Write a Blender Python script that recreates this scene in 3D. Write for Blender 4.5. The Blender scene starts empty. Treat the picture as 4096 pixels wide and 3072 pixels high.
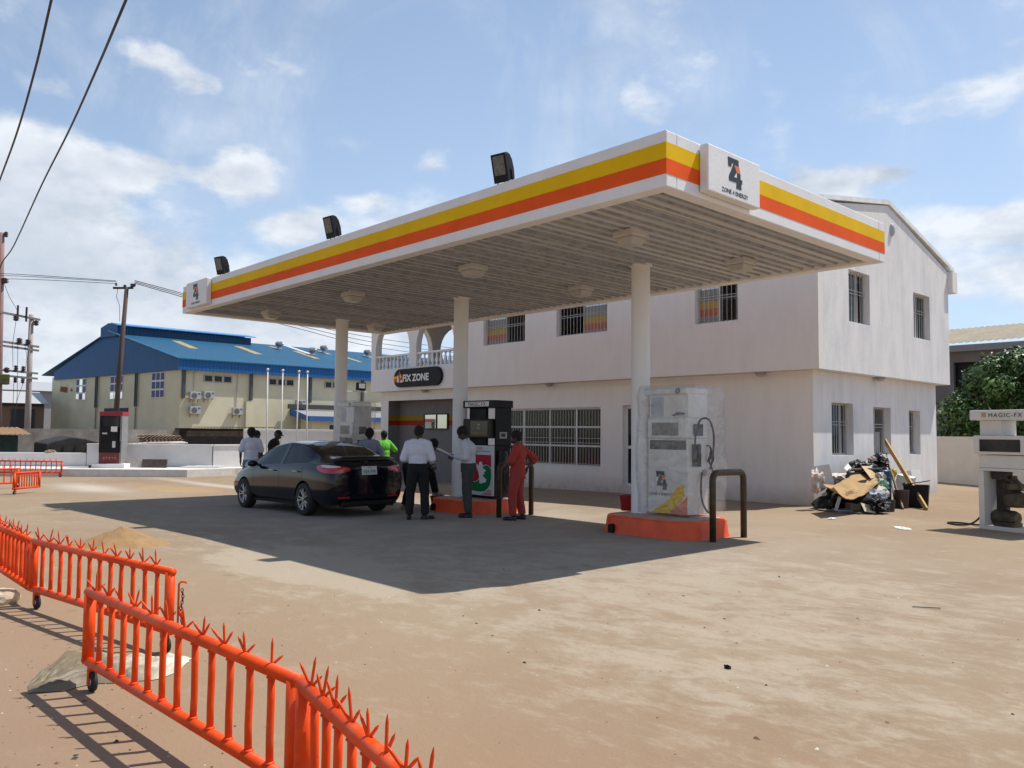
import bpy, bmesh, math, random
from mathutils import Vector, Matrix, noise
from mathutils.bvhtree import BVHTree
R=math.radians
S=bpy.context.scene
COL=S.collection
# ------------------------------------------------------------ camera
cd=bpy.data.cameras.new('camera'); cam=bpy.data.objects.new('camera',cd); COL.objects.link(cam); S.camera=cam
cd.sensor_width=36; cd.lens=3240.0/4096*36; cd.clip_start=.05; cd.clip_end=3000
YAW,PIT,ROL=R(47.2366),R(3.4058),R(.5604)
fw=Vector((-math.sin(YAW)*math.cos(PIT),math.cos(YAW)*math.cos(PIT),math.sin(PIT)))
rt=Vector((math.cos(YAW),math.sin(YAW),0)); up=rt.cross(fw)
r2=math.cos(ROL)*rt+math.sin(ROL)*up; u2=-math.sin(ROL)*rt+math.cos(ROL)*up
M=Matrix((r2,u2,-fw)).transposed().to_4x4(); M.translation=Vector((0,0,1.6)); cam.matrix_world=M
S.view_settings.view_transform='Standard'; S.view_settings.look='None'; S.view_settings.gamma=1; S.view_settings.use_curve_mapping=False
S.view_settings.exposure=0.07
S.render.resolution_x=1024; S.render.resolution_y=768
# ------------------------------------------------------------ sun and sky
SUNV=Vector((.2093,.5078,1)).normalized()
sl=bpy.data.lights.new('sun','SUN'); sl.energy=4.9; sl.angle=R(.5); sl.color=(1,.95,.87)
so=bpy.data.objects.new('sun',sl); COL.objects.link(so); so.rotation_euler=SUNV.to_track_quat('Z','Y').to_euler(); so.location=(0,0,40)
def sky_world():
    w=bpy.data.worlds.new('World'); S.world=w; w.use_nodes=True
    T=w.node_tree; T.nodes.clear(); N=T.nodes.new; L=T.links.new
    def m(op,a,b=None,c=None,clamp=False):
        n=N('ShaderNodeMath'); n.operation=op; n.use_clamp=clamp
        for i,v in enumerate((a,b,c)):
            if v is None: continue
            if isinstance(v,(int,float)): n.inputs[i].default_value=v
            else: L(v,n.inputs[i])
        return n.outputs[0]
    out=N('ShaderNodeOutputWorld'); bg=N('ShaderNodeBackground'); L(bg.outputs[0],out.inputs[0])
    sky=N('ShaderNodeTexSky'); sky.sky_type='NISHITA'; sky.sun_disc=False
    sky.sun_elevation=R(61.2); sky.sun_rotation=R(22.4); sky.altitude=50; sky.air_density=1.0; sky.dust_density=.5; sky.ozone_density=1.4
    tc=N('ShaderNodeTexCoord'); sep=N('ShaderNodeSeparateXYZ'); L(tc.outputs['Generated'],sep.inputs[0])
    az=m('ARCTAN2',sep.outputs[0],sep.outputs[1]); el=m('ARCSINE',sep.outputs[2])
    # domain warp so that cloud outlines are ragged
    wn=N('ShaderNodeTexNoise'); wn.inputs['Scale'].default_value=9; wn.inputs['Detail'].default_value=5; L(tc.outputs['Generated'],wn.inputs['Vector'])
    ws=N('ShaderNodeSeparateColor'); L(wn.outputs['Color'],ws.inputs[0])
    azw=m('ADD',az,m('MULTIPLY',m('SUBTRACT',ws.outputs[0],.5),.16)); elw=m('ADD',el,m('MULTIPLY',m('SUBTRACT',ws.outputs[1],.5),.075))
    # cloud banks: azimuth, elevation, half widths (degrees), weight
    B=[(-72.4,23.0,1.9,.9,1.2),(-69.8,21.6,2.0,1.1,1.2),(-65,23.8,3.6,2.0,.7),(-77.3,20.2,1.9,1.0,.9),(-73.8,16.8,2.9,1.0,1.25),(-66,16.7,3.0,1.5,1.6),(-69.8,16.0,2.2,.6,.5),
       (-78.5,16.0,4.5,2.0,1.1),(-79,12.5,7,3.2,1.35),(-73,9.5,7,2.6,1.2),(-84,8,8,6,1.1),(-62.2,13.4,3.2,1.4,1.5),(-57.5,15.5,2.0,.8,.8),(-60,19.5,2.4,.8,.5),(-66,6.5,9,3.2,1.15),
       (-57,9,7,3.0,.8),(-52.6,18.2,1.8,1.0,.95),(-54,14,4,2,.55),(-26.5,16.2,3.0,1.7,1.45),(-22.2,16.7,1.7,.8,1.1),(-17,12.8,4.2,1.9,1.25),(-16,9.0,5,2.0,1.0),
       (-35.5,27,3.4,3.6,.6),(-38,22,1.2,4,.45),(-30,23,1.5,5,.45),(-20,20.5,7,1.4,.6),(-12,23,6,3.5,.75),(-27,13,6,2,.5),(-46,16,8,3,.35),(-74,4,14,3.0,.9),(-83,24.5,5,2,.4),(-45,8,12,3,.6),
       (-8,14,6,5,.9),(20,16,14,5,.8),(70,12,16,4,.7),(-110,12,14,5,.7)]
    tot=None
    for a,e,wa,we,wt in B:
        da=m('DIVIDE',m('SUBTRACT',azw,R(a)),R(wa)); de=m('DIVIDE',m('SUBTRACT',elw,R(e)),R(we))
        d=m('ADD',m('MULTIPLY',da,da),m('MULTIPLY',de,de)); g=m('MULTIPLY',m('POWER',math.e,m('MULTIPLY',d,-1)),wt)
        tot=g if tot is None else m('ADD',tot,g)
    mp=N('ShaderNodeMapping'); mp.inputs['Scale'].default_value=(1,1,2.0); L(tc.outputs['Generated'],mp.inputs[0])
    n1=N('ShaderNodeTexNoise'); n1.inputs['Scale'].default_value=8.5; n1.inputs['Detail'].default_value=9; n1.inputs['Roughness'].default_value=.60; L(mp.outputs[0],n1.inputs['Vector'])
    mp2=N('ShaderNodeMapping'); mp2.inputs['Scale'].default_value=(1,1,2.0); mp2.inputs['Location'].default_value=(.012,.022,.075); L(tc.outputs['Generated'],mp2.inputs[0])
    n2=N('ShaderNodeTexNoise'); n2.inputs['Scale'].default_value=8.5; n2.inputs['Detail'].default_value=6; n2.inputs['Roughness'].default_value=.56; L(mp2.outputs[0],n2.inputs['Vector'])
    den=m('ADD',tot,m('MULTIPLY',m('SUBTRACT',n1.outputs[0],.5),1.9))
    mr=N('ShaderNodeMapRange'); mr.interpolation_type='SMOOTHSTEP'; mr.inputs['From Min'].default_value=.22; mr.inputs['From Max'].default_value=1.10; mr.inputs['To Max'].default_value=.92; L(den,mr.inputs[0])
    # thin veil, thicker towards the horizon
    veil=m('ADD',m('MULTIPLY',m('POWER',math.e,m('MULTIPLY',el,-2.2)),.88),.04)
    veil=m('MULTIPLY',veil,m('MULTIPLY_ADD',m('COSINE',m('ADD',az,.17)),.75,.45,clamp=True))   # haze fades to nothing behind the camera, to lower fill light on the facade
    lit=m('MULTIPLY_ADD',m('SUBTRACT',n1.outputs[0],n2.outputs[0]),2.6,.66,clamp=True)
    # thick bank centres are greyer underneath
    dk=N('ShaderNodeMapRange'); dk.inputs['From Min'].default_value=1.25; dk.inputs['From Max'].default_value=2.5; dk.inputs['To Min'].default_value=1; dk.inputs['To Max'].default_value=.30; L(den,dk.inputs[0])
    lit2=m('MULTIPLY',lit,dk.outputs[0])
    cc=N('ShaderNodeMix'); cc.data_type='RGBA'; L(lit2,cc.inputs[0]); cc.inputs[6].default_value=(.46,.53,.64,1); cc.inputs[7].default_value=(.87,.91,.96,1)
    sm=N('ShaderNodeVectorMath'); sm.operation='SCALE'; L(sky.outputs[0],sm.inputs[0]); sm.inputs['Scale'].default_value=SKYK
    v1=N('ShaderNodeMix'); v1.data_type='RGBA'; L(veil,v1.inputs[0]); L(sm.outputs[0],v1.inputs[6]); v1.inputs[7].default_value=(.59,.77,1.03,1)
    mp3=N('ShaderNodeMapping'); mp3.inputs['Scale'].default_value=(1.3,1.3,.7); mp3.inputs['Rotation'].default_value=(.3,.2,.5); L(tc.outputs['Generated'],mp3.inputs[0])
    n3=N('ShaderNodeTexNoise'); n3.inputs['Scale'].default_value=3.2; n3.inputs['Detail'].default_value=8; n3.inputs['Roughness'].default_value=.62; n3.inputs['Distortion'].default_value=.6; L(mp3.outputs[0],n3.inputs['Vector'])
    m3=N('ShaderNodeMapRange'); m3.interpolation_type='SMOOTHSTEP'; m3.inputs['From Min'].default_value=.42; m3.inputs['From Max'].default_value=.72; m3.inputs['To Max'].default_value=.50; L(n3.outputs[0],m3.inputs[0])
    cov=m('MAXIMUM',mr.outputs[0],m3.outputs[0])
    v2=N('ShaderNodeMix'); v2.data_type='RGBA'; L(cov,v2.inputs[0]); L(v1.outputs[2],v2.inputs[6]); L(cc.outputs[2],v2.inputs[7])
    fin=N('ShaderNodeVectorMath'); fin.operation='SCALE'; L(v2.outputs[2],fin.inputs[0]); fin.inputs['Scale'].default_value=10.0
    L(fin.outputs[0],bg.inputs[0]); bg.inputs[1].default_value=.1
SKYK=.125
sky_world()
# ------------------------------------------------------------ materials
def hx(s):
    s=s.lstrip('#'); v=[int(s[i:i+2],16)/255 for i in (0,2,4)]
    return tuple(x/12.92 if x<=.04045 else ((x+.055)/1.055)**2.4 for x in v)
MT={}
def mat(name,col,rough=.6,metal=0,var=.12,scale=6,bump=0,bscale=60,spec=.5,stretch=(1,1,1),col2=None,coat=0,emit=None,alpha=1,trans=0):
    if name in MT: return MT[name]
    if isinstance(col,str): col=hx(col)
    if isinstance(col2,str): col2=hx(col2)
    m=bpy.data.materials.new(name); m.use_nodes=True; T=m.node_tree; N=T.nodes.new; L=T.links.new
    b=T.nodes['Principled BSDF']
    b.inputs['Roughness'].default_value=rough; b.inputs['Metallic'].default_value=metal; b.inputs['Specular IOR Level'].default_value=spec
    b.inputs['Coat Weight'].default_value=coat; b.inputs['Coat Roughness'].default_value=.06; b.inputs['Alpha'].default_value=alpha; b.inputs['Transmission Weight'].default_value=trans
    tc=N('ShaderNodeTexCoord'); mp=N('ShaderNodeMapping'); mp.inputs['Scale'].default_value=stretch; L(tc.outputs['Object'],mp.inputs[0])
    n=N('ShaderNodeTexNoise'); n.inputs['Scale'].default_value=scale; n.inputs['Detail'].default_value=6; n.inputs['Roughness'].default_value=.6; L(mp.outputs[0],n.inputs['Vector'])
    mr=N('ShaderNodeMapRange'); mr.inputs['From Min'].default_value=.3; mr.inputs['From Max'].default_value=.7; L(n.outputs[0],mr.inputs[0])
    mx=N('ShaderNodeMix'); mx.data_type='RGBA'; L(mr.outputs[0],mx.inputs[0])
    c2=col2 if col2 else tuple(min(1,c*(1+var)) for c in col)
    c1=col if col2 else tuple(c*(1-var) for c in col)
    mx.inputs[6].default_value=(*c1,1); mx.inputs[7].default_value=(*c2,1); L(mx.outputs[2],b.inputs['Base Color'])
    if bump:
        n2=N('ShaderNodeTexNoise'); n2.inputs['Scale'].default_value=bscale; n2.inputs['Detail'].default_value=4; L(mp.outputs[0],n2.inputs['Vector'])
        bp=N('ShaderNodeBump'); bp.inputs['Strength'].default_value=bump; bp.inputs['Distance'].default_value=.02; L(n2.outputs[0],bp.inputs['Height']); L(bp.outputs[0],b.inputs['Normal'])
    if emit: b.inputs['Emission Color'].default_value=(*emit,1); b.inputs['Emission Strength'].default_value=1
    MT[name]=m; return m
white_wall=mat('white_wall_paint',(.80,.765,.73),.75,var=.03,scale=1.6,bump=.22,bscale=55,stretch=(1,1,.35))
def wall_paint(nm='weathered_white_render',c0=(.64,.64,.65),c1=(.80,.78,.765),dirt=.5):   # white render with faint vertical grey weathering
    if nm in MT: return MT[nm]
    m=bpy.data.materials.new(nm); MT[nm]=m; m.use_nodes=True; T=m.node_tree; N=T.nodes.new; L=T.links.new; b=T.nodes['Principled BSDF']
    b.inputs['Roughness'].default_value=.85; b.inputs['Specular IOR Level'].default_value=.3
    tc=N('ShaderNodeTexCoord'); mp=N('ShaderNodeMapping'); mp.inputs['Scale'].default_value=(1.3,1.3,.35); L(tc.outputs['Object'],mp.inputs[0])
    n=N('ShaderNodeTexNoise'); n.inputs['Scale'].default_value=2.2; n.inputs['Detail'].default_value=9; n.inputs['Roughness'].default_value=.68; L(mp.outputs[0],n.inputs['Vector'])
    cr=N('ShaderNodeValToRGB'); cr.color_ramp.elements[0].position=.3; cr.color_ramp.elements[0].color=(*c0,1); cr.color_ramp.elements[1].position=.58; cr.color_ramp.elements[1].color=(*c1,1)
    L(n.outputs[0],cr.inputs[0])
    # splash dirt along the foot of the wall and a few runs below the overhang line
    sp=N('ShaderNodeSeparateXYZ'); L(tc.outputs['Object'],sp.inputs[0]); d=N('ShaderNodeMapRange'); d.inputs['From Min'].default_value=.45; d.inputs['From Max'].default_value=-.05; L(sp.outputs[2],d.inputs[0])
    n4=N('ShaderNodeTexNoise'); n4.inputs['Scale'].default_value=5; n4.inputs['Detail'].default_value=8; n4.inputs['Roughness'].default_value=.7; L(tc.outputs['Object'],n4.inputs['Vector']); k=N('ShaderNodeMath'); k.operation='MULTIPLY'; L(d.outputs[0],k.inputs[0]); L(n4.outputs[0],k.inputs[1]); k2=N('ShaderNodeMath'); k2.operation='MULTIPLY'; k2.inputs[1].default_value=dirt*2; k2.use_clamp=True; L(k.outputs[0],k2.inputs[0])
    dm=N('ShaderNodeMix'); dm.data_type='RGBA'; L(k2.outputs[0],dm.inputs[0]); L(cr.outputs[0],dm.inputs[6]); dm.inputs[7].default_value=(.40,.30,.22,1); L(dm.outputs[2],b.inputs['Base Color'])
    n2=N('ShaderNodeTexNoise'); n2.inputs['Scale'].default_value=45; n2.inputs['Detail'].default_value=5; L(tc.outputs['Object'],n2.inputs['Vector'])
    bp=N('ShaderNodeBump'); bp.inputs['Strength'].default_value=.35; bp.inputs['Distance'].default_value=.02; L(n2.outputs[0],bp.inputs['Height']); L(bp.outputs[0],b.inputs['Normal'])
    return m
wall_w=wall_paint()
canopy_white=mat('canopy_white',(.79,.78,.78),.55,var=.05,scale=3,bump=.12,bscale=18)
col_white=mat('column_white',(.80,.795,.79),.6,var=.04,scale=2,stretch=(1,1,.3))
yel=mat('stripe_yellow',(.80,.50,.003),.65,spec=.15,var=.06,scale=2.5); orn=mat('stripe_orange',(.82,.105,.014),.65,spec=.15,var=.08,scale=2.5)
def barrier_paint():
    m=mat('barrier_orange_paint',(.78,.070,.006),.48,spec=.25,var=.18,scale=6,bump=.05,bscale=40); T=m.node_tree; N=T.nodes.new; L=T.links.new; b=T.nodes['Principled BSDF']; src=b.inputs['Base Color'].links[0].from_socket
    tc=N('ShaderNodeTexCoord')
    for sc,lo,hi,col,f in ((9,.56,.70,(.50,.20,.10),.45),(55,.66,.70,(.10,.05,.035),.8)):   # dust film, small chips
        n=N('ShaderNodeTexNoise'); n.inputs['Scale'].default_value=sc; n.inputs['Detail'].default_value=6; n.inputs['Roughness'].default_value=.65; L(tc.outputs['Object'],n.inputs['Vector'])
        r=N('ShaderNodeMapRange'); r.inputs['From Min'].default_value=lo; r.inputs['From Max'].default_value=hi; r.inputs['To Max'].default_value=f; L(n.outputs[0],r.inputs[0]); x=N('ShaderNodeMix'); x.data_type='RGBA'; L(r.outputs[0],x.inputs[0]); L(src,x.inputs[6]); x.inputs[7].default_value=(*col,1); src=x.outputs[2]
    L(src,b.inputs['Base Color']); return m
barrier_o=barrier_paint()
island_o=mat('island_orange_paint',(.80,.09,.022),.5,var=.16,scale=4,bump=.15,bscale=20)
blackp=mat('black_plastic',(.009,.009,.010),.5,spec=.22,var=.3); darkp=mat('dark_grey_plastic',(.026,.026,.029),.5,spec=.25,var=.2)
darkm=mat('dark_metal',(.03,.026,.022),.5,metal=.3,var=.4,scale=14)
rubber=mat('rubber',(.014,.014,.014),.75,var=.3); steel=mat('steel',(.45,.45,.46),.35,metal=.9,var=.1)
alu=mat('aluminium_frame',(.55,.54,.53),.4,metal=.35,var=.06); frame_w=mat('white_frame',(.72,.71,.70),.45,var=.05)
conc=mat('rough_concrete',(.27,.25,.225),.9,var=.3,scale=2,bump=.3,bscale=20); conc_light=mat('pale_concrete',(.42,.385,.34),.9,var=.2,scale=2,bump=.3,bscale=20)
navy=mat('navy_print',(.012,.018,.05),.5,var=.1); logo_dark=mat('logo_charcoal',(.016,.022,.03),.45,var=.1); logo_orange=mat('logo_orange',(.80,.18,.06),.5,var=.05)
redp=mat('red_plastic',(.27,.006,.012),.4,var=.15); paper=mat('white_paper',(.78,.77,.74),.8,var=.06)
def glass(name,tint=(.02,.025,.025),rough=.04,tr=.25,refl=.35,ior=1.5):
    m=bpy.data.materials.new(name); m.use_nodes=True; T=m.node_tree; T.nodes.clear(); N=T.nodes.new; L=T.links.new
    o=N('ShaderNodeOutputMaterial'); g=N('ShaderNodeBsdfGlossy'); g.inputs['Roughness'].default_value=rough; g.inputs['Color'].default_value=(.9,.92,.92,1)
    d=N('ShaderNodeBsdfDiffuse'); d.inputs['Color'].default_value=(*tint,1); t=N('ShaderNodeBsdfTransparent'); t.inputs['Color'].default_value=(.75,.8,.78,1)
    m1=N('ShaderNodeMixShader'); m1.inputs[0].default_value=tr; L(d.outputs[0],m1.inputs[1]); L(t.outputs[0],m1.inputs[2])
    lw=N('ShaderNodeFresnel'); lw.inputs[0].default_value=ior; ad=N('ShaderNodeMath'); ad.operation='MULTIPLY_ADD'; ad.inputs[1].default_value=1.0; ad.inputs[2].default_value=refl*.25; ad.use_clamp=True
    L(lw.outputs[0],ad.inputs[0]); m2=N('ShaderNodeMixShader'); L(ad.outputs[0],m2.inputs[0]); L(m1.outputs[0],m2.inputs[1]); L(g.outputs[0],m2.inputs[2]); L(m2.outputs[0],o.inputs[0])
    return m
gl_dark=glass('dark_window_glass',tr=.35,refl=.02,ior=1.3); gl_blue=glass('blue_window_glass',(.035,.04,.16),tr=.0,refl=.1,ior=1.12); gl_mir=glass('reflecting_glass',(.1,.1,.1),tr=.0,refl=2.2,rough=.03); gl_car=glass('car_glass',(.006,.008,.008),tr=.72,refl=.02,rough=.02,ior=1.38)
def film():
    m=bpy.data.materials.new('clear_plastic_film'); m.use_nodes=True; T=m.node_tree; T.nodes.clear(); N=T.nodes.new; L=T.links.new
    o=N('ShaderNodeOutputMaterial'); t=N('ShaderNodeBsdfTransparent'); t.inputs['Color'].default_value=(.97,.97,.97,1)
    d=N('ShaderNodeBsdfTranslucent'); d.inputs['Color'].default_value=(.75,.75,.74,1); d2=N('ShaderNodeBsdfDiffuse'); d2.inputs['Color'].default_value=(.75,.75,.75,1)
    g=N('ShaderNodeBsdfGlossy'); g.inputs['Roughness'].default_value=.12
    tc=N('ShaderNodeTexCoord'); n=N('ShaderNodeTexNoise'); n.inputs['Scale'].default_value=4; n.inputs['Detail'].default_value=5; n.inputs['Roughness'].default_value=.45; n.inputs['Distortion'].default_value=1.6; L(tc.outputs['Object'],n.inputs['Vector'])
    mr=N('ShaderNodeMapRange'); mr.inputs['From Min'].default_value=.42; mr.inputs['From Max'].default_value=.8; mr.inputs['To Min'].default_value=.05; mr.inputs['To Max'].default_value=.27; L(n.outputs[0],mr.inputs[0])
    a=N('ShaderNodeAddShader'); mA=N('ShaderNodeMixShader'); L(d.outputs[0],mA.inputs[1]); L(d2.outputs[0],mA.inputs[2])
    bp=N('ShaderNodeBump'); bp.inputs['Strength'].default_value=.9; bp.inputs['Distance'].default_value=.05; L(n.outputs[0],bp.inputs['Height']); L(bp.outputs[0],g.inputs['Normal'])
    m1=N('ShaderNodeMixShader'); L(mr.outputs[0],m1.inputs[0]); L(t.outputs[0],m1.inputs[1]); L(mA.outputs[0],m1.inputs[2])
    m2=N('ShaderNodeMixShader'); m2.inputs[0].default_value=.09; L(m1.outputs[0],m2.inputs[1]); L(g.outputs[0],m2.inputs[2]); L(m2.outputs[0],o.inputs[0])
    return m
film_m=film()
TMP=bpy.data.scenes.new('tmp')
def evalmesh(o):
    TMP.collection.objects.link(o); vl=TMP.view_layers[0]; vl.update(); dg=vl.depsgraph; dg.update()
    me=bpy.data.meshes.new_from_object(o.evaluated_get(dg),depsgraph=dg); TMP.collection.objects.unlink(o); return me
# ------------------------------------------------------------ mesh helpers
class MB:
    def __init__(s): s.v=[];s.f=[];s.m=[]
    def add(s,V,F,mi=0):
        o=len(s.v); s.v+= [tuple(p) for p in V]; s.f+=[tuple(i+o for i in f) for f in F]; s.m+=[mi]*len(F); return s
    def bx(s,x0,x1,y0,y1,z0,z1,mi=0):
        V=[(x,y,z) for z in (z0,z1) for y in (y0,y1) for x in (x0,x1)]
        return s.add(V,[(0,2,3,1),(4,5,7,6),(0,1,5,4),(2,6,7,3),(0,4,6,2),(1,3,7,5)],mi)
    def box(s,c,d,rot=None,mi=0):
        q=[Vector((x*d[0]/2,y*d[1]/2,z*d[2]/2)) for z in (-1,1) for y in (-1,1) for x in (-1,1)]
        if rot is not None: q=[rot@p for p in q]
        return s.add([p+Vector(c) for p in q],[(0,2,3,1),(4,5,7,6),(0,1,5,4),(2,6,7,3),(0,4,6,2),(1,3,7,5)],mi)
    def tube(s,P,r,n=10,cap=True,mi=0):
        P=[Vector(p) for p in P]; k=len(P); rr=r if isinstance(r,(list,tuple)) else [r]*k
        V=[];F=[];px=None
        for i,p in enumerate(P):
            t=(P[min(i+1,k-1)]-P[max(i-1,0)]).normalized()
            if px is None: px=t.orthogonal().normalized()
            else:
                px=px-t*px.dot(t); px=px.normalized() if px.length>1e-6 else t.orthogonal().normalized()
            py=t.cross(px); a=rr[i]; a=(a,a) if not isinstance(a,tuple) else a
            for j in range(n):
                th=2*math.pi*j/n; V.append(p+px*math.cos(th)*a[0]+py*math.sin(th)*a[1])
        for i in range(k-1):
            for j in range(n):
                a=i*n+j;b=i*n+(j+1)%n; F.append((a,b,b+n,a+n))
        if cap: F.append(tuple(range(n))[::-1]); F.append(tuple((k-1)*n+j for j in range(n)))
        return s.add(V,F,mi)
    def lathe(s,prof,c=(0,0,0),n=16,mi=0,ax='z',cap=True):
        V=[];F=[]
        for r,z in prof:
            for j in range(n):
                th=2*math.pi*j/n; p=(r*math.cos(th),r*math.sin(th),z)
                if ax=='x': p=(p[2],p[0],p[1])
                if ax=='y': p=(p[1],p[2],p[0])
                V.append((p[0]+c[0],p[1]+c[1],p[2]+c[2]))
        k=len(prof)
        for i in range(k-1):
            for j in range(n):
                a=i*n+j;b=i*n+(j+1)%n; F.append((a,b,b+n,a+n))
        if cap: F.append(tuple(range(n))[::-1]); F.append(tuple((k-1)*n+j for j in range(n)))
        return s.add(V,F,mi)
    def ell(s,c,r,rot=None,n=14,m=9,mi=0):
        V=[];F=[];c=Vector(c)
        for i in range(m+1):
            ph=math.pi*i/m
            for j in range(n):
                th=2*math.pi*j/n; p=Vector((r[0]*math.sin(ph)*math.cos(th),r[1]*math.sin(ph)*math.sin(th),r[2]*math.cos(ph)))
                if rot is not None: p=rot@p
                V.append(c+p)
        for i in range(m):
            for j in range(n):
                a=i*n+j;b=i*n+(j+1)%n; F.append((a,a+n,b+n,b))
        return s.add(V,F,mi)
    def prism(s,poly,org,U,Vv,d,mi=0):
        """2-D polygon laid on the plane org,U,V and given thickness d along U x V"""
        U=Vector(U);Vv=Vector(Vv);o=Vector(org);n=U.cross(Vv).normalized()*d
        a=[o+U*p[0]+Vv*p[1] for p in poly]; b=[p+n for p in a]; k=len(a)
        return s.add(a+b,[tuple(range(k))[::-1],tuple(range(k,2*k))]+[(i,(i+1)%k,(i+1)%k+k,i+k) for i in range(k)],mi)
    def wall(s,org,U,Vv,n,u0,u1,v0,v1,holes,th,mi=0):
        """wall sheet with real openings: org + u*U + v*V, thickness th along n"""
        U=Vector(U);Vv=Vector(Vv);n=Vector(n)*th;o=Vector(org)
        us=sorted(set([u0,u1]+[x for h_ in holes for x in h_[:2] if u0<x<u1])); vs=sorted(set([v0,v1]+[x for h_ in holes for x in h_[2:4] if v0<x<v1]))
        solid=lambda a,b:not any(h_[0]<=a<h_[1] and h_[2]<=b<h_[3] for h_ in holes)
        P=lambda u,v,k:o+U*u+Vv*v+n*k
        nu,nv=len(us)-1,len(vs)-1
        g=[[solid((us[i]+us[i+1])/2,(vs[j]+vs[j+1])/2) for j in range(nv)] for i in range(nu)]
        for i in range(nu):
            for j in range(nv):
                if not g[i][j]: continue
                a,b,c,d=us[i],us[i+1],vs[j],vs[j+1]
                for k in (0,1): s.add([P(a,c,k),P(b,c,k),P(b,d,k),P(a,d,k)],[(0,1,2,3) if k==0 else (3,2,1,0)],mi)
                if i==0 or not g[i-1][j]: s.add([P(a,c,0),P(a,d,0),P(a,d,1),P(a,c,1)],[(0,1,2,3)],mi)
                if i==nu-1 or not g[i+1][j]: s.add([P(b,c,0),P(b,d,0),P(b,d,1),P(b,c,1)],[(3,2,1,0)],mi)
                if j==0 or not g[i][j-1]: s.add([P(a,c,0),P(b,c,0),P(b,c,1),P(a,c,1)],[(3,2,1,0)],mi)
                if j==nv-1 or not g[i][j+1]: s.add([P(a,d,0),P(b,d,0),P(b,d,1),P(a,d,1)],[(0,1,2,3)],mi)
        return s
    def mesh(s,name,smooth=False):
        me=bpy.data.meshes.new(name); me.from_pydata(s.v,[],s.f); me.update()
        me.polygons.foreach_set('material_index',s.m)
        if smooth: me.polygons.foreach_set('use_smooth',[True]*len(me.polygons))
        return me
def tag(o,label=None,cat=None,group=None,kind=None):
    if label: o['label']=label
    if cat: o['category']=cat
    if group: o['group']=group
    if kind: o['kind']=kind
    return o
def thing(name,loc,label,cat,group=None,rz=0):
    o=bpy.data.objects.new(name,None); COL.objects.link(o); o.location=loc; o.rotation_euler=(0,0,rz); o.empty_display_size=.2
    return tag(o,label,cat,group)
def ob(name,mb,m,parent=None,world=False,bev=0,smooth=False,seg=2,label=None,auto=None):
    me=mb.mesh(name,smooth) if isinstance(mb,MB) else mb
    o=bpy.data.objects.new(name,me); COL.objects.link(o)
    ms=m if isinstance(m,(list,tuple)) else [m]
    if not me.materials:
        for x in ms: me.materials.append(x)
    if parent is not None:
        o.parent=parent
        if world and parent.type=='EMPTY': o.matrix_parent_inverse=(Matrix.Translation(parent.location)@parent.rotation_euler.to_matrix().to_4x4()).inverted()
    if isinstance(mb,MB):
        bm=bmesh.new(); bm.from_mesh(me)
        if not world or True: bmesh.ops.recalc_face_normals(bm,faces=bm.faces)
        bm.to_mesh(me); bm.free()
    if bev:
        b=o.modifiers.new('bevel','BEVEL'); b.width=bev; b.segments=seg; b.limit_method='ANGLE'; b.angle_limit=R(40)
    if auto:
        me.set_sharp_from_angle(angle=R(auto)) if hasattr(me,'set_sharp_from_angle') else None
    if label: o['label']=label
    return o
def top(name,mb,m,label,cat,group=None,kind=None,**k): return tag(ob(name,mb,m,**k),label,cat,group,kind)
def struct(name,mb,m,**k):
    o=ob(name,mb,m,**k); o['kind']='structure'; return o
def text(s,size,org,U,Vv,m,parent,name='lettering',ext=.002,bold=0,sx=1,align='LEFT',world=True,space=1):
    c=bpy.data.curves.new('t','FONT'); c.body=s; c.size=size; c.extrude=ext/2; c.offset=bold; c.align_x=align; c.space_character=space; c.resolution_u=3
    o=bpy.data.objects.new('t',c)
    me=evalmesh(o); bpy.data.objects.remove(o); bpy.data.curves.remove(c)
    U=Vector(U).normalized();Vv=Vector(Vv).normalized();n=U.cross(Vv); me.materials.clear()
    Mx=Matrix((U*sx,Vv,n)).transposed().to_4x4(); Mx.translation=Vector(org)+n*ext/2; me.transform(Mx); me.name=name
    return ob(name,me,m,parent,world=world)
def copy_tree(o,parent=None):
    c=o.copy(); COL.objects.link(c)
    if parent is not None: c.parent=parent
    for ch in [x for x in CH.get(o.name,[])]: copy_tree(ch,c)
    return c
CH={}
def index_children():
    CH.clear()
    for x in bpy.data.objects:
        if x.parent: CH.setdefault(x.parent.name,[]).append(x)
def gz(x): return -.0157*min(max(-12-x,0),14)
def fz(a,b,t): return a+(b-a)*t
def remesh(name,mb,voxel,m,parent,smooth_it=4,fac=.5,extra=None,wr=0):
    """fuse overlapping closed shapes of mb into one continuous surface"""
    me=mb.mesh(name); t=bpy.data.objects.new('tmp',me)
    a=t.modifiers.new('r','REMESH'); a.mode='VOXEL'; a.voxel_size=voxel
    if smooth_it: b=t.modifiers.new('s','SMOOTH'); b.iterations=smooth_it; b.factor=fac
    out=evalmesh(t); bpy.data.objects.remove(t); bpy.data.meshes.remove(me); out.name=name
    if wr:
        n=len(out.vertices); co=[0.0]*(3*n); no=[0.0]*(3*n); out.vertices.foreach_get('co',co); out.vertices.foreach_get('normal',no)
        for i in range(n):
            x,y,z=co[3*i:3*i+3]; q=Vector((x*14,y*14,z*9)); k=wr*(noise.noise(q)+.5*noise.noise(q*2.3))
            for c in (0,1,2): co[3*i+c]+=no[3*i+c]*k
        out.vertices.foreach_set('co',co); out.update()
    out.polygons.foreach_set('use_smooth',[True]*len(out.polygons))
    out.materials.clear()
    return ob(name,out,m,parent)
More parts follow.
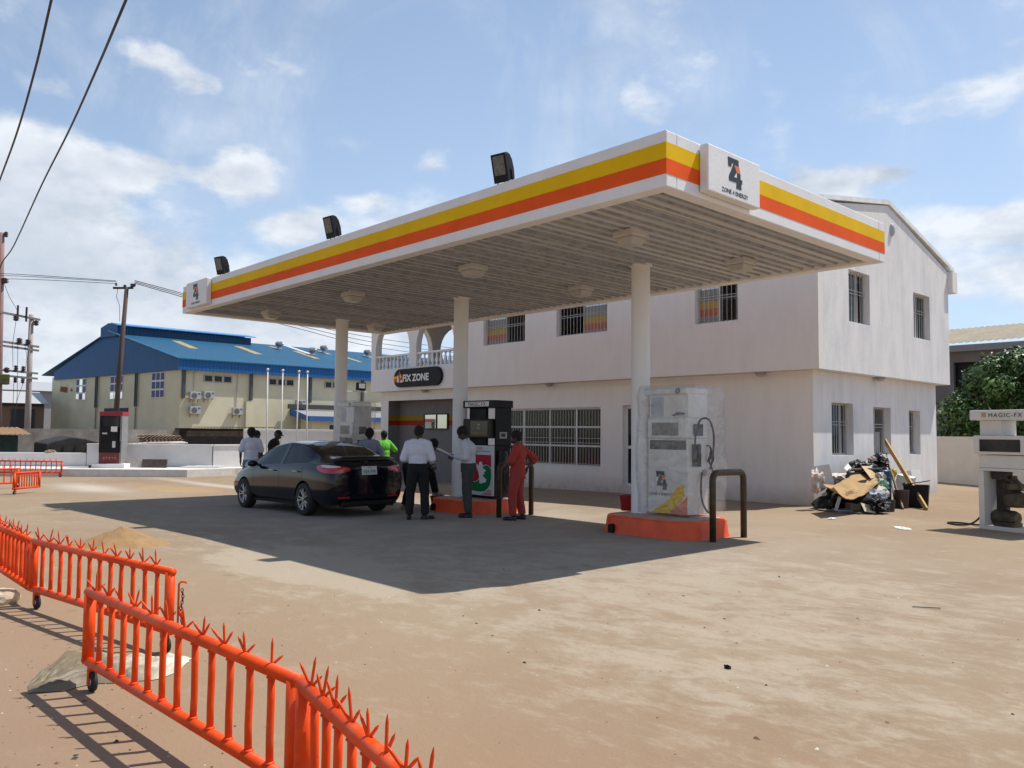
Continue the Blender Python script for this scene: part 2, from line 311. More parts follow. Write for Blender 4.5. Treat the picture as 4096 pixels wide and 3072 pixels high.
# ------------------------------------------------------------ ground
def ground_mat():
    m=bpy.data.materials.new('dusty_concrete_ground'); m.use_nodes=True; T=m.node_tree; N=T.nodes.new; L=T.links.new; b=T.nodes['Principled BSDF']
    b.inputs['Roughness'].default_value=.93; b.inputs['Specular IOR Level'].default_value=.2
    tc=N('ShaderNodeTexCoord')
    def nz(scale,det,rough,st=(1,1,1),rot=0,dist=0):
        mp=N('ShaderNodeMapping'); mp.inputs['Scale'].default_value=st; mp.inputs['Rotation'].default_value=(0,0,rot); L(tc.outputs['Object'],mp.inputs[0])
        n=N('ShaderNodeTexNoise'); n.inputs['Scale'].default_value=scale; n.inputs['Detail'].default_value=det; n.inputs['Roughness'].default_value=rough; n.inputs['Distortion'].default_value=dist; L(mp.outputs[0],n.inputs['Vector']); return n.outputs[0]
    def rng(x,a,b_,c=0,d=1,s=True):
        r=N('ShaderNodeMapRange'); r.interpolation_type='SMOOTHSTEP' if s else 'LINEAR'; r.inputs['From Min'].default_value=a; r.inputs['From Max'].default_value=b_; r.inputs['To Min'].default_value=c; r.inputs['To Max'].default_value=d; L(x,r.inputs[0]); return r.outputs[0]
    def mixc(f,a,b_):
        x=N('ShaderNodeMix'); x.data_type='RGBA'
        for i,v in ((0,f),(6,a),(7,b_)):
            if isinstance(v,tuple): x.inputs[i].default_value=(*v,1)
            elif isinstance(v,float): x.inputs[i].default_value=v
            else: L(v,x.inputs[i])
        return x.outputs[2]
    def mt(op,a,b_):
        n=N('ShaderNodeMath'); n.operation=op
        for i,v in enumerate((a,b_)):
            if isinstance(v,(int,float)): n.inputs[i].default_value=v
            else: L(v,n.inputs[i])
        return n.outputs[0]
    big=nz(.22,6,.6,(1,1,1),0,.6); mid=nz(.9,9,.66,(1,.62,1),R(-43),.5); str_=nz(1.9,14,.76,(.75,1.15,1),R(-47),.25); scr_=nz(13,8,.7,(.4,2.0,1),R(-30),.8); sw=nz(3.4,9,.66,(.8,1.25,1),R(-20),2.2); fine=nz(38,6,.7); speck=nz(190,3,.6); grit=nz(9,8,.75)
    c=mixc(rng(big,.36,.66),(.262,.187,.119),(.308,.234,.155))
    c=mixc(mt('MULTIPLY',rng(mid,.48,.72),.45),c,(.29,.185,.115))
    sp=N('ShaderNodeSeparateXYZ'); L(tc.outputs['Object'],sp.inputs[0])
    def blob(x,y,rx,ry):
        a=mt('DIVIDE',mt('SUBTRACT',sp.outputs[0],x),rx); d=mt('DIVIDE',mt('SUBTRACT',sp.outputs[1],y),ry)
        return mt('POWER',math.e,mt('MULTIPLY',mt('ADD',mt('MULTIPLY',a,a),mt('MULTIPLY',d,d)),-1))
    # pale cement showing through the dust, most of it on the apron in front of the canopy
    g=mt('ADD',mt('MULTIPLY',blob(-4.8,7.4,3.4,2.8),.13),mt('MULTIPLY',blob(-11,7.0,8,2.4),.10)); g=mt('ADD',g,mt('MULTIPLY',blob(-8.9,4.9,1.6,.7),.30)); g=mt('ADD',g,mt('MULTIPLY',blob(-3.0,4.6,1.6,1.0),.10))
    g=mt('ADD',g,mt('MULTIPLY',mt('SUBTRACT',sw,.5),.35)); g=mt('ADD',g,mt('MULTIPLY',mt('MINIMUM',mt('ADD',mt('ADD',blob(-9.2,4.50,.75,.38),blob(-8.3,4.38,.6,.25)),blob(-7.5,4.62,.9,.22)),1.0),.26))
    pale=rng(mt('ADD',str_,g),.52,.74)
    c=mixc(mt('MULTIPLY',pale,.62),c,(.42,.365,.28))
    un=blob(-12.5,9.3,7.5,3.6)   # swept grey cement below the canopy
    c=mixc(mt('MULTIPLY',mt('MINIMUM',un,1.0),.8),c,mixc(rng(mid,.35,.7),(.31,.28,.24),(.43,.395,.345)))
    sand=rng(mt('ADD',mt('MULTIPLY',blob(-24.5,9.2,3.2,1.0),.45),mt('SUBTRACT',mid,.3)),.3,.55)   # yellow sand spilled by the kerb
    c=mixc(mt('MULTIPLY',sand,mt('MINIMUM',blob(-24.5,9.2,3.2,1.2),.7)),c,(.40,.27,.13))
    cem=mt('MULTIPLY',mt('ADD',blob(-24.5,10.9,6,.35),blob(-26.8,7.4,2.6,.7)),.8)
    c=mixc(mt('MINIMUM',cem,.75),c,(.52,.47,.40))
    c=mixc(mt('MULTIPLY',rng(grit,.56,.74),.22),c,(.25,.17,.115)); c=mixc(mt('MULTIPLY',rng(scr_,.54,.72),.22),c,(.215,.15,.10)); c=mixc(mt('MULTIPLY',rng(scr_,.44,.30),.16),c,(.50,.43,.33)); c=mixc(mt('MULTIPLY',rng(fine,.45,.75),.36),c,(.24,.165,.11)); c=mixc(mt('MULTIPLY',rng(speck,.60,.74),.35),c,(.52,.44,.35))
    # dark oily drips, few and small
    vo=N('ShaderNodeTexVoronoi'); vo.inputs['Scale'].default_value=1.15; L(tc.outputs['Object'],vo.inputs['Vector']); dr=rng(mt('ADD',vo.outputs['Distance'],mt('MULTIPLY',grit,.12)),.075,.045+.02)
    c=mixc(mt('MULTIPLY',rng(mt('SUBTRACT',.13,mt('ADD',vo.outputs['Distance'],mt('MULTIPLY',grit,.10))),0,.03),.35),c,(.16,.12,.09))
    red=rng(mt('ADD',mt('MULTIPLY',mt('ADD',sp.outputs[1],mt('MULTIPLY',mid,3.0)),-1),mt('MULTIPLY',sp.outputs[0],.12)),-6.6,-3.6)   # redder laterite dust towards the road
    c=mixc(mt('MULTIPLY',red,.55),c,(.295,.185,.112))
    # gritty, darker dust at the road side
    near=rng(mt('MULTIPLY',sp.outputs[1],-1),-2.2,-.3)
    c=mixc(mt('MULTIPLY',near,.45),c,(.255,.175,.125))
    L(c,b.inputs['Base Color'])
    hgt=mt('ADD',mt('MULTIPLY',fine,.6),mt('ADD',mt('MULTIPLY',speck,.3),mt('MULTIPLY',str_,1.2)))
    bp=N('ShaderNodeBump'); bp.inputs['Strength'].default_value=.4; bp.inputs['Distance'].default_value=.02; L(hgt,bp.inputs['Height']); L(bp.outputs[0],b.inputs['Normal'])
    return m
g=MB(); xs=[-900,-300,-120,-60,-26]+[-24-1+k for k in range(14)]+[-10.5,-8,-4,0,6,30,120,400]; ys=[-400,-60,-10,0,5,10,15,20,30,60,150,400,1200]
xs=sorted(set(xs+[-12,-26]))
V=[(x,y,gz(x)) for y in ys for x in xs]; n=len(xs)
g.add(V,[(j*n+i,j*n+i+1,(j+1)*n+i+1,(j+1)*n+i) for j in range(len(ys)-1) for i in range(n-1)])
struct('ground',g,ground_mat())
# ------------------------------------------------------------ canopy
CX0,CX1,CY0,CY1,ZB,ZT=-19.87,-5.464,7.406,13.282,4.41,5.062
can=thing('filling_station_canopy',(-12.7,10.9,0),'long white flat canopy on three round columns with yellow and orange stripes round its edge','canopy')
W=dict(parent=can,world=True)
b=MB(); t=.2
for x0,x1,y0,y1 in ((CX0,CX1,CY0,CY0+t),(CX0,CX1,CY1-t,CY1),(CX0,CX0+t,CY0+t,CY1-t),(CX1-t,CX1,CY0+t,CY1-t)): b.bx(x0,x1,y0,y1,ZB,ZT)
ob('fascia',b,canopy_white,bev=.012,**W)
def band(z0,z1,m,nm,e):
    b=MB(); 
    for x0,x1,y0,y1 in ((CX0-e,CX1+e,CY0-e,CY0-.001),(CX0-e,CX1+e,CY1+.001,CY1+e),(CX0-e,CX0-.001,CY0,CY1),(CX1+.001,CX1+e,CY0,CY1)): b.bx(x0,x1,y0,y1,z0,z1)
    ob(nm,b,m,**W)
band(4.733,4.923,yel,'yellow_stripe',.004); band(4.554,4.731,orn,'orange_stripe',.004)
# corrugated ceiling, ribs run from front to back
def soffit_mat():
    m=mat('ceiling_sheet',(.58,.60,.63),.45,metal=.1,var=.28,scale=1.0,stretch=(9,.2,1)); return m
b=MB(); x=CX0+t+.002; prof=[]; rnd=random.Random(3)
while x<CX1-t-.24:
    d=rnd.uniform(-.004,.004); dz=.034+d
    prof+= [(x,4.482),(x+.115,4.482),(x+.135,4.482-dz),(x+.175,4.482-dz),(x+.195,4.482)]; x+=.205+rnd.uniform(-.004,.004)
prof.append((CX1-t-.002,4.482))
ya,yb=CY0+t+.002,CY1-t-.002
V=[];F=[]
for (x,z) in prof: V+= [(x,ya,z),(x,yb,z),(x,ya,z+.02),(x,yb,z+.02)]
MI=[]
for i in range(len(prof)-1):
    a=i*4;c=a+4; F+= [(a,a+1,c+1,c),(a+2,c+2,c+3,a+3)]; q=0
    if i%5==0: q=1 if rnd.random()<.45 else 0
    if i%5==2: q=2 if rnd.random()<.35 else (3 if rnd.random()<.5 else 0)
    if i%5 in (1,3): q=3  # rib sides always get the dark sheet: shade put into the colour
    MI+=[q,0]
b.add(V,F); b.m=MI; ob('corrugated_ceiling',b,[soffit_mat(),mat('ceiling_sheet_dull',(.44,.46,.48),.5,metal=.1,var=.3,scale=1,stretch=(9,.2,1)),mat('ceiling_sheet_warm',(.60,.56,.46),.45,metal=.2,var=.2,scale=1,stretch=(9,.2,1)),mat('ceiling_rib_shade',(.28,.29,.31),.55,metal=.1,var=.3)],**W)
b=MB(); b.bx(CX0+t,CX1-t,CY0+t,CY1-t,4.95,4.98); ob('roof_sheet',b,mat('roof_metal',(.45,.45,.46),.5,metal=.4),**W)
COLX=(-18.29,-13.417,-8.582); CYC=10.908
for cx in COLX:
    b=MB(); z0=gz(cx)-.02; b.lathe([(.158,z0),(.158,4.452),(.20,4.452),(.20,4.478)],(cx,CYC,0),40); o=ob('column',b,col_white,**W,smooth=True); o.data.set_sharp_from_angle(angle=R(40))
# ceiling lamps
def ceil_lamp(x,y,lab):
    t_=thing('ceiling_lamp',(x,y,4.452),lab,'lamp','boxy lamps under the canopy'); t_.scale=(.90,.90,.86)
    b=MB(); b.bx(-.21,.21,-.21,.21,-.10,.03); ob('housing',b,mat('lamp_housing_grey',(.54,.53,.52),.5,var=.1),t_,bev=.03)
    b=MB(); V=[(-.19,-.19,-.102),(.19,-.19,-.102),(.19,.19,-.102),(-.19,.19,-.102),(-.13,-.13,-.22),(.13,-.13,-.22),(.13,.13,-.22),(-.13,.13,-.22)]
    b.add(V,[(0,1,5,4),(1,2,6,5),(2,3,7,6),(3,0,4,7),(4,5,6,7),(3,2,1,0)]); ob('lamp_glass',b,mat('frosted_lamp_glass',(.44,.44,.41),.3,var=.1),t_,bev=.02)
    return t_
for x,y,l in ((-7.22,8.95,'front ceiling lamp above the rightmost column, nearest the corner logo box'),(-10.62,8.88,'front ceiling lamp between the middle and right columns'),(-14.49,8.88,'front ceiling lamp left of the middle column'),(-18.15,8.88,'front ceiling lamp nearest the far left end of the canopy'),
              (-7.12,11.66,'rear ceiling lamp right of the rightmost column, above the gable side'),(-10.63,11.64,'rear ceiling lamp above the middle upper window'),(-18.33,11.95,'rear ceiling lamp at the far left, above the balcony')): ceil_lamp(x,y,l)
# logo boxes on the fascia
LOGO=[(0,0),(232,0),(234,130),(250,200),(275,315),(275,437),(315,437),(310,540),(290,540),(295,677),(180,680),(190,541),(25,550),(20,440),(70,290),(125,111),(80,124),(75,212),(10,216)]
def z4(parent,org,U,w,h_,name='logo'):
    """org = top left corner of the mark"""
    U=Vector(U);f=lambda P:[(p[0]/315*w,-p[1]/680*h_) for p in P]
    for nm,P,m,d in (('logo',LOGO,logo_dark,.003),('logo_flame',[(135,147),(228,152),(268,312),(185,308)],logo_orange,.0045),('logo_gap',[(185,308),(190,425),(132,430)],canopy_white,.0045)):
        b=MB(); b.prism(f(P),org,U,(0,0,1),d); ob(nm,b,m,parent,world=True)
def logo_box(loc,bx,face_org,U,w,h_,tw,ts,lab):
    t_=thing('logo_box',loc,lab,'sign','logo boxes on the canopy edge')
    b=MB(); b.bx(*bx); ob('box',b,canopy_white,t_,world=True,bev=.015)
    z4(t_,face_org,U,w,h_)
    U=Vector(U); o=Vector(face_org)+U*(w/2)+Vector((0,0,-h_-.065-ts*.35)); text('ZONE 4 ENERGY',ts,o,U,(0,0,1),navy,t_,bold=.0005,align='CENTER',sx=tw)
    return t_
logo_box((-5.40,8.62,4.45),(-5.455,-5.334,8.046,9.21,4.47,5.04),(-5.333,8.47,4.975),(0,1,0),.32,.36,1.0,.078,'white Z4 logo box on the sunlit right edge of the canopy beside the near corner')
logo_box((-18.72,7.33,4.45),(-19.33,-18.13,7.276,7.40,4.455,5.05),(-18.90,7.275,4.98),(1,0,0),.33,.38,.95,.072,'white Z4 logo box at the far left end of the canopy')
# floodlights on the fascia
def flood(x,lab,rz):
    t_=thing('floodlight',(x,7.50,5.06),lab,'floodlight','black floodlights along the canopy edge',rz); t_.scale=(.70,.70,.80)
    tilt=Matrix.Rotation(R(17),3,'X')
    f=lambda P:[tilt@Vector(p)+Vector((0,0,.06)) for p in P]
    prof=[(-.10,.0),(-.10,.48),(-.02,.50),(.07,.46),(.13,.36),(.15,.20),(.13,0.02)]   # side outline y,z
    V=[(sx*.17,y,z) for sx in (-1,1) for y,z in prof]; k=len(prof)
    b=MB(); b.add(f(V),[tuple(range(k)),tuple(range(k,2*k))[::-1]]+[(i,(i+1)%k,(i+1)%k+k,i+k) for i in range(k)]); ob('housing',b,blackp,t_,bev=.015)
    b=MB(); b.box((0,-.106,.245),(.36,.02,.50)); b.v=f(b.v); ob('front_rim',b,blackp,t_,bev=.008)
    b=MB(); b.box((0,-.118,.29),(.27,.006,.33)); b.v=f(b.v); ob('lamp_glass',b,mat('floodlight_glass',(.13,.14,.13),.12,var=.45,scale=14),t_)
    for s in (-1,1):
        b=MB(); b.tube([(s*.185,.02,-.0),(s*.185,.02,.12)]+[tuple(f([(s*.185,.03,.2)])[0])],.014,8); ob('bracket',b,darkm,t_)
    b=MB(); b.tube([(-.03,.05,-.05),(-.02,.02,.03),(.0,.0,.09)],.01,6); b.box((0,.04,.004),(.42,.08,.012)); ob('cable_and_base',b,darkm,t_)
flood(-8.30,'large black floodlight nearest the near corner of the canopy',R(11)); flood(-12.92,'black floodlight in the middle of the row of three on the canopy edge',R(5)); flood(-17.74,'smallest looking black floodlight near the far left logo box',R(15))
# ------------------------------------------------------------ station building
bl=thing('station_building',(-17,21,0),'two storey white rendered station building with arched balcony and overhanging upper floor','building')
W=dict(parent=bl,world=True)
XU,XL,YU,YL,YB=-8.52,-8.82,17.14,17.44,25.05
fr_wA=(-19.93,-17.97,4.40,5.33); fr_wB=(-16.62,-14.66,4.43,5.36); fr_wC=(-11.77,-10.55,4.35,5.40)
b=MB(); b.wall((0,YU,0),(1,0,0),(0,0,1),(0,1,0),-20.95,XU,3.08,6.86,[fr_wA,fr_wB,fr_wC],.22)
front_w=wall_paint('front_white_render',(.745,.705,.675),(.80,.757,.722),.6)
ob('upper_front_wall',b,front_w,**W)
W1=(18.66,19.80,4.29,5.53); W2=(22.50,23.63,4.24,5.46)
b=MB(); b.wall((XU,0,0),(0,1,0),(0,0,1),(-1,0,0),YU+.22,YB,3.08,5.9,[W1,W2],.22)
b.prism([(YU+.22,5.9),(YB,5.9),(YB,6.35),(20.96,7.50),(YU+.22,6.88)],(XU,0,0),(0,1,0),(0,0,1),-.22)
# fix: prism thickness goes to -X
ob('upper_side_wall',b,wall_paint(),**W)
b=MB(); b.bx(-26.3,XU-.22,YB-.22,YB,3.08,6.35); b.bx(-26.05,XL-.222,24.56,24.78,-.3,3.08); ob('rear_wall',b,white_wall,**W)
w1=(18.33,19.46,1.13,2.37); w2=(20.60,21.65,1.12,2.33); w3=(22.83,23.60,1.10,2.30)
b=MB(); b.wall((XL,0,0),(0,1,0),(0,0,1),(-1,0,0),YL+.22,24.78,-.2,3.082,[w1,w2,w3],.22); ob('lower_side_wall',b,wall_paint(),**W)
gar=(-25.75,-21.6,-.4,2.74); bigw=(-19.50,-15.15,.62,2.34); door=(-14.35,-13.45,.14,2.37)
b=MB(); b.wall((0,YL,0),(1,0,0),(0,0,1),(0,1,0),-26.25,XL,-.4,3.082,[gar,bigw,door],.22); ob('lower_front_wall',b,front_w,**W)
b=MB(); b.bx(-26.25,-26.05,YL+.22,YB-.25,-.4,3.08); ob('lower_left_wall',b,white_wall,**W)
b=MB(); b.bx(-26.2,XU-.23,YU+.23,YB-.23,3.085,3.30); b.bx(-26.52,-26.2,YU+.24,YB-.23,3.09,3.30); b.bx(-20.9,XU-.005,YU+.005,YU+.3,3.084,3.10); b.bx(XU-.3,XU-.005,YU+.3,YB-.01,3.084,3.10); ob('floor_slab',b,white_wall,**W)
# interior partition walls so that rooms are dark
b=MB(); b.bx(-20.95,-20.75,YU+.22,YB-.25,3.3,6.3); b.bx(-21.5,-21.35,YL+.25,YB-.3,-.3,3.08); ob('partition_wall',b,conc_light,**W)
# recess with painted stripes
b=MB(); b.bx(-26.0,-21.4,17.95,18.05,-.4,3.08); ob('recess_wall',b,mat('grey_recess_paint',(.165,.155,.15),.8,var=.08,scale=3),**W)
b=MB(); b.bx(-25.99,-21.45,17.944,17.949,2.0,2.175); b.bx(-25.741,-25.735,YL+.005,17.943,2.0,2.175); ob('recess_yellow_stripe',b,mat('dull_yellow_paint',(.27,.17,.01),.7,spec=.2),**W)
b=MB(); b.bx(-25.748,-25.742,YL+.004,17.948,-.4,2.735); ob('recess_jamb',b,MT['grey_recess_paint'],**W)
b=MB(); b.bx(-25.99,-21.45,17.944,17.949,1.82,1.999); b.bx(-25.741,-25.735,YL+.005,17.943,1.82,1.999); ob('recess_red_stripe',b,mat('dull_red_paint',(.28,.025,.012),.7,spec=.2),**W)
# balcony: parapet, balustrade, pillars, arches
b=MB(); b.bx(-26.52,-20.95,YU,YU+.24,3.08,3.92); b.bx(-26.52,-26.28,YU+.24,YB,3.08,3.92); ob('parapet',b,white_wall,bev=.006,**W)
def bal(parent,cx,cy):
    P=[(.055,0),(.055,.05),(.032,.07),(.04,.10),(.062,.16),(.065,.20),(.05,.26),(.03,.33),(.026,.37),(.04,.40),(.05,.42),(.05,.45)]
    b=MB(); b.lathe([(r,3.92+z) for r,z in P],(cx,cy,0),12); ob('baluster',b,col_white,parent,smooth=True)
def rail_run(a,b_,yc,nb,axis='x'):
    b=MB()
    if axis=='x': b.bx(a,b_,yc-.08,yc+.08,4.37,4.44)
    else: b.bx(yc-.08,yc+.08,a,b_,4.37,4.44)
    r=ob('balustrade',b,col_white,**W,bev=.01)
    for i in range(nb):
        t_=(a+(i+.5)*(b_-a)/nb)
        P=[(.055,0),(.055,.05),(.032,.07),(.04,.10),(.064,.16),(.067,.20),(.05,.26),(.03,.33),(.026,.37),(.04,.40),(.05,.42),(.05,.45)]
        q=MB(); c=(t_,yc,0) if axis=='x' else (yc,t_,0); q.lathe([(r_,3.92+z) for r_,z in P],c,12); ob('baluster',q,col_white,r,smooth=True)
rail_run(-26.25,-24.04,YU+.12,9); rail_run(-23.63,-21.46,YU+.12,9); rail_run(YU+.30,19.88,-26.40,9,'y'); rail_run(20.28,22.5,-26.40,8,'y')
def arcade(org,U,n,th,piers,zs,ztop,nm='arcade_wall'):
    """piers: list of (a,b); openings between are semicircular arches springing at zs"""
    b=MB(); U=Vector(U); nn=Vector(n)*th; o=Vector(org)
    for a,c in piers: b.prism([(a,3.92),(c,3.92),(c,ztop),(a,ztop)],org,U,(0,0,1),th if U.cross(Vector((0,0,1))).dot(Vector(n))>0 else -th)
    s=th if U.cross(Vector((0,0,1))).dot(Vector(n))>0 else -th
    for (p,q) in zip(piers,piers[1:]):
        a,c=p[1],q[0]; r=(c-a)/2; m_=(a+c)/2
        for k in range(14):
            t0,t1=math.pi*(1-k/14),math.pi*(1-(k+1)/14)
            A=(m_+r*math.cos(t0),zs+r*math.sin(t0));B=(m_+r*math.cos(t1),zs+r*math.sin(t1))
            b.prism([A,B,(B[0],ztop),(A[0],ztop)],org,U,(0,0,1),s)
    ob(nm,b,white_wall,**W)
arcade((0,YU+.003,0),(1,0,0),(0,1,0),.234,[(-26.55,-26.25),(-24.04,-23.63),(-21.46,-20.95)],4.62,6.6)
arcade((-26.55,0,0),(0,1,0),(1,0,0),.28,[(YU+.242,YU+.30),(19.88,20.28),(22.5,22.9),(24.8,YB)],4.87,6.6)
b=MB(); b.bx(-26.27,-20.96,YU+.24,YB-.25,6.12,6.2); ob('balcony_ceiling',b,white_wall,**W)
# roof
rf=mat('roof_edge_paint',(.78,.80,.80),.6,var=.15,scale=3)
b=MB(); E=.10
b.prism([(16.95,6.87),(20.96,7.52),(25.45,6.40),(25.45,6.40+E),(20.96,7.52+E+.02),(16.95,6.87+E)],(-26.9,0,0),(0,1,0),(0,0,1),18.43)
ob('roof',b,rf,**W)
b=MB(); b.bx(-26.6,XU+.13,YB+.005,YB+.37,5.76,6.36); ob('rear_eave_box',b,white_wall,**W)
b=MB(); b.bx(-26.3,XU-.005,16.99,YU-.004,6.5,6.84); ob('front_eave_board',b,white_wall,**W)
b=MB(); b.ell((XU+.02,21.15,6.9),(.07,.10,.17)); ob('vent_cover',b,mat('grey_vent',(.42,.45,.47),.6),**W,smooth=True)
# windows. n = outward normal
def window(org,U,n,r,nm,glass=(1,1),mull=(.5,),trans=(),gm=None,grille=True,rec=.13,fm=None,step=.13,fth=.045,sill=False,curtain=None,xb=None):
    U=Vector(U);n=Vector(n);o=Vector(org); u0,u1,v0,v1=r; fm=fm or alu
    def bxp(b,a,c,d,e,k0,k1):
        P=[o+U*x+Vector((0,0,z))+n*k for k in (k0,k1) for z in (d,e) for x in (a,c)]
        b.add(P,[(0,1,3,2),(4,6,7,5),(0,4,5,1),(2,3,7,6),(0,2,6,4),(1,5,7,3)])
    b=MB(); k0,k1=-rec-.05,-rec; e=.002
    bxp(b,u0+e,u1-e,v0+e,v0+fth,k0,k1); bxp(b,u0+e,u1-e,v1-fth,v1-e,k0,k1); bxp(b,u0+e,u0+fth,v0+fth,v1-fth,k0,k1); bxp(b,u1-fth,u1-e,v0+fth,v1-fth,k0,k1)
    cuts=[u0+fth]+[fz(u0,u1,q) for q in mull]+[u1-fth]
    for q in cuts[1:-1]: bxp(b,q-fth/2,q+fth/2,v0+fth,v1-fth,k0-.002,k1+.004)
    zc=[v0+fth]+[fz(v0,v1,q) for q in trans]+[v1-fth]
    for q in zc[1:-1]:
        for a,c in zip(cuts,cuts[1:]): bxp(b,a+fth/2,c-fth/2,q-fth*.45,q+fth*.45,k0,k1+.002)
    f=ob(nm,b,fm,**W)
    for i,(a,c) in enumerate(zip(cuts,cuts[1:])):
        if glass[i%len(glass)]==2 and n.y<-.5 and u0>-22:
            for zz0,zz1,mm,nm_ in ((4.735,4.925,mat('film_yellow',(.42,.27,.03),.3,var=.1),'yellow_film'),(4.545,4.733,mat('film_orange',(.44,.10,.04),.3,var=.1),'orange_film'),(v0+fth,4.543,mat('film_grey',(.24,.23,.22),.3,var=.1),'grey_film'),(4.927,min(5.22,v1-.06),MT.get('film_grey') or alu,'grey_film')):  # upper grey strip is added to cover the pane's blue sky reflection
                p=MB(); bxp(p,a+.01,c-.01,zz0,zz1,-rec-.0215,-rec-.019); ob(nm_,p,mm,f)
        if glass[i%len(glass)]:
            p=MB(); bxp(p,a,c,v0+fth,v1-fth,-rec-.03,-rec-.022); ob('pane',p,(gm or gl_dark) if glass[i%len(glass)]==1 else gl_mir,f)
    if grille:
        p=MB(); x=u0+step*.6
        while x<u1-.03: bxp(p,x-.0045,x+.0045,v0+.01,v1-.01,-rec+.012 if rec>.05 else -.06,-rec+.024 if rec>.05 else -.05); x+=step
        for q in (.36,.42) if (xb is None) else xb:
            z=fz(v1,v0,q); bxp(p,u0+.01,u1-.01,z-.006,z+.006,-rec+.0245,-rec+.034)
        ob('security_grille',p,mat('grille_paint',(.50,.49,.47),.5),f)
    if curtain:
        p=MB(); P=[]; k=40
        for i in range(k+1):
            x=fz(u0+.02,u1-.02,i/k); d=-rec-.12-.018*math.sin(i*1.9)
            for z in (v0+.02,curtain): P.append(o+U*x+n*d+Vector((0,0,z)))
        p.add(P,[(2*i,2*i+2,2*i+3,2*i+1) for i in range(k)]); ob('curtain',p,mat('pale_curtain',(.5,.47,.46),.9),f)
    return f
A=((0,YU,0),(1,0,0),(0,-1,0))
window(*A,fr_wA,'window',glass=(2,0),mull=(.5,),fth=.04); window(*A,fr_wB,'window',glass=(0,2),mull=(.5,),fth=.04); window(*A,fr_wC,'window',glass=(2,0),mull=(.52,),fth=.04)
A=((XU,0,0),(0,1,0),(1,0,0))
window(*A,W1,'window',glass=(1,0),mull=(.62,),step=.16,rec=.15); window(*A,W2,'window',glass=(1,1),mull=(.45,),step=.16,rec=.15)
A=((XL,0,0),(0,1,0),(1,0,0))
window(*A,w1,'window',glass=(1,0),mull=(.68,),step=.12,curtain=1.75,rec=.17); window(*A,w2,'window',glass=(1,0),mull=(.42,),step=.12,curtain=1.7,rec=.17); window(*A,w3,'window',glass=(1,0),mull=(.5,),step=.12,curtain=2.0,rec=.17)
A=((0,YL,0),(1,0,0),(0,-1,0))
window(*A,bigw,'window',glass=(1,1,1,1),mull=((-18.37+19.5)/4.35,(-17.24+19.5)/4.35,(-16.14+19.5)/4.35),trans=((1.22-.62)/1.72,(1.77-.62)/1.72),step=.115,fm=frame_w,rec=.08,fth=.055,xb=(.52,.6,.95))
window((0,17.944,0),(1,0,0),(0,-1,0),(-24.12,-22.70,1.675,2.245),'window',glass=(2,2),mull=(.54,),grille=False,rec=-.06,fm=darkm,fth=.04)
# door
b=MB()
for x0,x1,z0,z1 in ((-14.349,-14.27,.145,2.365),(-13.53,-13.451,.145,2.365),(-14.27,-13.53,2.28,2.365),(-14.27,-13.53,1.18,1.26),(-14.27,-13.53,.145,.23)): b.bx(x0,x1,YL+.13,YL+.18,z0,z1)
d=ob('door',b,frame_w,**W); b=MB(); b.bx(-14.27,-13.53,YL+.15,YL+.158,.23,1.18); b.bx(-14.27,-13.53,YL+.15,YL+.158,1.26,2.28); ob('pane',b,gl_dark,d)
# things behind the big shop window: orange shelf and stacked boxes
b=MB(); b.bx(-19.2,-15.4,18.6,19.0,.3,.95); b.bx(-16.6,-15.5,18.55,18.6,.9,1.2); top('counter',b,mat('orange_counter',(.42,.08,.03),.6),'low orange counter seen behind the big barred shop window','counter')
# soffit lamps on the overhang
def bulkhead(x,y,lab,ax):
    t_=thing('bulkhead_lamp',(x,y,3.083),lab,'lamp','small lamps under the upper floor overhang')
    b=MB(); b.lathe([(.13,0),(.13,-.03),(.10,-.045)],(0,0,0),18); ob('lamp_base',b,mat('lamp_base_grey',(.33,.31,.29),.5),t_)
    b=MB(); b.lathe([(.10,-.046),(.105,-.07),(.07,-.1),(.02,-.112)],(0,0,0),18); ob('lamp_glass',b,mat('lamp_glass_grey',(.42,.40,.37),.25),t_,smooth=True)
bulkhead(-23.3,17.29,'round lamp under the overhang just below the FIX ZONE sign',0); bulkhead(-17.08,17.29,'round lamp under the overhang above the big barred shop window',0); bulkhead(-10.05,17.29,'round lamp under the overhang near the building corner, front side',0); bulkhead(-8.67,20.68,'round lamp under the overhang on the sunlit side of the building',0)
# FIX ZONE sign
t_=thing('shop_sign',(-23.42,17.08,3.5),'black rounded FIX ZONE sign with a flame mark below the balcony','sign')
def stadium(x0,x1,zc,hh,k=14):
    P=[]
    for i in range(k+1): a=-math.pi/2+math.pi*i/k; P.append((x1-hh+hh*math.cos(a),zc+hh*math.sin(a)))
    for i in range(k+1): a=math.pi/2+math.pi*i/k; P.append((x0+hh+hh*math.cos(a),zc+hh*math.sin(a)))
    return P
b=MB(); b.prism(stadium(-24.84,-22.01,3.525,.33),(0,17.135,0),(1,0,0),(0,0,1),.105); ob('board',b,blackp,t_,world=True,bev=.015)
def flat(poly,m,nm,y=17.03,th=.004): b=MB(); b.prism(poly,(0,y,0),(1,0,0),(0,0,1),th); ob(nm,b,m,t_,world=True)
flat([(-24.80,3.60),(-24.835,3.51),(-24.45,3.51),(-24.45,3.60)],yel,'yellow_bar'); flat([(-24.836,3.508),(-24.79,3.40),(-24.45,3.40),(-24.45,3.508)],orn,'orange_bar')
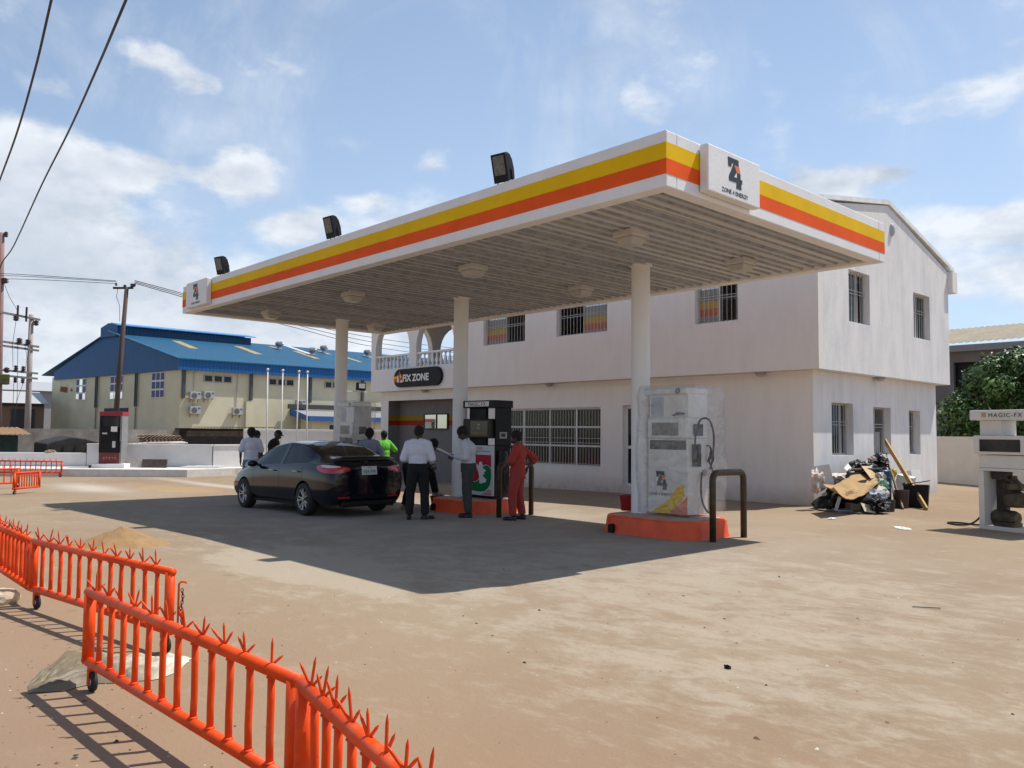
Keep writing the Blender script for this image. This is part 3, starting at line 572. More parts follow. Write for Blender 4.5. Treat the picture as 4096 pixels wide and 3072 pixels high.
flat([(-24.52,3.40),(-24.56,3.55),(-24.50,3.66),(-24.46,3.79),(-24.40,3.70),(-24.33,3.62),(-24.25,3.52),(-24.28,3.42),(-24.4,3.38)],mat('flame_red',(.55,.05,.02),.5),'flame',17.024); flat([(-24.44,3.56),(-24.42,3.68),(-24.36,3.63),(-24.32,3.56),(-24.37,3.52)],mat('flame_yellow',(.85,.42,.06),.5),'flame_heart',17.019)
flat([(-24.59,3.36),(-24.57,3.62),(-24.54,3.66),(-24.52,3.60),(-24.50,3.50),(-24.46,3.36),(-24.50,3.36),(-24.53,3.43),(-24.56,3.36)],paper,'white_figure',17.014); flat([(-24.40,3.40),(-24.33,3.46),(-24.27,3.44),(-24.25,3.37),(-24.37,3.36)],paper,'white_smoke',17.014)
text('FIX ZONE',.345,(-24.27,17.028,3.40),(1,0,0),(0,0,1),paper,t_,bold=.012,sx=1.02,ext=.006)
# ------------------------------------------------------------ pump islands
def island(name_loc,x0,x1,y0,y1,h_,lab):
    x,y=name_loc; z0=gz(x)
    t_=thing('pump_island',(x,y,z0),lab,'pump island','orange concrete pump islands')
    def outline(g):
        P=[];r=min(.45,(y1-y0)/2-.02)
        for cx,cy,a0 in ((x1-r,y1-r,0),(x0+r,y1-r,90),(x0+r,y0+r,180),(x1-r,y0+r,270)):
            for k in range(7):
                a=R(a0+90*k/6); P.append((cx+(r+g)*math.cos(a)-x,cy+(r+g)*math.sin(a)-y))
        return P
    b=MB(); rings=[(.05,-.02),(.03,.06),(.0,h_-.02),(-.02,h_)]; V=[];F=[]; n=28
    for g_,z in rings: V+=[(px,py,z) for px,py in outline(g_)]
    for i in range(3):
        for j in range(n): F.append((i*n+j,i*n+(j+1)%n,(i+1)*n+(j+1)%n,(i+1)*n+j))
    F.append(tuple(3*n+j for j in range(n))); F.append(tuple(range(n))[::-1])
    b.add(V,F); o=ob('kerb',b,island_o,t_)
    b=MB(); b.v=[];V=[(px,py,h_+.004) for px,py in outline(-.10)]; V+=[(px,py,h_-.01) for px,py in outline(-.10)]
    b.add(V,[tuple(range(n))]+[(j,n+j,n+(j+1)%n,(j+1)%n) for j in range(n)]); ob('island_top',b,mat('scuffed_island_top',(.40,.20,.14),.8,var=.3,scale=5,col2=(.52,.40,.33)),t_)
    # drain mouth near one end, front side
    b=MB(); hx_,yy=x0+.38-x,y0-.055-y; P=[(-.05,0),(.05,0),(.05,.09)]+[(.05*math.cos(R(a)),.09+.05*math.sin(R(a))) for a in range(20,180,20)]+[(-.05,.09)]
    b.prism(P,(hx_,yy+.03,.01),(1,0,0),(0,0,1),.06); ob('drain_opening',b,blackp,t_)
    return t_
island((-8.0,10.85),-8.92,-7.10,10.16,11.50,.27,'orange pump island under the plastic wrapped Z4 dispenser at the right column')
island((-12.8,10.85),-13.66,-11.95,10.18,11.50,.25,'orange pump island under the black and white SUPER dispenser at the middle column')
island((-17.6,10.85),-18.9,-16.85,10.2,11.75,.25,'orange pump island behind the black car, mostly hidden by it')
# ------------------------------------------------------------ crash hoops
def hoop(x,y0,y1,h_,lab):
    z=gz(x); t_=thing('crash_hoop',(x,(y0+y1)/2,z),lab,'crash rail','steel crash hoops at the island ends'); d=(y1-y0)/2; r=.12; P=[(0,-d,-.02),(0,-d,h_-.05-r)]
    hh=h_-.05
    for k in range(1,7): a=R(180-15*k); P.append((0,-d+r+r*math.cos(a),hh-r+r*math.sin(a)))
    for k in range(0,6): a=R(90-15*k-15); P.append((0,d-r+r*math.cos(a),hh-r+r*math.sin(a)))
    P.append((0,d,-.02)); b=MB(); b.tube(P,.05,14)
    ob('bent_pipe',b,mat('worn_brown_paint',(.022,.016,.011),.5,metal=.1,var=.5,scale=9,col2=(.075,.05,.022)),t_,smooth=True)
    return t_
hoop(-6.88,10.46,11.31,1.07,'dark worn steel hoop in front of the wrapped Z4 dispenser by the canopy shadow tip')
hoop(-11.40,10.24,11.08,1.06,'dark worn steel hoop beside the person in orange clothes')
# ------------------------------------------------------------ dispensers
dw=mat('dispenser_white',(.70,.69,.665),.4,var=.05,scale=4,coat=.2); scr=mat('dark_display',(.022,.022,.024),.12,var=.3)
scr_b=mat('faded_display',(.16,.155,.15),.2,var=.5,scale=18)
def nozzle(parent,x,y,z,side=1,col=None):
    b=MB(); b.tube([(x,y,z),(x+.045*side,y+.01,z+.10),(x+.055*side,y+.02,z+.20)],[.022,.028,.024],10); b.tube([(x+.055*side,y+.02,z+.19),(x+.02*side,y+.01,z+.26),(x-.03*side,y,z+.27)],[.02,.014,.012],8); b.tube([(x+.05*side,y+.02,z+.18),(x+.10*side,y+.02,z+.10),(x+.09*side,y+.02,z+.01)],.008,6)
    ob('nozzle',b,col or blackp,parent,world=True,smooth=True)
def hose(parent,P,r=.015,m=None,sub=8):
    # Catmull-Rom through P
    Q=[];P=[Vector(p) for p in P]
    for i in range(len(P)-1):
        p0,p1,p2,p3=P[max(i-1,0)],P[i],P[i+1],P[min(i+2,len(P)-1)]
        for k in range(sub):
            t=k/sub; Q.append(.5*((2*p1)+(p2-p0)*t+(2*p0-5*p1+4*p2-p3)*t*t+(3*p1-p0-3*p2+p3)*t**3))
    Q.append(P[-1]); b=MB(); b.tube(Q,r,8); return ob('hose',b,m or rubber,parent,world=True,smooth=True)
def wrap(parent,x0,x1,y0,y1,z0,z1,seed,top=True):
    nx,nz,ny=14,34,10; rnd=Vector((seed*3.1,seed*7.7,seed))
    ring=[]
    for i in range(nx): ring.append((fz(x0,x1,i/nx),y0))
    for i in range(ny): ring.append((x1,fz(y0,y1,i/ny)))
    for i in range(nx): ring.append((fz(x1,x0,i/nx),y1))
    for i in range(ny): ring.append((x0,fz(y1,y0,i/ny)))
    n=len(ring); V=[];F=[]; cx,cy=(x0+x1)/2,(y0+y1)/2
    for k in range(nz+1):
        t=k/nz; z=fz(z0,z1,t)
        for px,py in ring:
            d=Vector((px-cx,py-cy,0)); L_=d.length; d.normalize(); f=1-.06*(t>.93)*(t-.93)/.07
            w=.05*noise.noise(Vector((px*4,py*4,z*1.3))+rnd)+.02*noise.noise(Vector((px*13,py*13,z*4))+rnd)+.05*(1-t)*abs(noise.noise(Vector((px*5,py*5,2))+rnd))
            V.append((cx+d.x*(L_*f+w),cy+d.y*(L_*f+w),z+(.03*noise.noise(Vector((px*6,py*6,9))+rnd) if k==0 else 0)))
    for k in range(nz):
        for j in range(n): F.append((k*n+j,k*n+(j+1)%n,(k+1)*n+(j+1)%n,(k+1)*n+j))
    V.append((cx,cy,z1+.02)); F+=[(nz*n+j,nz*n+(j+1)%n,(nz+1)*n) for j in range(n)]
    b=MB(); b.add(V,F); ob('plastic_wrap',b,film_m,parent,world=True,smooth=True)
def disp_white(x0,x1,y0,y1,zb,zt,lab,full=True,grp=None):
    t_=thing('fuel_dispenser',((x0+x1)/2,(y0+y1)/2,zb),lab,'fuel dispenser',grp)
    X=lambda f:fz(x0,x1,f); Z=lambda f:fz(zb,zt,f)   # fractions of face width and height
    k=dict(parent=t_,world=True)
    b=MB(); b.bx(x0,x1,y0,y1,zb+.03,Z(.60)); ob('lower_cabinet',b,dw,bev=.012,**k)
    b=MB(); b.bx(x0+.005,x1-.005,y0-.025,y1,Z(.602),Z(.765)); ob('display_head',b,dw,bev=.02,**k)
    b=MB(); b.bx(x0+.06,x1-.004,y0+.03,y1-.01,Z(.765),Z(.95)); ob('upper_column',b,dw,**k)
    b=MB(); b.bx(x0-.09,x1+.01,y0-.035,y1+.01,Z(.945),zt); ob('top_cap',b,dw,bev=.03,**k)
    b=MB(); b.lathe([(.048,y0-.045),(.046,y0-.034)],(0,0,0),20,ax='y'); b.v=[(v[0]+X(.80),v[1],v[2]+Z(.972)) for v in b.v]; ob('round_emblem',b,scr,**k)
    b=MB(); 
    for a in (45,135): b.box((X(.80),y0-.047,Z(.972)),(.075,.004,.010),rot=Matrix.Rotation(R(a),3,'Y'))
    ob('emblem_mark',b,alu,**k)
    b=MB(); b.bx(X(.06),X(.38),y0+.024,y0+.029,Z(.775),Z(.93)); ob('poster',b,mat('pale_blue_poster',(.42,.44,.50),.5,var=.2,scale=8),**k)
    b=MB(); b.bx(X(.13),X(.80),y0-.032,y0-.0255,Z(.625),Z(.725)); ob('display',b,scr_b,**k)
    b=MB(); b.bx(X(.05),X(.97),y0-.006,y0-.0005,Z(.515),Z(.588)); ob('keypad_strip',b,scr,**k)
    # side: nozzle boots, nozzles, hoses on the +X face
    w=y1-y0
    b=MB(); b.bx(x1+.0005,x1+.02,y0+.30*w,y0+.72*w,Z(.625),Z(.715)); b.bx(x1+.0005,x1+.02,y0+.22*w,y0+.62*w,Z(.385),Z(.56)); ob('nozzle_boot',b,darkp,**k)
    b=MB(); b.lathe([(.055,x1+.001),(.055,x1+.03),(.03,x1+.035)],(0,0,0),18,ax='x'); b.v=[(v[0],v[1]+y0+.80*w,v[2]+Z(.335)) for v in b.v]; ob('hose_coupling',b,mat('grey_coupling',(.30,.30,.30),.5),**k)
    nozzle(t_,x1+.035,y0+.28*w,Z(.42)); nozzle(t_,x1+.035,y0+.92*w,Z(.42))
    if full: hose(t_,[(x1+.05,y0+.25*w,Z(.42)),(x1+.09,y0+.16*w,Z(.62)),(x1+.12,y0+.32*w,Z(.745)),(x1+.12,y0+.75*w,Z(.75)),(x1+.10,y0+1.04*w,Z(.63)),(x1+.08,y0+1.02*w,Z(.44)),(x1+.04,y0+.98*w,Z(.36))],.016)
    hose(t_,[(x1+.03,y0+.62*w,Z(.34)),(x1+.06,y0+.50*w,Z(.25)),(x1+.09,y0+.46*w,Z(.13)),(x1+.10,y0+.72*w,Z(.035)),(x1+.10,y0+1.0*w,Z(.06)),(x1+.08,y0+1.08*w,Z(.30)),(x1+.05,y0+.95*w,Z(.42))],.016)
    return t_,X,Z
t_,X,Z=disp_white(-8.38,-7.60,10.85,11.42,.275,2.35,'plastic wrapped white Z4 dispenser with yellow and orange corner at the right column')
z4(t_,(-8.215,10.8485,.99),(1,0,0),.225,.30); text('ZONE 4 ENERGY',.064,(-8.12,10.848,.595),(1,0,0),(0,0,1),navy,t_,align='CENTER',bold=.0)
def facep(poly,m,nm,y,parent,th=.003): b=MB(); b.prism(poly,(0,y,0),(1,0,0),(0,0,1),th); ob(nm,b,m,parent,world=True)
facep([(-8.32,.31),(-7.98,.53),(-7.74,.80),(-7.68,.80),(-7.655,.62),(-7.76,.47),(-7.98,.31)],yel,'yellow_corner',10.848,t_); facep([(-7.97,.31),(-7.64,.56),(-7.604,.62),(-7.604,.31)],mat('corner_orange',(.78,.20,.08),.5),'orange_corner',10.8475,t_)
b=MB(); b.tube([(-7.84,10.80,1.90),(-7.62,10.80,1.93)],.012,6); b.box((-7.72,10.80,1.925),(.13,.03,.035)); ob('tied_wrap_knot',b,mat('dark_red_rope',(.10,.02,.02),.8),t_,world=True)
wrap(t_,-8.50,-7.40,10.72,11.62,.30,2.39,1)
t_,X,Z=disp_white(-17.66,-17.02,10.52,11.02,.20,2.30,'plastic wrapped white dispenser with a scuffed side behind the black car at the left column',full=False)
b=MB(); b.bx(-17.015,-17.0,10.53,11.01,.30,2.2); ob('side_panel',b,mat('grey_side_panel',(.42,.41,.39),.5,var=.2),t_,world=True)
wrap(t_,-17.76,-16.93,10.43,11.10,.22,2.33,4)
# black and white dispenser at the middle column
t_=thing('fuel_dispenser',(-12.85,11.15,.25),'black MAGIC-FX dispenser with a red and green SUPER panel at the middle column','fuel dispenser'); k=dict(parent=t_,world=True)
X0,X1,Y0,Y1=-13.25,-12.33,10.92,11.36
b=MB(); b.bx(X0+.03,X1-.005,Y0+.02,Y1,.26,1.325); ob('lower_cabinet',b,blackp,bev=.01,**k)
b=MB(); b.bx(X0+.02,X1,Y0,Y0+.019,.30,1.322); ob('door_panel',b,dw,bev=.008,**k)
b=MB(); b.bx(-12.35,X1+.02,Y0+.03,Y1+.02,1.325,2.10); ob('right_tower',b,blackp,bev=.01,**k)
b=MB(); b.bx(X0+.06,-12.66,Y0+.06,Y0+.14,1.326,2.10); ob('left_pillar',b,blackp,bev=.01,**k)
b=MB(); b.bx(-12.38,-12.351,Y0+.08,Y0+.2,1.326,2.10); ob('inner_pillar',b,blackp,**k)
b=MB(); b.bx(X0-.06,X1+.05,Y0-.05,Y1+.04,2.10,2.25); ob('header',b,blackp,bev=.012,**k)
facep([(-13.20,2.125),(-12.44,2.125),(-12.44,2.225),(-13.20,2.225)],dw,'header_plate',Y0-.051,t_); text('MAGIC-FX',.118,(-12.82,Y0-.0545,2.134),(1,0,0),(0,0,1),navy,t_,align='CENTER',bold=.0,sx=1.0,space=1.05)
b=MB(); b.bx(X0+.0,-12.37,Y0-.06,Y0+.16,1.47,1.87); ob('display_head',b,mat('olive_black_plastic',(.02,.018,.011),.4,spec=.25,var=.3),bev=.02,**k)
facep([(-13.0,1.52),(-12.46,1.52),(-12.46,1.82),(-13.0,1.82)],scr,'display',Y0-.0605,t_); facep([(-12.99,1.56),(-12.48,1.56),(-12.48,1.60),(-12.99,1.60)],mat('ochre_strip',(.20,.13,.02),.5),'ochre_strip',Y0-.0645,t_)
text('888',.05,(-12.78,Y0-.065,1.73),(1,0,0),(0,0,1),alu,t_); text('888',.05,(-12.78,Y0-.065,1.66),(1,0,0),(0,0,1),alu,t_)
# door artwork
rp=mat('panel_red',(.50,.012,.035),.4,var=.05); gp=mat('panel_green',(.0,.19,.065),.4,var=.05)
px=lambda x,y:(-12.33-(1435-x)*.00222,1.318-(y-705)*.00162)
facep([px(*q) for q in [(1125,772),(1385,772),(1385,778),(1125,778)]],darkp,'panel_line',Y0-.001,t_)
text('SUPER',.088,(*[px(1160,758)[0]],Y0-.001,px(1160,758)[1]),(1,0,0),(0,0,1),mat('super_orange',(.62,.14,.05),.5),t_,bold=.0,space=1.1)
facep([px(*q) for q in [(1060,1060),(1065,960),(1090,890),(1130,845),(1190,820),(1400,820),(1400,985),(1370,955),(1330,940),(1290,955),(1262,1000),(1245,1080),(1225,1130),(1190,1160),(1140,1165),(1100,1140)]],rp,'red_shape',Y0-.001,t_)
facep([px(*q) for q in [(1060,1085),(1095,1150),(1140,1172),(1195,1167),(1235,1135),(1256,1080),(1272,1010),(1296,965),(1332,948),(1372,964),(1400,1005),(1400,1120),(1385,1190),(1350,1245),(1300,1280),(1250,1287),(1060,1278)]],gp,'green_shape',Y0-.001,t_)
facep([px(*q) for q in [(1165,895),(1175,890),(1180,920),(1215,950),(1232,955),(1235,920),(1252,906),(1272,915),(1284,950),(1283,985),(1335,1020),(1300,1040),(1316,1055),(1285,1075),(1300,1100),(1338,1130),(1325,1170),(1290,1172),(1270,1186),(1240,1180),(1238,1110),(1225,1040),(1200,985),(1180,925)]],paper,'white_figure',Y0-.005,t_)
for i in range(4):
    y=1262+i*17; facep([px(*q) for q in [(1350-i*24,y),(1405,y),(1405,y+8),(1340-i*24,y+8)]],rp,'red_bar',Y0-.001,t_); y=785+i*17; facep([px(*q) for q in [(1105,y),(1222-i*14,y),(1214-i*14,y+7),(1105,y+7)]],gp,'green_bar',Y0-.001,t_)
b=MB(); b.bx(X1+.0205,X1+.03,Y0+.13,Y0+.33,1.47,1.60); ob('keypad_plate',b,mat('beige_keypad',(.30,.28,.24),.5),**k); b=MB(); b.bx(X1+.0305,X1+.034,Y0+.17,Y0+.28,1.50,1.57); ob('keypad_screen',b,darkp,**k)
b=MB(); b.bx(X1+.005,X1+.06,Y0+.10,Y0+.34,.75,1.22); ob('nozzle_boot',b,darkp,bev=.01,**k)
nozzle(t_,X1+.08,Y0+.22,.95,col=mat('grey_nozzle',(.12,.12,.13),.35,metal=.4))
hose(t_,[(X1+.05,Y0+.25,.9),(X1+.10,Y0+.20,.55),(X1+.14,Y0+.30,.36),(X1+.16,Y0+.45,.5),(X1+.15,Y0+.47,.95),(X1+.09,Y0+.43,1.25),(X1+.03,Y0+.40,1.30)],.018)
# dispenser on the planter, far left
t_=thing('fuel_dispenser',(-34.15,10.22,.05),'old black and red dispenser on a white plinth by the low white wall','fuel dispenser')
t_.rotation_euler=(0,0,R(51)); red_d=mat('dull_red_panel',(.16,.02,.022),.5,var=.2)
def lb(nm,x0,x1,y0,y1,z0,z1,m,bev=0,par=None): b=MB(); b.bx(x0,x1,y0,y1,z0,z1); return ob(nm,b,m,par or t_,bev=bev)
# local: width along x, front faces -y
lb('plinth',-.62,.62,-.45,.45,0,.17,white_wall,.01); lb('kick_panel',-.42,.42,-.28,.28,.17,.60,red_d); lb('lower_cabinet',-.43,.40,-.30,.28,.60,1.05,blackp,.01); lb('left_post',-.43,-.37,-.30,.28,1.05,2.04,darkp); lb('right_post',.36,.43,-.30,.28,.17,2.04,mat('grey_post',(.22,.22,.22),.5))
lb('display_head',-.37,.30,-.32,.28,1.05,1.60,blackp,.01); lb('upper_cabinet',-.37,.05,-.25,.28,1.60,2.04,darkp); lb('header',-.44,.44,-.32,.30,2.04,2.20,mat('header_red',(.30,.02,.03),.5),.01)
lb('white_label',.02,.26,-.326,-.321,1.42,1.62,paper); lb('nozzle_slot',.08,.20,-.306,-.301,.80,1.05,alu); lb('small_display',-.30,-.12,-.326,-.321,1.32,1.38,alu)
for i in range(5): b=MB(); b.bx(-.26+i*.11,-.20+i*.11,-.286,-.281,.34+.02*(i%2),.44); ob('faded_print',b,mat('faded_pink_print',(.32,.12,.12),.6),t_)
# white stripped dispenser at the right edge
t_=thing('fuel_dispenser',(-4.25,15.80,0),'white stripped MAGIC-FX dispenser with its pump exposed at the right edge','fuel dispenser'); dx=Vector((.957,-.29,0)).normalized(); t_.rotation_euler=(0,0,math.atan2(-.265,.964)); t_.scale=(1,1,.955)
# local x from -0.55 (left) to +0.62; front -y
dw2=mat('stripped_dispenser_white',(.70,.695,.66),.45,var=.05)  # even white of the stripped dispenser
lb('base_frame',-.60,.66,-.30,-.22,.0,.07,dw2,.008); lb('base_frame_rear',-.60,.66,.24,.30,.0,.07,dw2,.008); lb('left_leg',-.60,-.50,-.30,.30,.07,1.06,dw2,.01); lb('right_leg',.58,.66,-.30,.30,.07,1.06,dw2,.01)
lb('shelf',-.60,.66,-.30,.30,1.06,1.11,dw2,.008); lb('lower_fascia',-.60,.66,-.28,.28,1.11,1.35,dw2,.02); lb('display_head',-.66,.70,-.33,.30,1.36,1.70,dw2,.02); lb('display',-.54,.16,-.336,-.331,1.41,1.63,scr); lb('small_display',.23,.40,-.336,-.331,1.41,1.63,scr)
lb('left_pillar',-.60,-.22,-.22,.22,1.70,1.98,dw2,.01); lb('right_pillar',.5,.62,-.22,.22,1.70,1.98,dw2,.01); lb('header',-.72,.76,-.32,.32,1.98,2.16,dw2,.015)
text('MAGIC-FX',.105,(-.38,-.3245,2.03),(1,0,0),(0,0,1),navy,t_,bold=.0,space=1.25,world=False)
lb('red_mark',-.50,-.42,-.3245,-.3205,2.035,2.115,mat('pale_red_mark',(.5,.30,.26),.6))
rusty=mat('oily_pump_metal',(.05,.042,.03),.55,metal=.4,var=.6,scale=12,bump=.3,bscale=20,col2=(.13,.11,.07))
b=MB(); b.lathe([(.16,.42),(.19,.46),(.20,.60),(.17,.66),(.08,.70)],(-.12,0,0),16); ob('pump_body',b,rusty,t_,bev=.01)
b=MB(); b.lathe([(.09,.70),(.14,.74),(.13,.84),(.06,.92),(.05,.98)],(-.16,0,0),12); b.box((-.16,0,.80),(.30,.12,.08)); ob('air_separator',b,rusty,t_)
b=MB(); b.lathe([(.15,-.26),(.16,-.2),(.16,.15),(.12,.22)],(0,0,0),16,ax='x'); b.v=[(v[0]*.9-.30,v[1]*.9,v[2]*.85+.22) for v in b.v]; b.box((-.28,0,.10),(.36,.24,.08)); ob('motor',b,rusty,t_)
b=MB(); b.box((-.38,.05,.60),(.16,.14,.86)); b.box((-.33,-.05,.98),(.26,.2,.14)); ob('pipe_block',b,mat('dark_pipe_block',(.035,.025,.025),.6,var=.5,scale=9),t_,bev=.01)
b=MB(); b.tube([(-.36,-.1,.9),(-.22,-.14,.94),(-.12,-.12,.88),(-.14,-.08,.78),(-.22,-.05,.72),(-.36,.0,.70)],.018,8); ob('pipework',b,rusty,t_)
b=MB(); P=[(-.55,-.2,.42),(-.62,-.25,.20),(-.80,-.25,.06),(-1.05,-.22,.02),(-1.28,-.12,.02),(-1.38,.02,.02),(-1.25,.14,.02),(-1.0,.12,.02),(-.85,.02,.03),(-.62,-.1,.05)]
Q=[];PV=[Vector(p) for p in P]
hs=hose(t_,P,.017); hs.matrix_parent_inverse=Matrix()
# ------------------------------------------------------------ red buckets
def bucket(x,y,z,r,h_,lab,m=redp,handle=True,tilt=0,cat='bucket',grp='red sand buckets'):
    t_=thing('bucket',(x,y,z),lab,cat,grp); t_.rotation_euler=(tilt,0,.3)
    b=MB(); b.lathe([(.001,.01),(r*.74,0),(r*.76,.01),(r,h_-.02),(r*1.07,h_-.02),(r*1.07,h_),(r*.97,h_),(r*.73,.02),(.001,.02)],(0,0,0),22,cap=False); o=ob('shell',b,m,t_,smooth=True); o.data.set_sharp_from_angle(angle=R(35))
    if handle: b=MB(); b.tube([(r*math.cos(R(a))*1.02,r*.35*math.sin(R(a)),h_-.02+.03*math.sin(R(a))) for a in range(0,181,20)],.005,6); ob('handle',b,steel,t_)
    return t_
bucket(-8.99,11.05,.272,.14,.27,'deep red bucket standing on the island left of the right column')
bucket(-13.44,11.28,.252,.14,.29,'dark red bucket on the middle island just left of the column')
bucket(-13.93,10.74,gz(-13.9),.16,.25,'dark red bucket on the ground under the raised shoe of the writing person')
# ------------------------------------------------------------ orange crowd barriers with spikes, on castors
def spike_cluster(b,x,rnd):
    for ang,ln,lean in ((0,.115,.02),(-32,.098,-.02),(40,.070,.01)):
        if rnd.random()<.12 and ang: continue
        a=R(ang+rnd.uniform(-13,13)); d=Vector((math.sin(a)*.62,math.sin(a)*.62+rnd.uniform(-.06,.06),math.cos(a))).normalized(); p=Vector((x,0,.60)); q=p+d*ln*rnd.uniform(.82,1.10)
        b.tube([p,p.lerp(q,.80),q],[.0062,.0058,.0012],7)
def caster(t_,x):
    b=MB(); b.box((x,0,.125),(.05,.03,.05)); b.box((x+.02,.024,.085),(.03,.004,.09)); b.box((x+.02,-.024,.085),(.03,.004,.09)); br=ob('caster_bracket',b,barrier_o,t_)
    b=MB(); b.lathe([(.040,-.016),(.056,-.014),(.060,0),(.056,.014),(.040,.016)],(x+.03,0,.060),20,ax='y'); ob('caster_wheel',b,rubber,br,smooth=True)
    b=MB(); b.lathe([(.006,-.02),(.039,-.012),(.039,.012),(.006,.02)],(x+.03,0,.060),16,ax='y'); ob('caster_hub',b,mat('zinc_hub',(.42,.42,.40),.4,metal=.7),br,smooth=True)
def barrier(p0,p1,lab,seed,bars=15,z=None,cast=(1,1),clusters=None):
    p0=Vector((p0[0],p0[1],0));p1=Vector((p1[0],p1[1],0)); L_=(p1-p0).length; d=(p1-p0)/L_; z=gz(p0.x) if z is None else z; rnd=random.Random(seed)
    t_=thing('spiked_barrier',(p0.x,p0.y,z),lab,'barrier','orange spiked barriers on castors',math.atan2(d.y,d.x))
    b=MB(); b.tube([(0,0,.580),(L_,0,.580)],.029,16); ob('top_rail',b,barrier_o,t_,smooth=True)
    b=MB(); b.tube([(0,0,.165),(L_,0,.165)],.029,16); ob('bottom_rail',b,barrier_o,t_,smooth=True)
    for x in (.035,L_-.035): b=MB(); b.tube([(x,0,.165),(x,0,.580)],.035,16); ob('end_post',b,barrier_o,t_,smooth=True)
    for i in range(bars):
        x=.035+(L_-.07)*(i+1)/(bars+1); b=MB(); bx_,by_=rnd.uniform(-.004,.004),rnd.uniform(-.004,.004); b.tube([(x,0,.17),(x+bx_,by_,.30),(x-bx_*.6,by_*.5,.45),(x+rnd.uniform(-.003,.003),0,.575)],.0168,12); b.ell((x,0,.195),(.023,.024,.010)); b.ell((x,0,.551),(.023,.024,.009)); ob('upright_bar',b,barrier_o,t_,smooth=True)
    nc=clusters or bars-1
    for i in range(nc):
        b=MB(); spike_cluster(b,.06+(L_-.14)*(i+.3)/nc+rnd.uniform(-.015,.015),rnd); ob('spike_cluster',b,barrier_o,t_)
    for c_,x in zip(cast,(.10,L_-.10)):
        if c_: caster(t_,x)
    return t_
barrier((-5.545,1.548),(-3.045,1.655),'nearest orange spiked barrier panel whose left post stands over the dusty plastic sheet',1,12,cast=(1,0))
barrier((-3.005,1.645),(-1.2,1.275),'orange spiked barrier panel leaving the bottom edge of the picture, right of the double post',2,12,cast=(0,0))
barrier((-8.30,1.842),(-5.925,2.205),'orange spiked barrier panel ending at the free post with a chain, before the sand heap',3,12,cast=(1,1))
barrier((-10.78,1.86),(-8.335,1.838),'orange spiked barrier panel cut by the left edge of the picture below the shadow tip',4,13,cast=(0,0))
barrier((-25.9,5.85),(-25.2,5.05),'short end-on orange barrier at the left edge in the middle distance',5,9,cast=(0,1),z=-.22)
barrier((-28.3,3.4),(-27.9,5.75),'orange barrier behind the end-on one at the far left edge',6,12,cast=(0,1),z=-.22)
barrier((-34.95,6.35),(-33.35,8.25),'far orange spiked barrier in front of the low kerb by the white wall',7,12,z=-.22)
barrier((-36.55,4.45),(-34.98,6.31),'farthest left orange spiked barrier by the white wall, cut by the picture edge',8,12,z=-.22)
# hook and chain on the free post
b=MB(); b.tube([(-5.885,2.235,.20),(-5.885,2.235,.50),(-5.875,2.246,.515),(-5.855,2.268,.515),(-5.848,2.275,.505)],.008,8)
top('hook_rod',b,barrier_o,'thin orange rod with a bent hook beside the free barrier post','rod')
b=MB()
for i in range(17):
    z=.455-.021*i; sw=.012*math.sin(i*.7)
    c=Vector((-5.868+sw*.4,2.252+sw*.4,z)); 
    P=[c+Vector(((.009*math.cos(a) if i%2 else 0),(0 if i%2 else .009*math.cos(a)),.015*math.sin(a))) for a in [2*math.pi*k/8 for k in range(9)]]
    b.tube(P,.0032,5,cap=False)
top('chain',b,mat('dark_red_chain',(.12,.02,.025),.4,metal=.5,var=.3),'dark chain hanging from the free barrier post','chain')
# ------------------------------------------------------------ boundary walls and kerb at the left
def wall_line(name,P,z0,z1,th,m,lab,cat,cap=0,zt2=None,world=True):
    t_=thing(name,(P[0][0],P[0][1],z0),lab,cat)
    b=MB(); c=MB()
    for (a,q) in zip(P,P[1:]):
        a=Vector((a[0],a[1],0));q=Vector((q[0],q[1],0)); d=(q-a).normalized(); n=Vector((-d.y,d.x,0)); 
        for mb,e,za,zb in ((b,th/2,z0,z1),(c,th/2+.04,z1,z1+cap)):
            if mb is c and not cap: continue
            V=[a-n*e,q-n*e,q+n*e,a+n*e]; V=[v+Vector((0,0,za)) for v in V]+[v+Vector((0,0,zb)) for v in V]
            mb.add(V,[(0,1,2,3),(4,5,6,7),(0,1,5,4),(1,2,6,5),(2,3,7,6),(3,0,4,7)])
    ob('wall_body',b,m,t_,world=True)
    if cap: ob('coping',c,m,t_,world=True,bev=.01)
    return t_
kerb_w=mat('whitewashed_kerb',(.64,.615,.58),.85,var=.13,scale=4,bump=.3,bscale=12)
lowm=mat('whitewashed_wall',(.66,.645,.64),.85,var=.07,scale=1.5,bump=.2,bscale=16)
b=MB(); K=[(-37.2,4.3),(-35.24,6.67),(-33.49,8.69),(-30.95,11.92),(-31.35,13.99),(-31.0,24)]; KB=[(-39.5,6.1),(-37.0,8.1),(-35.7,9.7),(-32.9,13.2),(-32.6,14.2),(-32.2,24)]
for i in range(5):
    V=[(*K[i],-.3),(*K[i+1],-.3),(*K[i+1],.06),(*K[i],.06),(*KB[i],-.3),(*KB[i+1],-.3),(*KB[i+1],.055),(*KB[i],.055)]
    b.add(V,[(0,1,2,3),(3,2,6,7),(4,7,6,5)])
struct('kerb_pavement',b,kerb_w)
wall_line('boundary_wall',[(-40,4.4),(-35.70,9.71)],-.3,.55,.2,lowm,'lower left part of the white boundary wall behind the far barriers','wall',.05)
wall_line('boundary_wall',[(-35.69,9.73),(-32.6,13.56),(-32.55,14.9)],-.3,.92,.2,lowm,'middle height white boundary wall behind the black and red dispenser','wall',.06)
wall_line('boundary_wall',[(-32.9,15.0),(-31.9,18.8),(-29.5,27)],-.3,1.55,.2,lowm,'tall white boundary wall behind the four white poles','wall',.08)
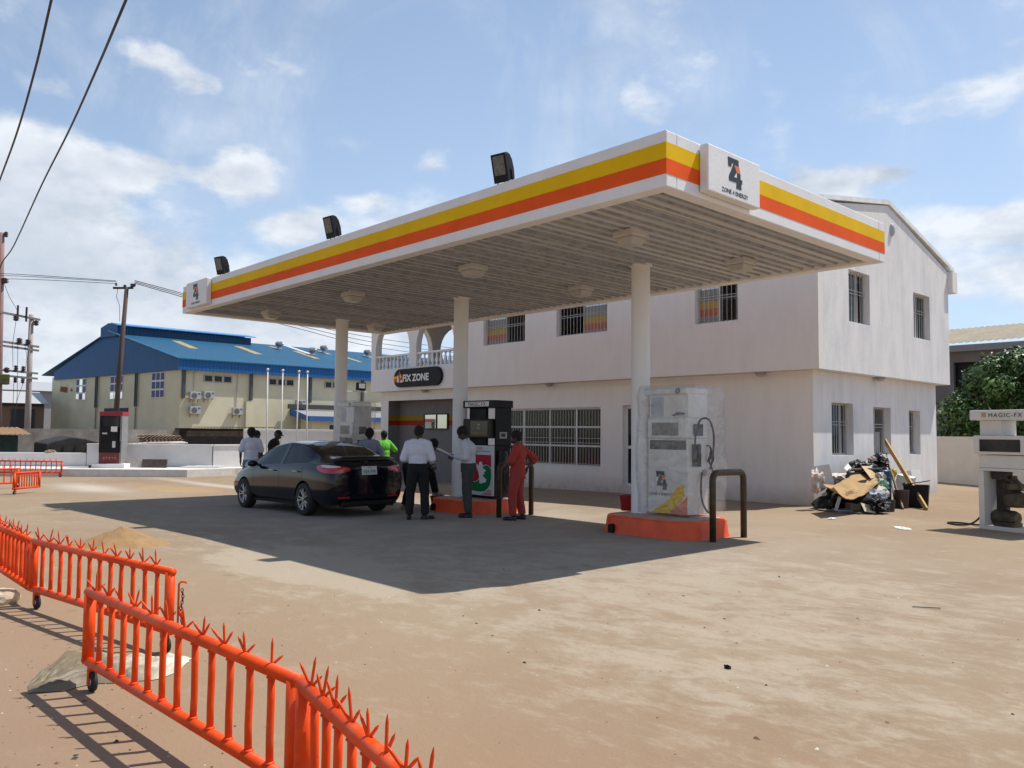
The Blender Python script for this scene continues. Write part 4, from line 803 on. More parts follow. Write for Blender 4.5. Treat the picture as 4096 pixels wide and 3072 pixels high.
wall_line('boundary_wall',[(-11.5,31.0),(-8.0,28.9),(4,21.3)],-.1,1.60,.2,mat('cream_boundary_wall',(.62,.58,.53),.85,var=.06,scale=2),'pale boundary wall at the right behind the stripped dispenser','wall',0)
# grey block wall and sheds behind
wall_line('block_wall',[(-46.5,3.0),(-45,12.9),(-45.6,17)],-.3,1.55,.2,conc,'long grey unpainted block wall in front of the blue roofed warehouse','wall',0)
# ------------------------------------------------------------ black saloon car (local x forward, y left, z up)
def build_car():
    t_=thing('parked_car',(-15.42,8.56,gz(-15.4)-.005),'shiny black saloon car parked under the canopy','car',rz=math.pi)
    t_.rotation_euler=(0,R(.9),math.pi); t_.scale=(.965,1,1)
    paint=mat('black_car_paint',(.004,.006,.010),.14,spec=.25,var=.15,scale=3,coat=.45); trim=blackp; arch=mat('wheel_well',(.006,.006,.006),.9)
    # rings of half section: 10 points (y,z) from underside centre to roof centre
    def ring(x,w,zb,zr,belt,g6,g7,zc,wb=None):
        wb=wb or w-.08
        return (x,[(0,zb),(w*.84,zb),(w-.03,zr),(w,zr+.20),(w-.012,belt-.20),(wb+.045,belt-.055),(wb,belt),g6,g7,(0,zc)])
    ST=[ring(-2.27,.70,.42,.46,.86,(.56,.885),(.40,.895),.90,.62),
        ring(-2.24,.78,.30,.40,.93,(.60,.965),(.42,.975),.985,.68),
        ring(-2.17,.83,.24,.36,1.0,(.65,1.055),(.47,1.08),1.09,.73),
        ring(-2.05,.86,.21,.33,1.01,(.66,1.085),(.5,1.115),1.12,.76),
        ring(-1.74,.885,.19,.31,1.015,(.67,1.105),(.55,1.13),1.135,.785),
        ring(-1.46,.89,.19,.30,1.01,(.655,1.20),(.55,1.235),1.25,.80),
        ring(-1.10,.89,.19,.30,1.0,(.635,1.315),(.53,1.35),1.365,.81),
        ring(-.78,.89,.19,.30,.985,(.615,1.375),(.50,1.405),1.425,.815),
        ring(-.30,.89,.19,.30,.965,(.605,1.40),(.48,1.435),1.455,.82),
        ring(-.19,.89,.19,.30,.962,(.605,1.40),(.48,1.436),1.457,.82),
        ring(.42,.89,.19,.30,.945,(.605,1.355),(.50,1.39),1.41,.82),
        ring(.85,.89,.19,.30,.925,(.66,1.17),(.56,1.21),1.235,.82),
        ring(1.18,.89,.19,.30,.91,(.735,.985),(.62,1.025),1.05,.815),
        ring(1.45,.885,.19,.30,.875,(.69,.935),(.52,.965),.985,.80),
        ring(1.85,.87,.20,.32,.80,(.63,.87),(.45,.895),.91,.76),
        ring(2.12,.82,.22,.34,.70,(.58,.765),(.4,.79),.80,.70),
        ring(2.24,.74,.27,.38,.60,(.50,.66),(.34,.68),.69,.60),
        ring(2.29,.62,.36,.42,.54,(.42,.565),(.28,.575),.58,.52)]
    V=[];F=[];MI=[];n=19
    for x,r in ST:
        full=[(y,z) for y,z in r]+[(-y,z) for y,z in r[1:-1][::-1]]
        V+=[(x,y,z) for y,z in full]
    n=len(ST[0][1])*2-2
    for i in range(len(ST)-1):
        for j in range(n):
            k=(j+1)%n; F.append((i*n+j,i*n+k,(i+1)*n+k,(i+1)*n+j))
            q=j if j<9 else 17-j   # cell row, mirrored
            mi=0
            if q==6 and i in (5,6,7,9,10,11): mi=1            # side glass
            if q==6 and i==8: mi=2                              # B pillar
            if q==8 and i in (4,5,6): mi=3                      # rear glass
            if q==8 and i in (10,11): mi=4                      # windscreen
            if q in (0,) : mi=2
            MI.append(mi)
    F.append(tuple(range(n))[::-1]); MI.append(0); F.append(tuple((len(ST)-1)*n+j for j in range(n))); MI.append(0)
    me=bpy.data.meshes.new('car'); me.from_pydata(V,[],F); me.polygons.foreach_set('material_index',MI); 
    for _ in range(6): me.materials.append(paint)
    bm=bmesh.new(); bm.from_mesh(me); bmesh.ops.recalc_face_normals(bm,faces=bm.faces)
    cl=bm.edges.layers.float.new('crease_edge')
    for e in bm.edges:
        ms={f.material_index for f in e.link_faces}
        if len(ms)>1: e[cl]=.75
        ys=sorted(v.co.z for v in e.verts)
    bm.to_mesh(me); bm.free()
    t=bpy.data.objects.new('tmp',me); s=t.modifiers.new('s','SUBSURF'); s.levels=3; s.render_levels=3
    me2=evalmesh(t); bpy.data.objects.remove(t)
    # wheel arches cut out of the shell
    t=bpy.data.objects.new('tmp',me2); tools=[]
    for ax in (-1.30,1.40):
        c=MB(); c.lathe([(.365,-1.2),(.365,1.2)],(ax,0,.31),40,ax='y'); cm=c.mesh('c'); 
        for _ in range(5): cm.materials.append(paint)
        cm.materials.append(arch); cm.polygons.foreach_set('material_index',[5]*len(cm.polygons))
        bb=bmesh.new(); bb.from_mesh(cm); bmesh.ops.recalc_face_normals(bb,faces=bb.faces); bb.to_mesh(cm); bb.free()
        # keep the middle of the floor: two short cutters, one each side
        co=bpy.data.objects.new('cut',cm); TMP.collection.objects.link(co); tools.append(co)
        m=t.modifiers.new('b','BOOLEAN'); m.operation='DIFFERENCE'; m.object=co; m.solver='EXACT'
    me3=evalmesh(t); bpy.data.objects.remove(t)
    for c in tools: bpy.data.objects.remove(c)
    def split(mis,nm,m,flip=None,inset=0,xs=None):
        bm=bmesh.new(); bm.from_mesh(me3)
        bmesh.ops.delete(bm,geom=[f for f in bm.faces if f.material_index not in mis or (xs and not xs(f.calc_center_median()))],context='FACES')
        if inset:
            for v in bm.verts: v.co-=v.normal*inset
        o=bpy.data.meshes.new(nm); bm.to_mesh(o); bm.free(); o.materials.clear()
        idx=[0]*len(o.polygons)
        o.polygons.foreach_set('use_smooth',[True]*len(o.polygons))
        ms=m if isinstance(m,list) else [m]
        for x in ms: o.materials.append(x)
        if len(ms)==1: o.polygons.foreach_set('material_index',idx)
        return ob(nm,o,ms,t_)
    # body with arch lining
    bm=bmesh.new(); bm.from_mesh(me3); bmesh.ops.delete(bm,geom=[f for f in bm.faces if f.material_index in (1,3,4)],context='FACES')
    for f in bm.faces: f.material_index={0:0,2:1,5:2}.get(f.material_index,0); f.smooth=True
    o=bpy.data.meshes.new('body'); bm.to_mesh(o); bm.free(); o.materials.clear()
    for x in (paint,trim,arch): o.materials.append(x)
    body=ob('body',o,[paint,trim,arch],t_)
    o.set_sharp_from_angle(angle=R(38))
    split((3,),'rear_window',gl_car,inset=.006); split((4,),'windscreen',gl_car,inset=.006)
    for sgn in (1,-1):
        split((1,),'side_window',gl_car,inset=.006,xs=lambda c,s=sgn:c.y*s>0 and c.x>-.25); split((1,),'side_window',gl_car,inset=.006,xs=lambda c,s=sgn:c.y*s>0 and c.x<=-.25)
    bvh=BVHTree.FromPolygons([v.co.copy() for v in me3.vertices],[tuple(p.vertices) for p in me3.polygons])
    def patch(nm,m,fn,nu=14,nv=5,off=.004,solid=True):
        """fn(u,v)-> (origin, direction) ray onto the shell"""
        V=[];F=[]
        for i in range(nu+1):
            for j in range(nv+1):
                o_,d_=fn(i/nu,j/nv); h=bvh.ray_cast(Vector(o_),Vector(d_).normalized())
                p=h[0] if h[0] else Vector(o_)+Vector(d_)*.5
                V.append(p-Vector(d_).normalized()*off)
        for i in range(nu):
            for j in range(nv): a=i*(nv+1)+j; F.append((a,a+1,a+nv+2,a+nv+1))
        b=MB(); b.add(V,F); o=ob(nm,b,m,t_,smooth=True)
        return o
    redl=mat('tail_lamp_red',(.50,.004,.012),.12,var=.1,coat=1); clr=mat('tail_lamp_clear',(.62,.60,.58),.1,var=.1,coat=1)
    for s in (1,-1):
        def tl(u,v,s=s):
            a=R(-8+92*u); c=Vector((-1.70,s*.50,0)); d=Vector((math.cos(a),-s*math.sin(a),0))   # pointing inward
            w=(math.sin(math.pi*min(1,max(0,u*.93+.05))))**.55; zc=.905+.045*u
            return (c-d*1.2+Vector((0,0,zc+(v-.5)*.155*w-.02*w)),d)
        patch('tail_lamp',redl,tl,20,6,.006)
        def tc_(u,v,s=s):
            a=R(12+50*u); c=Vector((-1.70,s*.50,0)); d=Vector((math.cos(a),-s*math.sin(a),0)); w=math.sin(math.pi*(.12+.76*u))
            return (c-d*1.2+Vector((0,0,.945+.02*u+(v-.5)*.05*w)),d)
        patch('reversing_lamp',clr,tc_,12,3,.010)
        patch('bumper_reflector',redl,lambda u,v,s=s:(Vector((-3,s*(.42+.24*u),.36+.03*v)),(1,0,0)),6,2,.005)
        # head lamps
        def hl(u,v,s=s):
            a=R(10+70*u); c=Vector((1.75,s*.45,0)); d=Vector((-math.cos(a),-s*math.sin(a),0)); w=math.sin(math.pi*(.1+.8*u))**.6
            return (c-d*1.2+Vector((0,0,.64+.04*u+(v-.5)*.13*w)),d)
        patch('head_lamp',mat('head_lamp_lens',(.5,.52,.55),.08,var=.2,coat=1),hl,14,4,.005)
        # door handles and mirror
        for x in (.02,-1.0):
            b=MB(); y=s*.897; b.tube([(x-.09,y,.845),(x-.06,y+s*.025,.847),(x+.06,y+s*.025,.850),(x+.09,y,.853)],[(.012,.016)]*4,8); ob('door_handle',b,mat('chrome',(.5,.5,.5),.12,metal=1),t_,smooth=True)
        b=MB(); b.ell((.78,s*.965,.965),(.07,.115,.07)); b.tube([(.74,s*.80,.93),(.76,s*.88,.94)],.025,8); ob('door_mirror',b,paint,t_,smooth=True)
        # door seams, thin dark strips on the shell
        for x0,x1 in ((-.245,-.245),(-1.22,-.92),(.95,.95)):
            patch('door_seam',arch,lambda u,v,s=s,x0=x0,x1=x1:(Vector((fz(x0 if u>.45 else x1,x0,max(0,min(1,(u-.15)/.4)))+.005*(v-.5),s*1.4,.30+.62*u)),(0,-s,0)),16,1,.0015)
        patch('sill_crease',trim,lambda u,v,s=s:(Vector((-.85+1.75*u,s*1.4,.235+.05*v)),(0,-s,0)),20,1,.003)
    # boot lid: spoiler lip, seams, plate recess, plate, badges
    b=MB(); V=[]; 
    P=[(-.70,-2.08,1.085),(-.5,-2.16,1.108),(-.25,-2.195,1.116),(0,-2.205,1.118),(.25,-2.195,1.116),(.5,-2.16,1.108),(.70,-2.08,1.085)]
    b.tube([(p[1],p[0],p[2]) for p in P],[(.018,.006)]+[(.034,.010)]*5+[(.018,.006)],8); ob('boot_lip',b,paint,t_,smooth=True)
    patch('boot_seam',arch,lambda u,v:(Vector((-3,-.60+1.2*u,.735+.006*v)),(1,0,0)),24,1,.002)
    patch('number_plate',mat('plate_white',(.62,.66,.62),.4,var=.05),lambda u,v:(Vector((-3,-.17+.34*u,.79+.16*v)),(1,0,0)),4,3,.012)
    for s_,z,sz in (('LAGOS',.918,.028),('KJA 778',.825,.078)):
        h=bvh.ray_cast(Vector((-3,0,z+.02)),Vector((1,0,0)))[0]; text(s_,sz,(h.x-.021,0,z),(0,-1,0),(0,0,1),mat('plate_green',(.02,.16,.07),.5),t_,'plate_lettering',align='CENTER',world=False)
    for s_,y,z,sz in (('CERATO',.52,.755,.04),('KIA',.03,1.015,.042)):
        h=bvh.ray_cast(Vector((-3,y,z+.02)),Vector((1,0,0)))[0]
        if s_=='KIA': text(s_,sz,(h.x-.012,y,z),(0,-1,0),(0,0,1),MT['chrome'],t_,'badge',align='CENTER',world=False)
        else: text(s_,sz,(h.x-.012,y,z),(0,-1,0),(0,0,1),MT['chrome'],t_,'badge',align='CENTER',world=False)
    b=MB(); b.bx(-2.32,-2.15,-.60,.60,.20,.30); ob('rear_diffuser',b,trim,t_,bev=.03)
    b=MB(); b.tube([(-2.0,-.55,.20),(-2.33,-.55,.20)],.03,10); ob('exhaust',b,steel,t_)
    b=MB(); b.box((2.27,0,.34),(.06,.9,.12)); ob('front_grille',b,trim,t_,bev=.02)
    # underbody and cabin
    b=MB(); b.bx(-.95,1.05,-.80,.80,.19,.25); ob('floor_pan',b,arch,t_)
    fab=mat('seat_fabric',(.03,.03,.032),.9,var=.2)
    for x,y in ((.15,.38),(.15,-.38)):
        b=MB(); b.box((x+.1,y,.55),(.5,.46,.16)); b.box((x-.2,y,.85),(.13,.44,.62),rot=Matrix.Rotation(R(-14),3,'Y')); b.box((x-.29,y,1.22),(.09,.24,.17),rot=Matrix.Rotation(R(-10),3,'Y')); ob('front_seat',b,fab,t_,bev=.04)
    b=MB(); b.box((-.85,0,.55),(.5,1.2,.16)); b.box((-1.15,0,.86),(.13,1.15,.55),rot=Matrix.Rotation(R(-18),3,'Y'))
    for y in (-.4,.4): b.box((-1.27,y,1.17),(.09,.26,.14))
    ob('rear_seat',b,fab,t_,bev=.04)
    b=MB(); b.box((.95,0,.86),(.5,1.3,.16)); ob('dashboard',b,fab,t_,bev=.04)
    # wheels
    alloy=mat('alloy_wheel',(.42,.42,.43),.28,metal=.9,var=.08)
    for ax in (-1.30,1.40):
        for s in (1,-1):
            y=s*.79
            b=MB(); b.lathe([(.205,-.10),(.275,-.105),(.305,-.09),(.318,-.05),(.320,0),(.318,.05),(.305,.09),(.275,.105),(.205,.10)],(ax,y,.32),40,ax='y',cap=False); w=ob('wheel',b,rubber,t_,smooth=True)
            b=MB(); yo=s*.085; b.lathe([(.207,-.10),(.212,0),(.212,.085),(.205,.10),(.195,.085),(.195,.0)],(0,0,0),40,ax='y',cap=False)
            for k in range(10):
                a=2*math.pi*(k//2)/5+(R(13) if k%2 else -R(13)); a2=2*math.pi*(k//2)/5+(R(5) if k%2 else -R(5))
                q0=Vector((.035*math.cos(a2),yo*.8 if s>0 else yo*.8,.035*math.sin(a2))); q1=Vector((.20*math.cos(a),yo,.20*math.sin(a)))
                b.tube([q0,(q0+q1)/2,q1],[(.022,.014),(.016,.012),(.02,.012)],6)
            b.lathe([(.001,yo-s*.02),(.05,yo-s*.02),(.048,yo+s*.012),(.001,yo+s*.014)],(0,0,0),16,ax='y',cap=False)
            b.v=[(v[0]+ax,v[1]+y,v[2]+.32) for v in b.v]; ob('rim',b,alloy,w)
            b=MB(); b.lathe([(.14,-.01),(.14,.01)],(ax,y+s*.02,.32),24,ax='y'); ob('brake_disc',b,steel,w)
    return t_
build_car()
# ------------------------------------------------------------ people
skin=mat('dark_skin',(.065,.035,.022),.5,var=.15,scale=9); hairm=mat('black_hair',(.008,.007,.007),.85,var=.3,scale=40,bump=.4,bscale=120)
def person(loc,rz,lab,P,top_c,bot_c,shoe=None,sleeve='long',hair='short',top_m=None,scale=1,tuck=True):
    """local frame: +y forward, +x right. P: pose overrides, joints in metres for a 1.70 m figure"""
    t_=thing('person',(loc[0],loc[1],loc[2] if len(loc)>2 else gz(loc[0])),lab,'person',rz=rz); t_.scale=(scale,)*3
    J=dict(hip=(0,0,.90),chest=(0,0,1.26),neck=(0,.0,1.44),head=(0,.03,1.585),look=(0,1,0),
           lk=(-.10,.02,.48),la=(-.11,-.02,.08),lt=(-.13,.17),rk=(.10,.02,.48),ra=(.11,-.02,.08),rtoe=(.13,.17),
           le=(-.27,-.03,1.13),lw=(-.28,.06,.88),re=(.27,-.03,1.13),rw=(.28,.06,.88),lf=None,rf=None,sho=.165)
    J.update(P); v=lambda k:Vector(J[k])
    hip,chest,neck,head=v('hip'),v('chest'),v('neck'),v('head'); look=v('look').normalized()
    side=Vector((1,0,0)) if 'side' not in J else v('side').normalized()
    hs=side if 'hside' not in J else v('hside').normalized()
    ls=chest+(neck-chest)*.62-side*J['sho']; rs=chest+(neck-chest)*.62+side*J['sho']
    def torso(b,g,z0=0,neckin=True):
        up_=(chest-hip).normalized(); fw_=side.cross(up_)*-1
        rot=Matrix((side,up_.cross(side),up_)).transposed()
        b.ell(hip-up_*.0,((.150 if tuck or g<0 else .170)+g,(.112 if tuck or g<0 else .130)+g,.12+g),rot); b.ell(hip.lerp(chest,.28),(.158+g,.118+g,.15+g),rot); b.ell(hip.lerp(chest,.55),(.160+g,.115+g,.16+g),rot); b.ell(chest,(.172+g,.118+g,.17+g),rot); b.ell(chest.lerp(neck,.40),(.172+g,.098+g,.10+g),rot)
        for q in (ls,rs): b.tube([neck-up_*.025,q.lerp(neck,.45)+up_*.012,q+up_*.005],[.060+g*.5,.058+g*.6,.050+g*.7],12)
    def arm(b,s,e,w,g,to=1.0):
        b.tube([s,s.lerp(e,.3),e],[.052+g,.053+g,.045+g],12); b.ell(s,(.054+g,)*3); b.ell(e,(.043+g,)*3)
        if to>0: q=e.lerp(w,to); b.tube([e,e.lerp(q,.35),q],[.042+g,.042+g,fz(.042,.027,to)+g*.8],12)
    def leg(b,h,k,a,g,to=1.0):
        b.tube([h,h.lerp(k,.45),k],[.096+g,.086+g,.066+g],14); b.ell(k,(.066+g,)*3); q=k.lerp(a,to); b.tube([k,k.lerp(q,.35),q],[.066+g,.064+g*1.1,fz(.05,.040,to)+g*1.7],12)
    lh=hip-hs*.088-Vector((0,0,.03)); rh=hip+hs*.088-Vector((0,0,.03))
    # --- body, one fused surface
    b=MB(); torso(b,-.015); arm(b,ls,v('le'),v('lw'),-.008); arm(b,rs,v('re'),v('rw'),-.008); leg(b,lh,v('lk'),v('la'),-.010); leg(b,rh,v('rk'),v('ra'),-.010)
    b.tube([neck-Vector((0,0,.08)),neck,head-Vector((0,0,.04))],[.060,.055,.052],12)
    hr=look.cross(Vector((0,0,1))).normalized(); hu=hr.cross(look); HR=Matrix((hr,look,hu)).transposed()
    H=lambda x,y,z:head+HR@Vector((x,y,z))
    b.ell(H(0,-.012,.022),(.085,.106,.108),HR); b.ell(H(0,.022,-.035),(.067,.073,.080),HR); b.ell(H(0,.048,-.082),(.034,.034,.028),HR)   # skull, jaw, chin
    b.tube([H(0,.082,.015),H(0,.105,-.018),H(0,.098,-.028)],[.009,.015,.017],8); b.ell(H(0,.092,-.055),(.026,.012,.010),HR); b.ell(H(0,.080,.032),(.058,.014,.010),HR)   # nose, lips, brow
    for s in (-1,1): b.ell(H(.076*s,-.008,-.008),(.010,.020,.030),HR)
    for w_,e_,f_,s in ((v('lw'),v('le'),J['lf'],-1),(v('rw'),v('re'),J['rf'],1)):
        d=(Vector(f_) if f_ else (w_-e_)).normalized(); n_=side*s; n_=(n_-d*n_.dot(d)); n_=n_.normalized() if n_.length>.1 else Vector((0,1,0)); tpos=d.cross(n_)
        rotp=Matrix((tpos,n_,d)).transposed(); palm=w_+d*.05; b.ell(palm,(.040,.016,.052),rotp); b.tube([w_-d*.01,w_+d*.03],[.026,.028],10)
        inw=-n_
        for k,(o_,L_) in enumerate(((-.029,.062),(-.010,.075),(.010,.070),(.028,.055))):
            q0=palm+tpos*o_+d*.035; q1=q0+d*L_*.5+inw*.008; q2=q1+(d*.75+inw*.65).normalized()*L_*.32; q3=q2+(d*.35+inw*.94).normalized()*L_*.28; b.tube([q0,q1,q2,q3],[.0098,.0092,.0085,.0075],8)
        tt=tpos*(-1 if (tpos.dot(Vector((0,1,0)))<0) else 1); q0=palm+tt*.028-d*.012; b.tube([q0,q0+tt*.028+d*.022+inw*.008,q0+tt*.038+d*.050+inw*.018],[.013,.0115,.009],8)
    for a_,tn in ((v('la'),J['lt']),(v('ra'),J['rtoe'])):
        z=a_.z-.05; d=(Vector((tn[0],tn[1],0))-Vector((a_.x,a_.y,0))).normalized(); b.ell(a_+d*.05-Vector((0,0,.045)),(.042,.10,.032),Matrix((Vector((d.y,-d.x,0)),d,Vector((0,0,1)))).transposed())
    body=remesh('body',b,.0075,skin,t_,2,.4)
    # eyes: small whites with dark irises, joined to the face as their own little part
    b=MB()
    for s in (-1,1): b.ell(H(.031*s,.078,.008),(.0125,.006,.006),HR,n=10,m=6)
    ob('eyes',b,mat('eye_white',(.5,.48,.45),.2),t_,smooth=True)
    b=MB()
    for s in (-1,1): b.ell(H(.031*s,.0835,.008),(.0052,.002,.0052),HR,n=8,m=5)
    ob('irises',b,blackp,t_,smooth=True)
    b=MB()
    if hair=='cap':
        b.ell(H(0,-.012,.045),(.083,.102,.088),HR); b.ell(H(0,.095,.052),(.062,.062,.010),HR); remesh('cap',b,.009,mat('black_cap',(.012,.012,.014),.85),t_,3)
    else:
        g=.010 if hair=='short' else .022
        b.ell(H(0,-.022,.036),(.085+g,.102+g,.101+g),HR); b.ell(H(0,-.055,-.01),(.064+g,.050+g,.06+g),HR); remesh('hair',b,.008,hairm,t_,3,wr=.003)
    # --- clothes
    b=MB(); g=.020; torso(b,g)
    to={'long':.93,'half':.40,'short':0}[sleeve]
    if sleeve=='short': arm(b,ls,ls.lerp(v('le'),.85),v('lw'),g+.008,0); arm(b,rs,rs.lerp(v('re'),.85),v('rw'),g+.008,0)
    else: arm(b,ls,v('le'),v('lw'),g+.004,to); arm(b,rs,v('re'),v('rw'),g+.004,to)
    b.tube([neck-Vector((0,0,.07)),neck+Vector((0,0,.012))],[.075,.062],14)
    if not tuck: 
        up_=(chest-hip).normalized(); b.tube([hip+up_*.12,hip-Vector((0,0,.13))],[(.150,.125),(.175,.15)],16)
    sh=remesh('shirt',b,.010,top_m or mat('cloth_'+lab[:18].replace(' ','_'),top_c,.85,var=.10,scale=7,bump=.5,bscale=16),t_,3,wr=.008)
    b=MB(); gg=.014; up_=(chest-hip).normalized(); b.ell(hip-Vector((0,0,.02)),(.172+gg,.134+gg,.10+gg),Matrix((side,up_.cross(side),up_)).transposed()); WR=Matrix((side,up_.cross(side),up_)).transposed(); k=20; V=[hip+WR@Vector((rx*math.cos(2*math.pi*j/k),ry*math.sin(2*math.pi*j/k),z)) for z,rx,ry in ((-.04,.186,.148),(.05,.190,.152),((.115 if tuck else .04),.188,.150)) for j in range(k)]; b.add(V,[(i*k+j,i*k+(j+1)%k,(i+1)*k+(j+1)%k,(i+1)*k+j) for i in (0,1) for j in range(k)]+[tuple(range(k))[::-1],tuple(range(2*k,3*k))])
    leg(b,lh,v('lk'),v('la'),gg+.004,.97); leg(b,rh,v('rk'),v('ra'),gg+.004,.97)
    remesh('trousers',b,.010,mat('trousers_'+lab[:18].replace(' ','_'),bot_c,.85,var=.15,scale=6,bump=.5,bscale=14),t_,3,wr=.008)
    for nm,a_,tn in (('shoe',v('la'),J['lt']),('shoe',v('ra'),J['rtoe'])):
        d=(Vector((tn[0],tn[1],0))-Vector((a_.x,a_.y,0))).normalized(); rr=Matrix((Vector((d.y,-d.x,0)),d,Vector((0,0,1)))).transposed(); base=a_-Vector((0,0,a_.z))+Vector((0,0,a_.z-.08))
        b=MB(); b.ell(base+d*-.015+Vector((0,0,.048)),(.046,.065,.050),rr); b.ell(base+d*.10+Vector((0,0,.034)),(.050,.10,.036),rr); b.box(base+d*.055+Vector((0,0,.014)),(.085,.25,.028),rr)
        remesh(nm,b,.008,shoe or mat('black_shoe',(.008,.008,.009),.4),t_,3)
    return t_
wsh=mat('white_shirt_cloth',(.66,.66,.74),.85,var=.06,scale=9,bump=.55,bscale=13)
person((-12.10,8.86),R(47),'person from behind in white shirt and black trousers, right of the black car',
    dict(la=(-.14,-.03,.08),lt=(-.16,.16),lk=(-.13,.02,.48),ra=(.15,-.02,.08),rtoe=(.33,.10),rk=(.13,.02,.48),neck=(0,.03,1.43),head=(.0,.10,1.565),look=(0,.8,-.42),
         le=(-.265,-.01,1.10),lw=(-.15,.20,1.07),re=(.265,-.01,1.10),rw=(.15,.20,1.07),chest=(0,.01,1.24),sho=.18),(.66,.66,.74),(.006,.006,.008),top_m=wsh)
t2=person((-11.79,9.81),R(133),'person in pale shirt and grey trousers reading a large white book',
    dict(la=(-.09,-.02,.08),lt=(-.10,.2),ra=(.09,.0,.08),rtoe=(.12,.22),lk=(-.09,.02,.48),rk=(.09,.03,.48),neck=(0,.05,1.43),head=(0,.12,1.565),look=(0,.78,-.55),
         le=(-.24,.02,1.12),lw=(-.10,.27,1.14),re=(.24,.02,1.12),rw=(.11,.28,1.12),chest=(0,.0,1.25)),(.58,.58,.62),(.05,.05,.045),top_m=mat('pale_blue_shirt_cloth',(.56,.57,.64),.85,var=.06,scale=9,bump=.5,bscale=13))
person((-13.97,10.05),R(-22),'person in black leaning over a raised knee and writing, one shoe on a red bucket',
    dict(hip=(0,-.05,.86),chest=(.05,.20,1.13),neck=(.08,.34,1.26),head=(.12,.44,1.34),look=(.15,.7,-.75),side=(1,-.1,0),
         lk=(-.10,.0,.46),la=(-.11,-.10,.08),lt=(-.13,.1),rk=(.04,.44,.74),ra=(-.12,.58,.34),rtoe=(-.12,.82),
         le=(-.22,.22,.92),lw=(-.02,.40,.86),re=(.30,.25,.92),rw=(.16,.44,.86)),(.008,.008,.009),(.009,.009,.011),shoe=mat('white_trainer',(.45,.42,.38),.7,var=.4,scale=18,col2=(.12,.10,.09)),hair='short',sleeve='half')
person((-10.90,10.24),R(120),'person in brick orange tunic and trousers, hand behind the hip, by the steel hoop',
    dict(la=(-.14,.04,.08),lt=(-.16,.24),lk=(-.12,.06,.48),ra=(.13,-.06,.08),rtoe=(.16,.15),rk=(.11,.0,.48),look=(-.2,1,-.12),neck=(0,-.01,1.40),head=(-.01,.04,1.53),
         le=(-.22,.06,1.10),lw=(-.10,.20,.98),re=(.26,-.27,1.13),rw=(.16,-.14,.96),rf=(-.3,.3,-.9),chest=(0,-.03,1.22)),(.35,.040,.028),(.33,.040,.030),sleeve='half',tuck=False,scale=.98)
person((-15.72,10.15),R(58),'person in lavender shirt seen from behind beyond the black car boot',
    dict(neck=(0,.02,1.43),head=(.0,.07,1.575),look=(.15,.9,-.25)),(.30,.30,.46),(.02,.02,.03),top_m=mat('lavender_cloth',(.27,.26,.36),.85,var=.1,bump=.4,bscale=14),hair='full')
person((-19.1,12.82),R(96),'person in a bright lime green polo shirt with hands on hips near the recess',
    dict(look=(.2,1,-.05),le=(-.34,-.06,1.16),lw=(-.16,.08,1.02),re=(.36,-.10,1.14),rw=(.17,.07,1.0),rf=(-.6,.4,-.6),lf=(.6,.4,-.6)),(.12,.60,.05),(.012,.012,.02),sleeve='short',tuck=False,top_m=mat('lime_green_cloth',(.11,.46,.045),.85,var=.12,bump=.4,bscale=14))
person((-19.50,9.10),R(72),'person in plain white T-shirt and pale jeans at the front of the car',
    dict(head=(0,.06,1.575),look=(0,.9,-.3),le=(-.25,-.02,1.14),lw=(-.24,.03,.90),re=(.25,.0,1.13),rw=(.24,.08,.88)),(.70,.70,.76),(.16,.20,.27),sleeve='short',tuck=False,hair='full',scale=1.03,top_m=mat('white_tee_cloth',(.68,.69,.78),.85,var=.05,bump=.4,bscale=14))
person((-20.55,9.68),R(-60),'person in a black top beside the one in the white T-shirt',
    dict(look=(.2,.9,-.3),head=(0,.06,1.575),le=(-.25,-.02,1.14),lw=(-.22,.16,1.0),re=(.25,.06,1.12),rw=(.23,.30,1.06)),(.009,.009,.010),(.02,.02,.025),sleeve='half',scale=1.0)
person((-19.98,9.93),R(-47),'person in black wearing a cap, looking down behind the black car bonnet',
    dict(look=(0,.85,-.5),neck=(0,.04,1.43),head=(0,.12,1.56),le=(-.25,.02,1.13),lw=(-.12,.25,1.06),re=(.25,.02,1.13),rw=(.12,.25,1.06)),(.008,.008,.009),(.012,.012,.015),hair='cap',scale=1.02)
# what they hold
def book(loc,rz,tilt,w,d,lab,nm='open_book'):
    t_=thing(nm,loc,lab,'book'); t_.rotation_euler=(tilt,0,rz)
    b=MB(); b.box((0,0,-.004),(w,d,.008)); ob('cover',b,mat('blue_grey_cover',(.25,.27,.33),.6),t_)
    b=MB(); n=10; V=[]; 
    for i in range(n+1):
        x=(i/n-.5)*(w-.01); zz=.018+.016*abs(math.sin(2*math.pi*(i/n-.5)))
        V+=[(x,-(d-.01)/2,zz),(x,(d-.01)/2,zz),(x,-(d-.01)/2,0),(x,(d-.01)/2,0)]
    F=[]
    for i in range(n): a=4*i; F+=[(a,a+4,a+5,a+1),(a+2,a+6,a+4,a),(a+3,a+1,a+5,a+7)]
    b.add(V,F); ob('pages',b,paper,t_)
    return t_
book((-12.10,9.50,1.185),R(133),R(24),.34,.36,'large open white book held by the person in the pale shirt')
book((-13.86,10.44,.875),R(-22),R(20),.20,.28,'white notepad held on the knee of the person in black','notepad')

bpy.data.scenes.remove(TMP) if False else None
